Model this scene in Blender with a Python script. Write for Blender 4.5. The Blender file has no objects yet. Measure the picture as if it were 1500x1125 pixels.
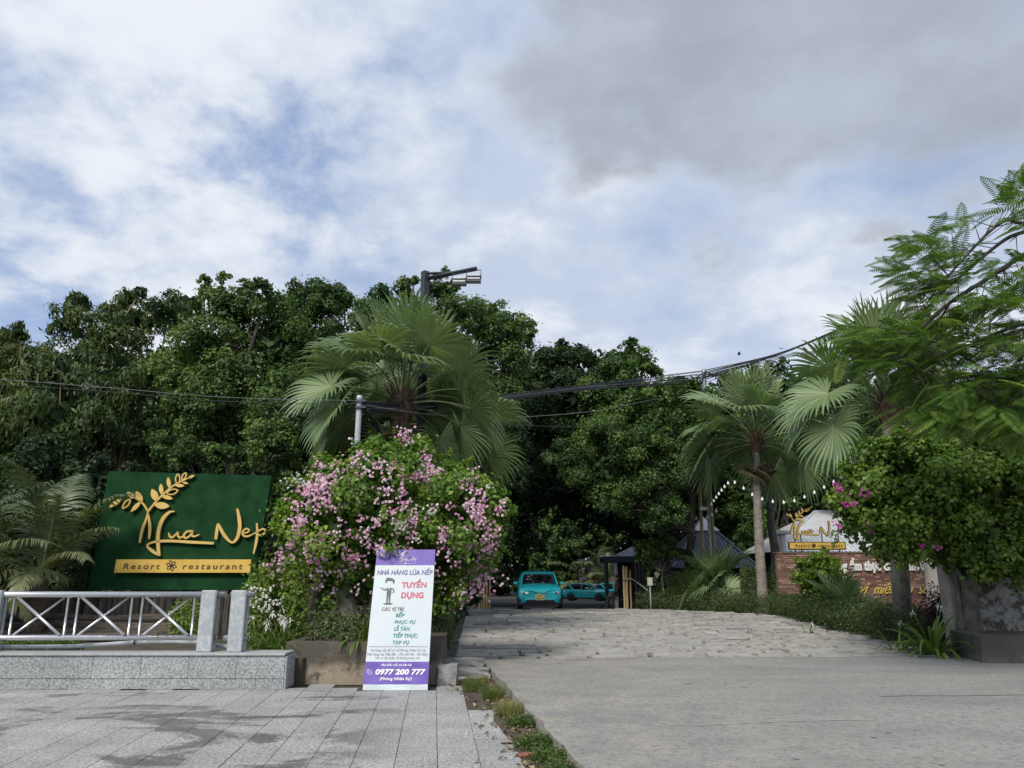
import bpy, bmesh, math, random
import numpy as np
from mathutils import Vector, Matrix
R = math.radians
random.seed(7)
C = bpy.context.scene.collection
scene = bpy.context.scene

# ------------------------------------------------------------------ camera, sky, sun, exposure
PITCH = R(14.1); FPX = 1100.0; CAMZ = 1.45
cam_d = bpy.data.cameras.new('camera'); cam = bpy.data.objects.new('camera', cam_d); C.objects.link(cam)
cam_d.sensor_width = 36.0; cam_d.lens = 36.0 * FPX / 1500.0; cam_d.clip_end = 2000; cam_d.clip_start = 0.05
cam.location = (0, 0, CAMZ); cam.rotation_euler = (R(90) + PITCH, 0, 0)
scene.camera = cam
scene.view_settings.view_transform = 'Standard'; scene.view_settings.look = 'None'
scene.view_settings.gamma = 1.0; scene.view_settings.exposure = 0.52
SUN_EL, SUN_AZ = R(43), R(204)          # azimuth clockwise from +Y: behind the camera, a little to the left
sd = bpy.data.lights.new('sun', 'SUN'); so = bpy.data.objects.new('sun', sd); C.objects.link(so)
sd.energy = 2.4; sd.angle = R(18); sd.color = (1.0, 0.93, 0.82)
to_sun = Vector((math.sin(SUN_AZ) * math.cos(SUN_EL), math.cos(SUN_AZ) * math.cos(SUN_EL), math.sin(SUN_EL)))
so.rotation_euler = to_sun.to_track_quat('Z', 'Y').to_euler(); so.location = (-6, -8, 20)

def ray(px, py):
    u = (px - 750.0) / FPX; v = (562.5 - py) / FPX
    return Vector((u, math.cos(PITCH) - v * math.sin(PITCH), math.sin(PITCH) + v * math.cos(PITCH)))
def P(px, py, Y):
    r = ray(px, py); t = Y / r.y
    return Vector((r.x * t, Y, CAMZ + r.z * t))
def G(px, py, z=0.0):
    r = ray(px, py); t = (z - CAMZ) / r.z
    return Vector((r.x * t, r.y * t, z))
def M(Y): return Y / FPX

class NT:
    """small node-tree helper"""
    def __init__(s, tree): s.t = tree; s.n = tree.nodes; s.l = tree.links
    def add(s, typ, **kw):
        n = s.n.new(typ)
        for k, v in kw.items():
            if k.startswith('i_'):
                key = k[2:]; key = int(key) if key.isdigit() else key.replace('_', ' ')
                s.put(n, key, v)
            else: setattr(n, k, v)
        return n
    def put(s, n, key, v):
        sock = n.inputs[key]
        if isinstance(v, bpy.types.NodeSocket): s.l.new(v, sock)
        elif isinstance(v, bpy.types.Node): s.l.new(v.outputs[0], sock)
        else: sock.default_value = v
    def math(s, op, a, b=0.0, c=None, clamp=False):
        n = s.add('ShaderNodeMath', operation=op); n.use_clamp = clamp
        s.put(n, 0, a); s.put(n, 1, b)
        if c is not None: s.put(n, 2, c)
        return n.outputs[0]
    def vmath(s, op, a, b=None, out=0):
        n = s.add('ShaderNodeVectorMath', operation=op); s.put(n, 0, a)
        if b is not None: s.put(n, 1 if op != 'SCALE' else 'Scale', b)
        return n.outputs[out]
    def mix(s, f, a, b, blend='MIX'):
        n = s.add('ShaderNodeMix', data_type='RGBA', blend_type=blend)
        s.put(n, 0, f); s.put(n, 6, a); s.put(n, 7, b); return n.outputs[2]
    def rng(s, v, a, b, c=0.0, d=1.0, smooth=True):
        n = s.add('ShaderNodeMapRange', interpolation_type='SMOOTHSTEP' if smooth else 'LINEAR')
        s.put(n, 0, v); s.put(n, 1, a); s.put(n, 2, b); s.put(n, 3, c); s.put(n, 4, d); return n.outputs[0]
    def noise(s, vec, scale, detail=5, rough=0.55, dist=0.0, out=0):
        n = s.add('ShaderNodeTexNoise'); s.put(n, 'Vector', vec) if vec is not None else None
        n.inputs['Scale'].default_value = scale; n.inputs['Detail'].default_value = detail
        n.inputs['Roughness'].default_value = rough; n.inputs['Distortion'].default_value = dist
        return n.outputs[out]
def c4(c): return (c[0], c[1], c[2], 1.0)

w = bpy.data.worlds.new('World'); scene.world = w; w.use_nodes = True
w.node_tree.nodes.clear(); N = NT(w.node_tree)
sky = N.add('ShaderNodeTexSky', sky_type='NISHITA'); sky.sun_disc = False
sky.sun_elevation = SUN_EL; sky.sun_rotation = SUN_AZ; sky.altitude = 0; sky.air_density = 1.0; sky.dust_density = 0.8; sky.ozone_density = 1.6
tc = N.add('ShaderNodeTexCoord'); d = tc.outputs['Generated']
sep = N.add('ShaderNodeSeparateXYZ', i_0=d)
zz = N.math('ADD', N.math('MAXIMUM', sep.outputs[2], 0.0), 0.30)
flat = N.add('ShaderNodeCombineXYZ'); N.put(flat, 0, N.math('DIVIDE', sep.outputs[0], zz)); N.put(flat, 1, N.math('DIVIDE', sep.outputs[1], zz)); flat = flat.outputs[0]
warp = N.vmath('SCALE', N.vmath('SUBTRACT', N.noise(flat, 2.6, 7, 0.6, out=1), (0.5, 0.5, 0.5)), 0.42)
dw = N.vmath('ADD', d, warp)
def spot(px, py, r_in, r_out, sx=1.0):
    v = ray(px, py).normalized()
    df = N.vmath('MULTIPLY', N.vmath('SUBTRACT', dw, tuple(v)), (1.0 / sx, 1.0, 1.0))
    return N.rng(N.vmath('LENGTH', df, out=1), r_out, r_in)
n_big = N.noise(flat, 1.6, 7, 0.55, 0.15)
n_fine = N.noise(flat, 5.2, 8, 0.60, 0.1)
nsum = N.math('ADD', N.math('MULTIPLY', n_big, 0.66), N.math('MULTIPLY', n_fine, 0.34))
K = 10.0
veil = (0.385 * K, 0.44 * K, 0.55 * K, 1); white = (0.58 * K, 0.61 * K, 0.66 * K, 1); grey = (0.255 * K, 0.278 * K, 0.325 * K, 1)
blue = N.mix(0.6, sky.outputs[0], (0.23 * K, 0.325 * K, 0.53 * K, 1))
gaps = N.math('MAXIMUM', N.math('MAXIMUM', spot(400, 270, 0.02, 0.24, 1.5), spot(40, 500, 0.02, 0.20, 1.4)), N.math('MULTIPLY', spot(620, 90, 0.02, 0.26, 1.4), 0.55))
cover = N.rng(N.math('SUBTRACT', nsum, N.math('MULTIPLY', gaps, 0.15)), 0.26, 0.47)
col = N.mix(cover, blue, veil)
wmask = N.math('MAXIMUM', spot(170, 120, 0.05, 0.42, 1.2), N.math('MAXIMUM', N.math('MULTIPLY', spot(250, 330, 0.02, 0.30, 1.6), 0.7), N.math('MULTIPLY', spot(1150, 420, 0.05, 0.40, 1.6), 0.45)))
wf = N.rng(N.math('ADD', nsum, N.math('MULTIPLY', wmask, 0.17)), 0.51, 0.66)
col = N.mix(wf, col, white)
gmask = N.math('MAXIMUM', spot(1180, 60, 0.10, 0.40, 1.45), N.math('MAXIMUM', N.math('MULTIPLY', spot(1110, 290, 0.01, 0.17, 1.5), 0.75), N.math('MAXIMUM', N.math('MULTIPLY', spot(1050, 395, 0.0, 0.13, 2.0), 0.75), N.math('MULTIPLY', spot(10, 70, 0.0, 0.15), 0.5))))
gf = N.rng(N.math('ADD', N.math('MULTIPLY', gmask, 0.9), N.math('MULTIPLY', N.math('SUBTRACT', nsum, 0.5), 2.2)), 0.40, 0.80)
n_in = N.noise(flat, 3.4, 8, 0.6, 0.1)
col = N.mix(N.math('MULTIPLY', gf, 0.9), col, N.mix(N.rng(n_in, 0.35, 0.7), grey, (0.335 * K, 0.37 * K, 0.44 * K, 1)))
hz = N.rng(sep.outputs[2], 0.0, 0.35, 0.55, 0.0)
col = N.mix(hz, col, (0.425 * K, 0.49 * K, 0.60 * K, 1))
bg = N.add('ShaderNodeBackground'); N.put(bg, 0, col); bg.inputs[1].default_value = 0.1
wo = N.add('ShaderNodeOutputWorld'); N.l.new(bg.outputs[0], wo.inputs[0])

# ------------------------------------------------------------------ mesh helpers
class MB:
    def __init__(s): s.v = []; s.f = []
    def vadd(s, pts): i = len(s.v); s.v.extend([tuple(p) for p in pts]); return i
    def quad(s, a, b, c, d): i = s.vadd((a, b, c, d)); s.f.append((i, i + 1, i + 2, i + 3))
    def box(s, c, size, mat=None):
        x, y, z = size[0] / 2, size[1] / 2, size[2] / 2
        pts = [Vector(q) for q in ((-x,-y,-z),(x,-y,-z),(x,y,-z),(-x,y,-z),(-x,-y,z),(x,-y,z),(x,y,z),(-x,y,z))]
        if mat is not None: pts = [mat @ q for q in pts]
        c = Vector(c); i = s.vadd([c + q for q in pts])
        for f in ((0,3,2,1),(4,5,6,7),(0,1,5,4),(1,2,6,5),(2,3,7,6),(3,0,4,7)): s.f.append(tuple(i + k for k in f))
        return s
    def bbox(s, c, size, b=0.01, mat=None):
        """box with chamfered edges"""
        bm = bmesh.new(); bmesh.ops.create_cube(bm, size=1.0)
        for q in bm.verts: q.co = Vector((q.co.x * size[0], q.co.y * size[1], q.co.z * size[2]))
        bmesh.ops.bevel(bm, geom=bm.edges[:], offset=b, segments=1, affect='EDGES')
        s.bm(bm, c, mat); return s
    def bm(s, bm, c=(0, 0, 0), mat=None):
        bm.verts.index_update(); c = Vector(c)
        i = s.vadd([c + ((mat @ q.co) if mat is not None else q.co) for q in bm.verts])
        for f in bm.faces: s.f.append(tuple(i + q.index for q in f.verts))
        bm.free()
    def tube(s, pts, rad, n=8, cap=True):
        pts = [Vector(p) for p in pts]; m = len(pts)
        if not hasattr(rad, '__len__'): rad = [rad] * m
        rings = []; up = None
        for k in range(m):
            t = (pts[min(k + 1, m - 1)] - pts[max(k - 1, 0)]).normalized()
            if up is None:
                up = Vector((0, 0, 1)) if abs(t.z) < 0.9 else Vector((1, 0, 0))
            a = t.cross(up).normalized(); b = a.cross(t).normalized(); up = b
            rings.append(s.vadd([pts[k] + (a * math.cos(2 * math.pi * j / n) + b * math.sin(2 * math.pi * j / n)) * rad[k] for j in range(n)]))
        for k in range(m - 1):
            for j in range(n):
                j2 = (j + 1) % n
                s.f.append((rings[k] + j, rings[k] + j2, rings[k + 1] + j2, rings[k + 1] + j))
        if cap:
            s.f.append(tuple(rings[0] + j for j in range(n))); s.f.append(tuple(rings[-1] + j for j in reversed(range(n))))
        return s
    def prism(s, poly, z0, z1):
        """poly: list of (x,y) ccw, walls and top/bottom"""
        n = len(poly); i = s.vadd([(x, y, z0) for x, y in poly]); j = s.vadd([(x, y, z1) for x, y in poly])
        s.f.append(tuple(j + k for k in range(n))); s.f.append(tuple(i + k for k in reversed(range(n))))
        for k in range(n):
            k2 = (k + 1) % n; s.f.append((i + k, i + k2, j + k2, j + k))
        return s
    def lathe(s, prof, n=16, c=(0, 0, 0)):
        c = Vector(c); rings = [s.vadd([c + Vector((r * math.cos(2 * math.pi * k / n), r * math.sin(2 * math.pi * k / n), z)) for k in range(n)]) for r, z in prof]
        for a in range(len(rings) - 1):
            for k in range(n):
                k2 = (k + 1) % n; s.f.append((rings[a] + k, rings[a] + k2, rings[a + 1] + k2, rings[a + 1] + k))
        return s
    def mesh(s, name, mat, smooth=False):
        me = bpy.data.meshes.new(name); me.from_pydata(s.v, [], s.f); me.validate()
        if mat: me.materials.append(mat)
        if smooth: me.shade_smooth()
        return me
    def build(s, name, mat, parent=None, smooth=False):
        return link(name, s.mesh(name, mat, smooth), parent)
def off(parent):
    return -parent.location if parent.parent is None and parent.type == 'EMPTY' else Vector((0, 0, 0))
def link(name, me, parent=None, world=True):
    o = bpy.data.objects.new(name, me); C.objects.link(o)
    if parent is not None:
        o.parent = parent
        if world: o.location = off(parent)
    return o
def tag(o, label, cat, group=None, kind=None):
    if label: o['label'] = label
    if cat: o['category'] = cat
    if group: o['group'] = group
    if kind: o['kind'] = kind
    return o
def thing(name, loc, label, cat, group=None, rz=0.0):
    o = bpy.data.objects.new(name, None); C.objects.link(o); o.location = loc; o.rotation_euler = (0, 0, rz)
    o.empty_display_size = 0.2
    return tag(o, label, cat, group)
def struct(o): o['kind'] = 'structure'; return o
def copy_tree(o, parent=None):
    c = o.copy(); C.objects.link(c)
    if parent is not None: c.parent = parent
    for ch in o.children: copy_tree(ch, c)
    return c

# numpy mesh of quads (+ optional per vertex tint)
def np_mesh(name, V, F, mat, tint=None, smooth=False):
    me = bpy.data.meshes.new(name); V = np.asarray(V, np.float32); F = np.asarray(F, np.int32); k = F.shape[1]
    me.vertices.add(len(V)); me.vertices.foreach_set('co', V.ravel())
    me.loops.add(F.size); me.loops.foreach_set('vertex_index', F.ravel())
    me.polygons.add(len(F)); me.polygons.foreach_set('loop_start', np.arange(0, F.size, k, dtype=np.int32))
    if tint is not None:
        a = me.attributes.new('tint', 'FLOAT', 'POINT'); a.data.foreach_set('value', np.asarray(tint, np.float32))
    me.materials.append(mat); me.update(calc_edges=True)
    if smooth: me.shade_smooth()
    return me
def unit(a): return a / np.maximum(np.linalg.norm(a, axis=1, keepdims=True), 1e-6)
class Leaves:
    def __init__(s): s.p = []; s.n = []; s.s = []; s.t = []; s.a = []; s.d = []
    def add(s, p, n, size, tint, aspect=0.6, droop=0.0):
        m = len(p); s.p.append(p); s.n.append(n); s.s.append(np.broadcast_to(size, m)); s.t.append(np.broadcast_to(tint, m)); s.a.append(np.full(m, aspect)); s.d.append(np.full(m, droop))
    def build(s, name, mat, parent, rng, world=True, me_only=False):
        p = np.concatenate(s.p); n = unit(np.concatenate(s.n)); sz = np.concatenate(s.s)[:, None]; t = np.concatenate(s.t); a = np.concatenate(s.a)[:, None]; dr = np.concatenate(s.d)[:, None]
        rv = rng.normal(size=p.shape); rv[:, 2:] -= dr * 2.5
        u = unit(rv - n * np.sum(rv * n, 1, keepdims=True)); b = np.cross(n, u)
        base = p - u * sz * 0.5; tip = p + u * sz * 0.5 - n * sz * 0.12
        l = p - u * sz * 0.06 + b * sz * a * 0.5 + n * sz * 0.10; r = p - u * sz * 0.06 - b * sz * a * 0.5 + n * sz * 0.10
        V = np.stack([base, r, tip, l], 1).reshape(-1, 3); F = np.arange(len(V)).reshape(-1, 4)
        me = np_mesh(name, V, F, mat, np.repeat(t, 4))
        return me if me_only else link(name, me, parent, world)
def clumps(L, rng, blobs, leaf, lai=2.6, aspect=0.6, csize=(0.26, 0.42), cmax=0.85, tone=0.0, droop=0.0, flat=0.8, inner=True, up=0.35, gap=0.0):
    """leaf clumps spread over the shells of blobs (centre, radius)"""
    for c, r in blobs:
        c = np.array(c); rc0 = min(r * 0.36, cmax)
        nc = max(4, int((2.2 if r < 2.2 else 2.6) * (r / rc0) ** 2 * (1 - gap)))
        bt = rng.normal() * 0.10
        dirs = unit(rng.normal(size=(nc, 3))); rad = r * (0.5 + 0.5 * rng.random(nc) ** 0.6)
        cc = c + dirs * rad[:, None] * np.array([1, 1, flat + 0.1])
        rcs = rc0 * (0.65 + 0.7 * rng.random(nc)) * (1.0 if r < 2 else 1.0)
        for k in range(nc):
            rc = rcs[k]; m = int(lai * 4.0 * rc * rc / (leaf * leaf * aspect * 0.5) * 0.62) + 3
            m = min(m, 2600)
            dd = unit(rng.normal(size=(m, 3)) + dirs[k] * 0.55 + np.array([0, 0, up]))
            rr = rc * (0.45 + 0.62 * rng.random(m) ** 0.5)
            spur = rng.random(m) < 0.14; rr = np.where(spur, rr * (1.1 + 0.7 * rng.random(m)), rr)
            pp = cc[k] + dd * rr[:, None] * np.array([1, 1, flat])
            nn = unit(dd + rng.normal(size=(m, 3)) * 0.55 + np.array([0, 0, 0.45]))
            L.add(pp, nn, leaf * (0.65 + 0.7 * rng.random(m)), tone + bt + rng.normal() * 0.16 + rng.normal(size=m) * 0.16, aspect, droop)
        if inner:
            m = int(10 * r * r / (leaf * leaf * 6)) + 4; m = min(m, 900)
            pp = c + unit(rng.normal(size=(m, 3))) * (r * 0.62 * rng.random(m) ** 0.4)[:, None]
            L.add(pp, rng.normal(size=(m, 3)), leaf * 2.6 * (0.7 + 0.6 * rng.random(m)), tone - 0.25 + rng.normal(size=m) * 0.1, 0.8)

# ------------------------------------------------------------------ materials
MAT = {}
def newmat(name):
    m = bpy.data.materials.new(name); m.use_nodes = True; m.node_tree.nodes.clear(); n = NT(m.node_tree)
    out = n.add('ShaderNodeOutputMaterial'); MAT[name] = m; return m, n, out
def pmat(name, c1, c2=None, scale=4.0, rough=0.6, bump=0.0, bscale=None, metal=0.0, detail=6, lo=0.35, hi=0.65, rnd=0.0, spec=0.5, coat=0.0, coord='Object', stretch=None, c3=None, s3=20.0, f3=0.4, trans=0.0):
    m, n, out = newmat(name)
    b = n.add('ShaderNodeBsdfPrincipled'); n.l.new(b.outputs[0], out.inputs[0])
    tcn = n.add('ShaderNodeTexCoord'); vec = tcn.outputs[coord]
    if stretch: vec = n.vmath('MULTIPLY', vec, stretch)
    col = c4(c1)
    if c2 is not None:
        col = n.mix(n.rng(n.noise(vec, scale, detail), lo, hi), c4(c1), c4(c2))
    if c3 is not None:
        col = n.mix(n.math('MULTIPLY', n.rng(n.noise(vec, s3, 3, 0.7), 0.5, 0.62), f3), col, c4(c3))
    if rnd:
        oi = n.add('ShaderNodeObjectInfo'); v = n.rng(oi.outputs['Random'], 0, 1, 1 - rnd, 1 + rnd, smooth=False)
        cc = n.add('ShaderNodeCombineXYZ'); [n.put(cc, k, v) for k in range(3)]
        col = n.mix(1.0, col, cc.outputs[0], 'MULTIPLY')
    n.put(b, 'Base Color', col); b.inputs['Roughness'].default_value = rough; b.inputs['Metallic'].default_value = metal
    b.inputs['Specular IOR Level'].default_value = spec; b.inputs['Coat Weight'].default_value = coat
    if bump:
        bn = n.add('ShaderNodeBump'); bn.inputs['Strength'].default_value = 1.0; bn.inputs['Distance'].default_value = bump
        n.put(bn, 'Height', n.noise(vec, bscale or scale * 4, 5, 0.6)); n.l.new(bn.outputs[0], b.inputs['Normal'])
    return m
def leafmat(name, dark, mid, light, rough=0.5, trans=0.28, tcol=None, spec=0.35):
    """leaf colour by the 'tint' each leaf carries; light passes through a little"""
    m, n, out = newmat(name)
    at = n.add('ShaderNodeAttribute', attribute_name='tint'); f = at.outputs['Fac']
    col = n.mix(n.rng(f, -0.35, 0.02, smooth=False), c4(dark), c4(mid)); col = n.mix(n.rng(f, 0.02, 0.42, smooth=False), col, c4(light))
    b = n.add('ShaderNodeBsdfPrincipled'); n.put(b, 'Base Color', col); b.inputs['Roughness'].default_value = rough; b.inputs['Specular IOR Level'].default_value = spec
    tr = n.add('ShaderNodeBsdfTranslucent'); n.put(tr, 0, n.mix(1.0, col, c4(tcol or (1.25, 1.35, 0.55)), 'MULTIPLY'))
    mx = n.add('ShaderNodeMixShader'); mx.inputs[0].default_value = trans; n.l.new(b.outputs[0], mx.inputs[1]); n.l.new(tr.outputs[0], mx.inputs[2])
    n.l.new(mx.outputs[0], out.inputs[0]); return m
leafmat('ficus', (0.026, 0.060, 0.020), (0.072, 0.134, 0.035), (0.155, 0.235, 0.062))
leafmat('ficus_shaded', (0.012, 0.030, 0.014), (0.028, 0.058, 0.022), (0.060, 0.105, 0.032))  # darker copy of ficus; shade under the trees is put into the leaf colour
leafmat('tree_light', (0.040, 0.085, 0.024), (0.094, 0.170, 0.040), (0.175, 0.265, 0.065))
leafmat('bamboo_leaf', (0.030, 0.062, 0.024), (0.072, 0.118, 0.038), (0.155, 0.195, 0.06))
leafmat('bougain_leaf', (0.045, 0.100, 0.016), (0.120, 0.225, 0.032), (0.26, 0.37, 0.062), trans=0.34)
leafmat('bougain_dark', (0.042, 0.092, 0.016), (0.110, 0.195, 0.032), (0.23, 0.33, 0.06), trans=0.34)
leafmat('lime_leaf', (0.08, 0.15, 0.02), (0.17, 0.27, 0.035), (0.28, 0.38, 0.06), trans=0.35)
leafmat('hedge_leaf', (0.034, 0.060, 0.022), (0.075, 0.115, 0.040), (0.14, 0.185, 0.07))
leafmat('blossom', (0.66, 0.18, 0.46), (0.84, 0.50, 0.67), (0.90, 0.82, 0.84), rough=0.6, trans=0.35, tcol=(1.05, 1.0, 1.05))
leafmat('magenta_blossom', (0.50, 0.06, 0.36), (0.62, 0.10, 0.46), (0.72, 0.22, 0.56), rough=0.6, trans=0.35, tcol=(1.05, 1.0, 1.05))
leafmat('white_blossom', (0.62, 0.64, 0.55), (0.78, 0.78, 0.72), (0.86, 0.86, 0.82), rough=0.6, trans=0.25, tcol=(1, 1, 1))
leafmat('fan_leaf', (0.050, 0.104, 0.042), (0.138, 0.215, 0.094), (0.29, 0.365, 0.18), rough=0.36, trans=0.25, spec=0.5)
leafmat('fan_leaf_dead', (0.07, 0.05, 0.03), (0.13, 0.095, 0.055), (0.2, 0.16, 0.1), rough=0.7, trans=0.15)
leafmat('coco_leaf', (0.035, 0.062, 0.028), (0.095, 0.130, 0.058), (0.26, 0.28, 0.14), rough=0.42, trans=0.2, spec=0.45)
leafmat('flame_leaf', (0.040, 0.095, 0.018), (0.100, 0.185, 0.034), (0.22, 0.31, 0.07), trans=0.30)
leafmat('lily_leaf', (0.055, 0.105, 0.022), (0.125, 0.21, 0.042), (0.25, 0.34, 0.09), rough=0.4, trans=0.25)
leafmat('red_leaf', (0.03, 0.008, 0.018), (0.055, 0.012, 0.03), (0.10, 0.03, 0.05), trans=0.15, tcol=(1.2, 0.8, 0.9))
leafmat('grass', (0.05, 0.09, 0.02), (0.11, 0.17, 0.035), (0.26, 0.25, 0.10), trans=0.3)
leafmat('dry_leaf', (0.09, 0.06, 0.04), (0.19, 0.125, 0.075), (0.40, 0.30, 0.20), trans=0.1, rough=0.8)
pmat('bark', (0.075, 0.066, 0.052), (0.14, 0.128, 0.105), 6, 0.9, 0.02, 18, c3=(0.05, 0.045, 0.035), s3=9)
pmat('bark_pale', (0.13, 0.122, 0.10), (0.23, 0.22, 0.185), 7, 0.9, 0.015, 20, c3=(0.09, 0.085, 0.06), s3=6, f3=0.7)
pmat('bark_dark', (0.035, 0.030, 0.024), (0.07, 0.06, 0.05), 6, 0.9, 0.02, 18)
pmat('palm_trunk', (0.19, 0.17, 0.14), (0.30, 0.285, 0.24), 5, 0.9, 0.012, 30, stretch=(1, 1, 5), c3=(0.12, 0.11, 0.085), s3=3)
pmat('palm_trunk_dark', (0.075, 0.055, 0.042), (0.13, 0.10, 0.08), 5, 0.9, 0.015, 30, stretch=(1, 1, 5))
pmat('palm_fibre', (0.065, 0.036, 0.024), (0.145, 0.088, 0.058), 14, 0.9, 0.01, 40, rnd=0.35)
pmat('soil', (0.055, 0.042, 0.030), (0.10, 0.08, 0.058), 5, 0.95, 0.03, 14, c3=(0.05, 0.06, 0.025), s3=2.5, f3=0.6)
pmat('forest_floor', (0.030, 0.026, 0.018), (0.055, 0.050, 0.032), 3, 0.95, 0.03, 10, c3=(0.03, 0.045, 0.018), s3=2.0, f3=0.7)
pmat('asphalt', (0.050, 0.050, 0.052), (0.075, 0.075, 0.076), 2.0, 0.85, 0.004, 60)
pmat('galvanised', (0.40, 0.43, 0.45), (0.46, 0.49, 0.51), 9, 0.45, metal=0.45, lo=0.4, hi=0.6, c3=(0.58, 0.61, 0.63), s3=18, f3=0.6)
pmat('stainless', (0.72, 0.72, 0.73), (0.62, 0.62, 0.63), 6, 0.26, metal=0.92, stretch=(1, 6, 6))
pmat('dark_steel', (0.035, 0.042, 0.055), (0.055, 0.062, 0.075), 5, 0.5, metal=0.3)
pmat('lamp_lens', (0.45, 0.47, 0.48), (0.60, 0.62, 0.62), 30, 0.25)
pmat('pvc_grey', (0.34, 0.37, 0.40), (0.42, 0.45, 0.47), 4, 0.5)
pmat('black_rubber', (0.012, 0.012, 0.013), (0.022, 0.022, 0.022), 8, 0.75)
pmat('cable_black', (0.014, 0.015, 0.018), (0.03, 0.031, 0.035), 8, 0.5)
pmat('cable_grey', (0.11, 0.11, 0.115), (0.17, 0.17, 0.175), 8, 0.5)
pmat('log_wood', (0.045, 0.040, 0.036), (0.10, 0.090, 0.080), 6, 0.95, 0.02, 16, stretch=(5, 5, 1), rnd=0.35, c3=(0.03, 0.045, 0.02), s3=3)
pmat('log_long', (0.055, 0.045, 0.036), (0.12, 0.10, 0.08), 6, 0.95, 0.02, 16, stretch=(1, 5, 5), rnd=0.3)
pmat('bamboo_wood', (0.30, 0.21, 0.10), (0.40, 0.31, 0.17), 5, 0.6, stretch=(6, 6, 1), rnd=0.35, c3=(0.16, 0.12, 0.07), s3=5)
pmat('turf', (0.006, 0.034, 0.012), (0.012, 0.056, 0.020), 3.0, 0.95, 0.006, 160, spec=0.15, c3=(0.010, 0.044, 0.016), s3=80)
pmat('gold', (0.66, 0.46, 0.15), (0.60, 0.40, 0.11), 4, 0.38, metal=0.35)
pmat('gold_bar', (0.66, 0.44, 0.09), (0.58, 0.37, 0.07), 5, 0.42, metal=0.2)
pmat('gold_side', (0.05, 0.035, 0.015), None, rough=0.6)
pmat('letter_dark', (0.020, 0.012, 0.008), None, rough=0.6)
pmat('letter_white', (0.80, 0.80, 0.80), (0.72, 0.72, 0.71), 8, 0.5)
pmat('vinyl_white', (0.53, 0.60, 0.635), (0.51, 0.58, 0.615), 3, 0.42)
pmat('vinyl_purple', (0.105, 0.058, 0.35), (0.12, 0.068, 0.385), 3, 0.42)
pmat('ink_purple', (0.10, 0.075, 0.27), None, rough=0.45)
pmat('ink_red', (0.56, 0.055, 0.11), None, rough=0.45)
pmat('ink_grey', (0.085, 0.085, 0.095), None, rough=0.45)
pmat('ink_thin', (0.22, 0.23, 0.25), None, rough=0.45)
pmat('ink_teal', (0.018, 0.235, 0.165), None, rough=0.45)
pmat('ink_white', (0.72, 0.72, 0.74), None, rough=0.45)
pmat('ink_lilac', (0.45, 0.40, 0.72), None, rough=0.45)
pmat('ink_pale', (0.55, 0.68, 0.78), None, rough=0.45)
pmat('car_teal', (0.018, 0.56, 0.62), (0.020, 0.54, 0.60), 2, 0.24, coat=0.8)
pmat('car_glass', (0.006, 0.007, 0.009), None, rough=0.10, spec=0.22)
pmat('car_black', (0.014, 0.016, 0.020), None, rough=0.55)
pmat('chrome', (0.75, 0.77, 0.79), None, rough=0.15, metal=1.0)
pmat('headlight', (0.72, 0.75, 0.78), (0.35, 0.37, 0.4), 24, 0.12, coat=0.6)
pmat('plate_yellow', (0.72, 0.60, 0.22), (0.68, 0.56, 0.20), 6, 0.5)
pmat('paper_white', (0.80, 0.80, 0.80), None, rough=0.6)
pmat('paper_pink', (0.62, 0.42, 0.42), None, rough=0.6)
pmat('roof_dark', (0.115, 0.13, 0.17), (0.155, 0.17, 0.21), 3, 0.45, metal=0.3, rnd=0.12)
pmat('roof_pale', (0.50, 0.52, 0.56), (0.60, 0.62, 0.655), 2, 0.5, metal=0.15, rnd=0.06)
pmat('white_wall', (0.60, 0.60, 0.59), (0.70, 0.70, 0.69), 2, 0.8, 0.003, 20)
pmat('dark_timber', (0.025, 0.022, 0.020), (0.05, 0.042, 0.035), 5, 0.8)
pmat('navy_fascia', (0.025, 0.045, 0.075), (0.035, 0.055, 0.085), 3, 0.6)
pmat('concrete_pole', (0.26, 0.25, 0.235), (0.34, 0.33, 0.31), 4, 0.85, 0.004, 40)
pmat('bulb', (0.82, 0.83, 0.85), None, rough=0.3)
pmat('box_cream', (0.50, 0.47, 0.38), (0.56, 0.53, 0.44), 4, 0.6)
pmat('green_sign', (0.010, 0.26, 0.11), None, rough=0.5)
pmat('red_plastic', (0.22, 0.015, 0.03), (0.28, 0.02, 0.04), 4, 0.4)
pmat('cloth_black', (0.010, 0.010, 0.012), (0.02, 0.02, 0.022), 6, 0.9)
pmat('skin', (0.24, 0.125, 0.075), (0.27, 0.145, 0.09), 6, 0.6)
pmat('stone_grey', (0.20, 0.205, 0.205), (0.31, 0.31, 0.30), 5, 0.9, 0.015, 16, c3=(0.12, 0.12, 0.115), s3=9)
pmat('red_brick', (0.20, 0.075, 0.05), (0.30, 0.13, 0.09), 9, 0.9, 0.01, 30)
pmat('bone', (0.55, 0.53, 0.48), None, rough=0.7)

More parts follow.
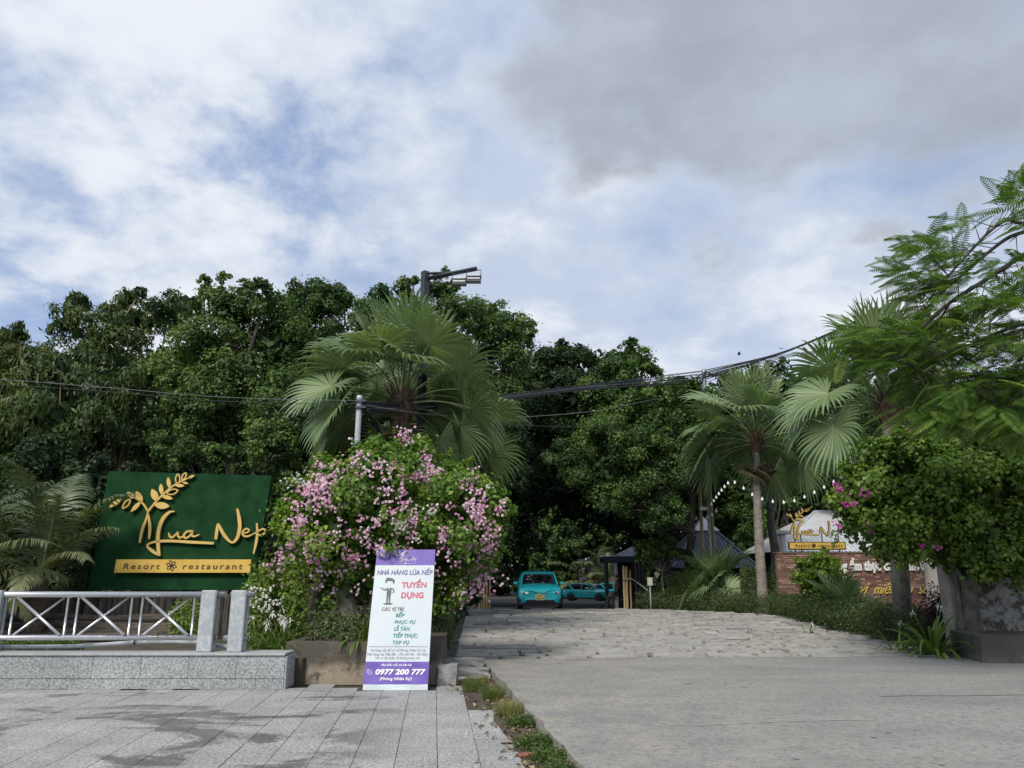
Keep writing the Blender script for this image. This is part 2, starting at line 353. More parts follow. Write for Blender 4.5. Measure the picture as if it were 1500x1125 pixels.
def cobble_mat():
    m, n, out = newmat('cobble')
    b = n.add('ShaderNodeBsdfPrincipled'); n.l.new(b.outputs[0], out.inputs[0])
    pos = n.add('ShaderNodeNewGeometry').outputs['Position']
    oi = n.add('ShaderNodeNewGeometry').outputs['Random Per Island']
    c = n.mix(oi, (0.22, 0.214, 0.20, 1), (0.46, 0.447, 0.415, 1))
    c = n.mix(n.math('MULTIPLY', n.rng(n.noise(pos, 5, 6, 0.65), 0.42, 0.68), 0.55), c, (0.15, 0.147, 0.135, 1))
    c = n.mix(n.math('MULTIPLY', n.rng(n.noise(pos, 0.55, 5, 0.6), 0.56, 0.72), 0.5), c, (0.20, 0.21, 0.13, 1))
    n.put(b, 'Base Color', c); b.inputs['Roughness'].default_value = 0.85
    bn = n.add('ShaderNodeBump'); bn.inputs['Distance'].default_value = 0.02; n.put(bn, 'Height', n.noise(pos, 14, 5, 0.65)); n.l.new(bn.outputs[0], b.inputs['Normal'])
cobble_mat()
def granite_mat(name, base, spread, speck, rnd, stains=False, rough=0.7):
    m, n, out = newmat(name)
    b = n.add('ShaderNodeBsdfPrincipled'); n.l.new(b.outputs[0], out.inputs[0])
    pos = n.add('ShaderNodeNewGeometry').outputs['Position']
    sp = n.noise(pos, speck, 3, 0.75); c = n.mix(n.rng(sp, 0.38, 0.62), c4([x * (1 - spread) for x in base]), c4([x * (1 + spread) for x in base]))
    c = n.mix(n.math('MULTIPLY', n.rng(n.noise(pos, speck * 2.3, 2, 0.6), 0.58, 0.66), 0.5), c, c4([min(0.8, x * 1.9) for x in base]))
    v2 = n.noise(pos, 1.6, 6, 0.62); f = n.rng(v2, 0.3, 0.7, 0.86, 1.10)
    oi = n.add('ShaderNodeObjectInfo'); f = n.math('MULTIPLY', f, n.rng(oi.outputs['Random'], 0, 1, 1 - rnd, 1 + rnd, smooth=False))
    rgh = rough
    if stains:
        sx = n.add('ShaderNodeSeparateXYZ', i_0=pos)
        str_ = n.vmath('MULTIPLY', pos, (0.5, 0.95, 1.0))
        st = n.noise(n.vmath('ADD', str_, (3.7, 1.3, 0)), 0.95, 8, 0.68, 0.6)
        reg = n.math('MULTIPLY', n.rng(sx.outputs[0], -0.6, -1.9), n.rng(sx.outputs[1], 10.4, 9.9))
        sj = n.math('ADD', st, n.math('MULTIPLY', n.math('SUBTRACT', oi.outputs['Random'], 0.5), 0.06))
        stm = n.math('MULTIPLY', n.rng(sj, 0.495, 0.575), reg)
        f = n.math('MULTIPLY', f, n.rng(stm, 0, 1, 1.0, 0.38, smooth=False)); rgh = n.rng(stm, 0, 1, rough, 0.42, smooth=False)
    cc = n.add('ShaderNodeCombineXYZ'); [n.put(cc, k, f) for k in range(3)]
    c = n.mix(1.0, c, cc.outputs[0], 'MULTIPLY')
    n.put(b, 'Base Color', c); n.put(b, 'Roughness', rgh)
    bn = n.add('ShaderNodeBump'); bn.inputs['Distance'].default_value = 0.003; n.put(bn, 'Height', sp); n.l.new(bn.outputs[0], b.inputs['Normal'])
granite_mat('paving_granite', (0.31, 0.31, 0.298), 0.36, 34, 0.08, True)
granite_mat('wall_granite', (0.275, 0.29, 0.295), 0.42, 48, 0.05)
granite_mat('coping_granite', (0.33, 0.345, 0.345), 0.2, 50, 0.04)
def concrete_mat():
    m, n, out = newmat('apron_concrete')
    b = n.add('ShaderNodeBsdfPrincipled'); n.l.new(b.outputs[0], out.inputs[0])
    pos = n.add('ShaderNodeNewGeometry').outputs['Position']
    sx = n.add('ShaderNodeSeparateXYZ', i_0=pos)
    c = n.mix(n.rng(n.noise(n.vmath('MULTIPLY', pos, (0.35, 1.0, 1)), 1.0, 7, 0.62), 0.33, 0.68), (0.295, 0.288, 0.268, 1), (0.215, 0.214, 0.208, 1))
    warm = n.rng(sx.outputs[0], 5.0, 0.2)
    c = n.mix(n.math('MULTIPLY', n.rng(n.noise(pos, 2.2, 6, 0.6), 0.35, 0.7), n.math('MULTIPLY', warm, 0.7)), c, (0.37, 0.34, 0.275, 1))
    c = n.mix(n.math('MULTIPLY', n.rng(n.noise(pos, 17, 6, 0.82), 0.46, 0.64), 0.62), c, (0.105, 0.102, 0.096, 1))
    c = n.mix(n.math('MULTIPLY', n.rng(n.noise(pos, 38, 4, 0.75), 0.55, 0.66), 0.6), c, (0.47, 0.455, 0.42, 1))
    # dark oil spots and long tyre-worn streaks
    c = n.mix(n.math('MULTIPLY', n.rng(n.noise(n.vmath('MULTIPLY', pos, (0.12, 2.4, 1)), 1.4, 6, 0.6), 0.55, 0.75), 0.35), c, (0.16, 0.158, 0.15, 1))
    n.put(b, 'Base Color', c); b.inputs['Roughness'].default_value = 0.8
    bn = n.add('ShaderNodeBump'); bn.inputs['Distance'].default_value = 0.006; n.put(bn, 'Height', n.noise(pos, 40, 5, 0.7)); n.l.new(bn.outputs[0], b.inputs['Normal'])
concrete_mat()
def old_wall_mat(name, top, low, patch, moss, zmid, zsoft, ms=2.2, mth=(0.50, 0.60)):
    m, n, out = newmat(name)
    b = n.add('ShaderNodeBsdfPrincipled'); n.l.new(b.outputs[0], out.inputs[0])
    pos = n.add('ShaderNodeNewGeometry').outputs['Position']; sx = n.add('ShaderNodeSeparateXYZ', i_0=pos)
    nz = n.math('ADD', sx.outputs[2], n.math('MULTIPLY', n.math('SUBTRACT', n.noise(pos, 2.2, 6, 0.65), 0.5), zsoft))
    c = n.mix(n.rng(nz, zmid - 0.07, zmid + 0.07), c4(low), c4(top))
    c = n.mix(n.math('MULTIPLY', n.rng(n.noise(pos, 7, 5, 0.7), 0.45, 0.65), 0.5), c, c4(patch))
    c = n.mix(n.math('MULTIPLY', n.rng(n.noise(pos, ms, 8, 0.75), *mth), 0.85), c, c4(moss))
    n.put(b, 'Base Color', c); b.inputs['Roughness'].default_value = 0.92
    bn = n.add('ShaderNodeBump'); bn.inputs['Distance'].default_value = 0.02; n.put(bn, 'Height', n.noise(pos, 12, 6, 0.7)); n.l.new(bn.outputs[0], b.inputs['Normal'])
old_wall_mat('planter_plaster', (0.085, 0.075, 0.058), (0.30, 0.255, 0.195), (0.15, 0.13, 0.10), (0.045, 0.042, 0.03), 0.24, 0.42, 3.0, (0.54, 0.66))
old_wall_mat('ochre_wall', (0.26, 0.17, 0.045), (0.34, 0.33, 0.31), (0.17, 0.15, 0.11), (0.030, 0.028, 0.020), 1.45, 0.7, 3.2, (0.46, 0.55))
old_wall_mat('planter_dark', (0.085, 0.082, 0.072), (0.13, 0.125, 0.11), (0.06, 0.058, 0.05), (0.035, 0.035, 0.028), 0.2, 0.3, 3.0, (0.52, 0.66))
def brick_mat():
    m, n, out = newmat('clay_brick')
    b = n.add('ShaderNodeBsdfPrincipled'); n.l.new(b.outputs[0], out.inputs[0])
    r = n.add('ShaderNodeNewGeometry'); f = r.outputs['Random Per Island']
    c = n.mix(n.rng(f, 0, 0.6, smooth=False), (0.15, 0.078, 0.058, 1), (0.27, 0.155, 0.118, 1)); c = n.mix(n.rng(f, 0.72, 1.0, smooth=False), c, (0.40, 0.30, 0.25, 1))
    c = n.mix(n.math('MULTIPLY', n.rng(n.noise(r.outputs['Position'], 6, 5), 0.5, 0.7), 0.4), c, (0.10, 0.065, 0.05, 1))
    n.put(b, 'Base Color', c); b.inputs['Roughness'].default_value = 0.9
brick_mat()
pmat('gold_script', (0.70, 0.52, 0.12), (0.62, 0.45, 0.10), 6, 0.4)
pmat('mortar', (0.14, 0.10, 0.085), (0.22, 0.17, 0.145), 6, 0.95)
MT = MAT
# ------------------------------------------------------------------ the setting: ground, paving, drive
def ground_z(Y):
    return 0.0 if Y < 30.2 else (-1.15 * min(1.0, (Y - 30.2) / 42.0) ** 0.85)
mb = MB(); ys = [-400, -40, 0, 8, 14, 20, 26, 30.2, 33, 36, 40, 46, 54, 62, 72.2, 90, 140, 300, 900]; xs = [-700, -60, -20, -8, 0, 8, 20, 60, 700]
rows = [mb.vadd([(x, y, ground_z(y) - 0.03) for x in xs]) for y in ys]
for a in range(len(ys) - 1):
    for k in range(len(xs) - 1): mb.f.append((rows[a] + k, rows[a] + k + 1, rows[a + 1] + k + 1, rows[a + 1] + k))
struct(mb.build('ground', MT['forest_floor']))

# inner car park behind the gate: asphalt falling away from the crest
mb = MB(); ys = [29.75, 30.2, 31.5, 33, 36, 40, 46, 54, 62, 72.2, 84]
xl = [-1.3, -1.3, -1.6, -3, -7, -10, -12, -13, -13, -13, -13]; xr = [5.0, 5.0, 5.4, 7, 10, 14, 18, 22, 24, 24, 24]
r = [mb.vadd([(xl[i], y, ground_z(y) + 0.07), (xr[i], y, ground_z(y) + 0.07)]) for i, y in enumerate(ys)]
for a in range(len(ys) - 1): mb.f.append((r[a], r[a] + 1, r[a + 1] + 1, r[a + 1]))
struct(mb.build('car_park_road', MT['asphalt']))

# granite pavement: mortar bed, slabs laid as parts
AZ = 0.10                                                        # apron level
a0 = G(704, 966, AZ); a1 = G(856, 1125, AZ); ed = (a1 - a0).normalized(); a2 = a1 + ed * 4.5
t_dir = Vector((math.sin(R(-5.7)), math.cos(R(-5.7)), 0)); t_side = Vector((t_dir.y, -t_dir.x, 0)); t0 = G(640, 1060, 0.0)
mb = MB(); mb.prism([(-14, -6), (1.6, -6), (a1.x - 0.05, a1.y), (a0.x - 0.2, 10.55), (-14, 10.7)], -0.12, -0.012)
pave = struct(mb.build('pavement', MT['soil']))
TW, TL = 0.335, 0.72
sm = MB(); sm.bbox((0, 0, -0.015), (TW - 0.005, TL - 0.005, 0.03), 0.0025); slab_me = sm.mesh('paving_slab', MT['paving_granite'])
rr = random.Random(3); g_near = G(765, 1125, 0); g_far = G(690, 1008, 0)
nslab = 0
def edge_x(y): k = (y - g_near.y) / (g_far.y - g_near.y); return g_near.x + (g_far.x - g_near.x) * k
cand = []
for i in range(-27, 6):
    sh = (0.5 if i % 2 else 0.0) + (0.06 if i % 3 == 0 else 0)
    for j in range(-7, 7):
        c = t0 + t_side * ((i + 0.5) * TW) + t_dir * ((j + sh) * TL)
        if c.y > 10.45 or c.y < 3.0 or c.x > edge_x(c.y) + rr.uniform(-0.1, 0.12): continue
        cand.append(c)
cand.sort(key=lambda c: -(c.y if abs(c.x) < c.y * 0.72 else -5))
for c in cand[:296]:
    o = link('paving_slab', slab_me, pave, False); o.location = c + Vector((0, 0, rr.uniform(-0.0015, 0.0015)))
    o.rotation_euler = (rr.uniform(-0.003, 0.003), rr.uniform(-0.003, 0.003), -R(-5.7))
mb = MB()
for c in cand[296:]:
    mb.box(c + Vector((0, 0, -0.015)), (TW - 0.005, TL - 0.005, 0.03), Matrix.Rotation(R(5.7), 3, 'Z'))
if cand[296:]:
    o = mb.build('paving_slabs_beyond', MT['paving_granite'], pave); o['kind'] = 'stuff'

# concrete apron: a slab with a broken kerb-like edge
rr = random.Random(11); edge = []
n_e = 46
for k in range(n_e + 1):
    q = a0 + (a2 - a0) * (k / n_e); j = rr.uniform(-0.012, 0.012) - (0.03 if rr.random() < 0.1 else 0)
    edge.append((q.x - j, q.y))
poly = edge + [(a2.x + 0.3, -8), (30, -8), (30, 11.2), (12.6, 12.0), (8.5, 12.9), (7.7, 13.5), (7.2, 13.35), (4.5, 13.15), (2, 13.05)]
mb = MB(); mb.prism(poly[::1], -0.1, AZ)
apron = struct(mb.build('driveway_apron', MT['apron_concrete']))
def crack(pts, wd, name='expansion_joint', col='letter_dark'):
    mb = MB(); pts = [G(x, y, AZ + 0.004) for x, y in pts]
    i = mb.vadd([p + Vector((0, -wd / 2, 0)) for p in pts]); j = mb.vadd([p + Vector((0, wd / 2, 0)) for p in pts]); n = len(pts)
    for k in range(n - 1): mb.f.append((i + k, i + k + 1, j + k + 1, j + k))
    mb.build(name, MT[col], apron)
pmat('joint_dirt', (0.13, 0.128, 0.12), (0.19, 0.185, 0.175), 4, 0.95); pmat('chalk', (0.50, 0.485, 0.44), (0.36, 0.35, 0.325), 5, 0.95)
crack([(1040, 966), (1100, 978), (1180, 1000), (1290, 1034), (1400, 1062), (1500, 1086), (1700, 1140)], 0.022, 'expansion_joint', 'joint_dirt')
crack([(1290, 1020), (1340, 1018.6), (1400, 1019), (1500, 1017.5), (1600, 1017)], 0.03, 'crack', 'joint_dirt')
crack([(962, 1063), (1020, 1062), (1090, 1059), (1180, 1055.5), (1280, 1054)], 0.02, 'chalk_streak', 'chalk')
for (x, y) in ((1009, 1001), (1065, 1001), (1092, 1007), (1280, 1080), (1302, 1073), (1166, 1111), (1380, 1120)):
    crack([(x - 5, y), (x + 2, y + 0.3), (x + 5, y + 1)], 0.035, 'stain_fleck', 'joint_dirt')

# cobbled drive: flat irregular stones in rows, the nearest as parts
mb = MB()
def drive_r(y):
    pts = [(10.0, 7.9), (13.2, 7.65), (15.8, 7.45), (18.8, 7.6), (23, 8.15), (25.5, 8.35), (26.6, 8.0), (28.0, 6.9), (29.2, 6.0), (30.3, 5.2)]
    for (ya, xa), (yb, xb) in zip(pts, pts[1:]):
        if y <= yb: return xa + (xb - xa) * (y - ya) / (yb - ya)
    return pts[-1][1]
def drive_l(y): return -0.98 - 0.045 * (y - 12)
ys = [11.6, 13, 16, 19, 22, 25, 27, 28.5, 29.5, 30.1]
pl = [(drive_l(y) - 0.1, y) for y in ys]; pr = [(drive_r(y) + 0.3, y) for y in ys if y > 13]
mb.prism([(a0.x + 0.05, 13.02), (a0.x, 12.3), (a0.x - .05, 11.5)][::-1] + [(2, 13.06), (4.5, 13.16), (7.2, 13.36)] + pr + pl[::-1], -0.1, AZ - 0.04)
# (polygon order is irregular near the corner, the bed is hidden under the stones)
pmat('drive_grit', (0.055, 0.052, 0.045), (0.10, 0.094, 0.08), 3, 0.95, 0.01, 30, c3=(0.07, 0.085, 0.04), s3=1.2, f3=0.7)
drive = struct(mb.build('cobbled_drive', MT['drive_grit']))
rr = random.Random(21); stones = []
y = 13.12
while y < 29.9:
    dy = rr.uniform(0.26, 0.44); x = drive_l(y) + 0.05
    while x < drive_r(y) - 0.05:
        dx = rr.uniform(0.30, 1.0)
        if rr.random() > 0.015: stones.append((x, y, dx, dy))
        x += dx
    y += dy
# strip left of the apron edge
y = 11.9
while y < 13.05:
    dy = rr.uniform(0.26, 0.4); x = drive_l(y)
    while x < a0.x - 0.12 - (13 - y) * -0.15:
        dx = rr.uniform(0.3, 0.6); stones.append((x, y, min(dx, max(0.2, a0.x - x - 0.02)), dy)); x += dx
    y += dy
def stone(mbx, s):
    x, y, dx, dy = s; g = 0.026
    n = 7; top = []; low = []
    base = [(0, 0), (0.33, 0), (0.7, 0), (1, 0), (1, 1), (0.66, 1), (0.3, 1), (0, 1)]
    skew = rr.uniform(-0.10, 0.10); z = AZ + rr.uniform(-0.016, 0.016); tx, ty = rr.uniform(-.014, .014), rr.uniform(-.03, .03)
    for (u, v) in base:
        jx = rr.uniform(-0.03, 0.03); jy = rr.uniform(0.0, 0.06) * (1 if v == 0 else -1)
        px_ = x + g + u * (dx - 2 * g) + skew * v * 0.4 + jx * (0.6 if 0 < u < 1 else 0.3); py_ = y + g * 0.5 + v * (dy - g) + jy
        zz_ = z + tx * (u - .5) + ty * (v - .5)
        low.append((px_, py_, AZ - 0.07)); top.append((px_ + (0.5 - u) * 0.03, py_ + (0.5 - v) * 0.025, zz_))
    i = mbx.vadd(low); j = mbx.vadd(top); k = len(base)
    c = mbx.vadd([(x + dx / 2, y + dy / 2, z + 0.006)])
    for a in range(k):
        b = (a + 1) % k; mbx.f.append((i + a, i + b, j + b, j + a)); mbx.f.append((j + a, j + b, c))
stones.sort(key=lambda s: -s[2] / (s[1] ** 1.6))
for s in stones[:298]:
    m1 = MB(); stone(m1, s); m1.build('paving_stone', MT['cobble'], drive)
m1 = MB()
for s in stones[298:]: stone(m1, s)
o = m1.build('paving_stones_beyond', MT['cobble'], drive); o['kind'] = 'stuff'

# ------------------------------------------------------------------ soil bed and weeds by the apron edge
mb = MB(); gl = [(edge_x(q.y) - 0.10 - 0.05 * math.sin(q.y * 9), q.y) for q in [a0 + (a2 - a0) * (k / 12) for k in range(-1, 13)]]
gr = [(q.x + 0.01, q.y) for q in [a0 + (a2 - a0) * (k / 12) for k in range(-1, 13)]]
n = len(gl); i = mb.vadd([(x, y, -0.004) for x, y in gl]); j = mb.vadd([(x, y, 0.006) for x, y in gr])
for k in range(n - 1): mb.f.append((i + k, j + k, j + k + 1, i + k + 1))
struct(mb.build('verge_soil', MT['soil']))

def blades(rng, n, c, spread, h, wd, lean=0.5, seg=3, tint=0.0, tspread=0.15):
    """grass blades as bent strips"""
    V = []; F = []; T = []
    for k in range(n):
        a = rng.random() * 6.283; rr_ = spread * rng.random() ** 0.6
        b = np.array(c) + np.array([math.cos(a) * rr_, math.sin(a) * rr_, 0]); a2_ = a + rng.normal() * 0.8
        hh = h * (0.5 + 0.7 * rng.random()); ln = lean * (0.3 + rng.random()); side = np.array([-math.sin(a2_), math.cos(a2_), 0]); out = np.array([math.cos(a2_), math.sin(a2_), 0])
        i0 = len(V); tt = tint + rng.normal() * tspread
        for s in range(seg + 1):
            t = s / seg; q = b + out * hh * ln * t ** 1.8 + np.array([0, 0, hh * (t - 0.35 * ln * t * t)]); ww = wd * (1 - t * 0.9) * 0.5
            V += [q - side * ww, q + side * ww]; T += [tt, tt]
        for s in range(seg): F.append((i0 + 2 * s, i0 + 2 * s + 1, i0 + 2 * s + 3, i0 + 2 * s + 2))
    return V, F, T
def grass_obj(name, sets, mat, parent=None):
    V = []; F = []; T = []
    for v, f, t in sets:
        k = len(V); V += v; T += t; F += [tuple(q + k for q in ff) for ff in f]
    return link(name, np_mesh(name, np.array(V), F, MT[mat], T), parent)
rng = np.random.default_rng(5)
def tuft(pxpy, spread, h, n, tint, label, tsp=0.12, leafy=0):
    g = G(pxpy[0] - 10, pxpy[1], 0.0); th = thing('weed_clump', (g.x, g.y, 0.0), label, 'weed', 'weeds along the apron edge')
    grass_obj('blades', [blades(rng, n, (g.x, g.y, 0.0), spread, h, 0.006, 0.7, 3, tint, tsp)], 'grass', th)
    if leafy:
        L = Leaves(); m = leafy; p = np.array([g.x, g.y, 0]) + np.c_[np.clip(rng.normal(size=(m, 2)) * spread * 0.45, -spread * 1.1, spread * 0.5), np.abs(rng.normal(size=m)) * 0.032 + 0.008]
        L.add(p, np.c_[rng.normal(size=(m, 2)) * 0.6, np.ones(m)], 0.032, -0.05 + rng.normal(size=m) * 0.15, 0.6); L.build('leaves', MT['hedge_weed'], th, rng)
leafmat('hedge_weed', (0.035, 0.075, 0.02), (0.08, 0.135, 0.035), (0.16, 0.22, 0.06))
tuft((705, 1012), 0.12, 0.22, 480, 0.08, 'fine bright green grass tuft by the top corner of the apron')
tuft((733, 1026), 0.12, 0.22, 460, 0.05, 'second fine grass tuft against the apron edge, next to the corner one')
tuft((757, 1046), 0.16, 0.17, 420, 0.42, 'straw coloured dry grass clump on the apron edge', 0.10)
tuft((778, 1062), 0.18, 0.11, 260, 0.0, 'low leafy weed patch below the dry grass clump', 0.2, 1000)
tuft((800, 1093), 0.20, 0.12, 320, 0.02, 'largest leafy weed patch beside the apron edge near the bottom', 0.2, 1400)
tuft((822, 1114), 0.18, 0.12, 220, 0.0, 'leafy weed patch nearest the bottom edge of the picture', 0.2, 1000)
tuft((838, 1135), 0.17, 0.13, 160, 0.0, 'weed patch cut by the bottom edge of the picture', 0.2, 500)
L = Leaves(); m = 620
t = rng.random(m); base = np.array([np.array(a0) + (np.array(a1) - np.array(a0)) * q for q in t]); base[:, 0] -= np.abs(rng.normal(size=m)) * 0.22 + 0.02; base[:, 2] = 0.015
L.add(base, np.c_[rng.normal(size=(m, 2)) * 0.35, np.ones(m)], 0.035 + 0.045 * rng.random(m), rng.normal(size=m) * 0.28, 0.6)
m = 60; base = np.array([G(rng.uniform(650, 720), rng.uniform(1000, 1012), 0.012) for _ in range(m)]); L.add(base, np.c_[rng.normal(size=(m, 2)) * 0.3, np.ones(m)], 0.05, rng.normal(size=m) * 0.3, 0.6)
o = L.build('leaf_litter', MT['dry_leaf'], None, rng); tag(o, 'dry brown fallen leaves scattered along the apron edge', 'leaf litter', None, 'stuff')
g = G(770, 1108, 0.0); mb = MB(); mb.bbox((g.x, g.y, 0.012), (0.13, 0.07, 0.024), 0.006, Matrix.Rotation(0.4, 3, 'Z')); tag(mb.build('brick_shard', MT['red_brick']), 'flat red brick shard at the edge of the grey paving', 'brick')
g = G(742, 1090, 0.0); mb = MB(); mb.tube([(g.x - 0.05, g.y, 0.006), (g.x, g.y + 0.005, 0.008), (g.x + 0.06, g.y - 0.004, 0.006)], 0.006, 6); tag(mb.build('dark_twig', MT['letter_dark']), 'short dark twig lying on the grey paving', 'twig')
# crumpled wrapper by the stones
g = G(669, 996, 0.03); mb = MB(); mb.tube([(g.x - 0.10, g.y, 0.035), (g.x - 0.03, g.y + 0.01, 0.05), (g.x + 0.04, g.y, 0.045), (g.x + 0.11, g.y + 0.012, 0.055)], [0.012, 0.022, 0.022, 0.01], 7); tag(mb.build('plastic_wrapper', MT['paper_white']), 'crumpled white plastic wrapper below the stone steps', 'litter')

# rough slabs stepping down to the pavement beside the banner
def rock(name, c, size, label, seed, cat='stone', mat='stone_grey', rz=0.0):
    bm = bmesh.new(); bmesh.ops.create_cube(bm, size=1.0); bmesh.ops.subdivide_edges(bm, edges=bm.edges[:], cuts=2, use_grid_fill=True)
    q = random.Random(seed)
    for v in bm.verts:
        d_ = v.co.normalized(); v.co = v.co * 0.8 + d_ * 0.12
        v.co = Vector(((v.co.x + q.uniform(-.05, .05)) * size[0], (v.co.y + q.uniform(-.05, .05)) * size[1], (v.co.z + q.uniform(-.07, .07)) * size[2]))
    m1 = MB(); m1.bm(bm, c, Matrix.Rotation(rz, 3, 'Z')); return tag(m1.build(name, MT[mat]), label, cat)
g = G(656, 1001, 0.0); rock('boulder', (g.x, g.y, 0.11), (0.26, 0.3, 0.27), 'grey broken stone block standing beside the banner foot', 4)
g = G(685, 993, 0.0); rock('stone_step', (g.x, g.y + 0.1, 0.05), (0.62, 0.34, 0.15), 'lowest grey stone step up to the cobbled drive', 5, rz=0.06)
g = G(676, 983, 0.0); rock('stone_step', (g.x, g.y + 0.2, 0.075), (0.66, 0.36, 0.17), 'second stone step between lowest step and cobbled drive', 6, rz=-0.05)
# ------------------------------------------------------------------ text and stroke helpers
def text_pts(body, bold=0.0, shear=0.0, space=1.0, extrude=0.0):
    cu = bpy.data.curves.new('t', 'FONT'); cu.body = body; cu.size = 1.0; cu.offset = bold; cu.shear = shear; cu.space_character = space; cu.extrude = extrude; cu.resolution_u = 3
    o = bpy.data.objects.new('t', cu); C.objects.link(o); dg = bpy.context.evaluated_depsgraph_get(); dg.update()
    me = bpy.data.meshes.new_from_object(o.evaluated_get(dg)); V = [v.co.copy() for v in me.vertices]; F = [tuple(p.vertices) for p in me.polygons]
    bpy.data.objects.remove(o); bpy.data.curves.remove(cu); bpy.data.meshes.remove(me); return V, F
_cap = {}
def put_text(name, body, fr, u0, u1, v_base, cap, mat, parent, bold=0.0, shear=0.0, space=1.0, depth=0.0, lift=0.004, caph='H', split=False):
    """fr(u,v,w) -> world; text spans u0..u1, baseline v_base, cap height `cap` (v grows upward)"""
    V, F = text_pts(body, bold, shear, space, 0.5 if depth else 0.0)
    key = (caph, bold); 
    if key not in _cap:
        hv, _ = text_pts(caph, bold); _cap[key] = max(v.y for v in hv)
    xs_ = [v.x for v in V]; x0, x1 = min(xs_), max(xs_); sx = (u1 - u0) / (x1 - x0); sy = cap / _cap[key]
    mb = MB(); mb.v = [tuple(fr(u0 + (v.x - x0) * sx, v_base + v.y * sy, lift + ((v.z + 0.5) * depth if depth else 0))) for v in V]; mb.f = F
    if not split: return mb.build(name, MT[mat], parent)
    # one object per glyph: connected pieces that overlap along the line belong together
    n = len(mb.v); par = list(range(n))
    def find(a):
        while par[a] != a: par[a] = par[par[a]]; a = par[a]
        return a
    for f in F:
        for k in f[1:]: par[find(k)] = find(f[0])
    isl = {}
    for k in range(n): isl.setdefault(find(k), []).append(k)
    boxes = []
    for ks in isl.values():
        xs2 = [V[k].x - shear * V[k].y for k in ks]; boxes.append([min(xs2), max(xs2), ks])
    boxes.sort(key=lambda b: -(b[1] - b[0])); groups = []
    for b in boxes:
        for g in groups:
            ov = min(b[1], g[1]) - max(b[0], g[0])
            if ov > 0.5 * min(b[1] - b[0], g[1] - g[0]): g[2] = g[2] + b[2]; break
        else: groups.append(list(b))
    for g in groups:
        s_ = set(g[2]); idx = {k: i for i, k in enumerate(g[2])}; m2 = MB(); m2.v = [mb.v[k] for k in g[2]]; m2.f = [tuple(idx[k] for k in f) for f in F if f[0] in s_]; m2.build(name, MT[mat], parent)
def smooth_path(pts, n=5):
    out = []; m = len(pts)
    for k in range(m - 1):
        p0 = pts[max(k - 1, 0)]; p1 = pts[k]; p2 = pts[k + 1]; p3 = pts[min(k + 2, m - 1)]
        for s in range(n):
            t = s / n; out.append(tuple(0.5 * (2 * b + (c - a) * t + (2 * a - 5 * b + 4 * c - d_) * t * t + (3 * b - a - 3 * c + d_) * t ** 3) for a, b, c, d_ in zip(p0, p1, p2, p3)))
    out.append(tuple(pts[-1])); return out
def stroke(mb, fr, pts, depth, lift=0.0, n=5):
    """pts: (x, y, width); ribbon of varying width extruded along the normal"""
    q = smooth_path(pts, n); L_, R_ = [], []
    for k in range(len(q)):
        a = q[max(k - 1, 0)]; b = q[min(k + 1, len(q) - 1)]; dx, dy = b[0] - a[0], b[1] - a[1]; l = math.hypot(dx, dy) or 1
        nx, ny = -dy / l, dx / l; w_ = max(q[k][2], 0.5) * 0.5; L_.append((q[k][0] + nx * w_, q[k][1] + ny * w_)); R_.append((q[k][0] - nx * w_, q[k][1] - ny * w_))
    hi = lift + depth; a = mb.vadd([fr(x, y, hi) for x, y in L_]); b = mb.vadd([fr(x, y, hi) for x, y in R_]); c = mb.vadd([fr(x, y, lift) for x, y in L_]); e = mb.vadd([fr(x, y, lift) for x, y in R_])
    for k in range(len(q) - 1):
        mb.f += [(a + k, a + k + 1, b + k + 1, b + k)]
        if depth: mb.f += [(c + k, c + k + 1, a + k + 1, a + k), (b + k, b + k + 1, e + k + 1, e + k)]
    if depth: m_ = len(q) - 1; mb.f += [(c, a, b, e), (c + m_, e + m_, b + m_, a + m_)]
def leaf_poly(mb, fr, base, tip, wd, depth, lift=0.0):
    (x0, y0), (x1, y1) = base, tip; dx, dy = x1 - x0, y1 - y0; l = math.hypot(dx, dy); nx, ny = -dy / l, dx / l
    prof = [(0, 0.03), (0.12, 0.45), (0.3, 0.88), (0.5, 1.0), (0.7, 0.85), (0.88, 0.45), (1, 0.03)]
    pts = [(x0 + dx * t + nx * wd * h / 2, y0 + dy * t + ny * wd * h / 2) for t, h in prof] + [(x0 + dx * t - nx * wd * h / 2, y0 + dy * t - ny * wd * h / 2) for t, h in reversed(prof)]
    i = mb.vadd([fr(x, y, lift + depth) for x, y in pts]); n = len(pts); mb.f.append(tuple(i + k for k in range(n)))
    if depth:
        j = mb.vadd([fr(x, y, lift) for x, y in pts])
        for k in range(n): mb.f.append((i + k, j + k, j + (k + 1) % n, i + (k + 1) % n))
def leaf_ring(mb, fr, base, tip, wd, depth, lift, lw):
    (x0, y0), (x1, y1) = base, tip; dx, dy = x1 - x0, y1 - y0; l = math.hypot(dx, dy); nx, ny = -dy / l, dx / l
    prof = [(0, 0.0), (0.12, 0.45), (0.3, 0.88), (0.5, 1.0), (0.7, 0.85), (0.88, 0.45), (1, 0.0)]
    for s in (1, -1): stroke(mb, fr, [(x0 + dx * t + s * nx * wd * h / 2, y0 + dy * t + s * ny * wd * h / 2, lw) for t, h in prof], depth, lift, 2)
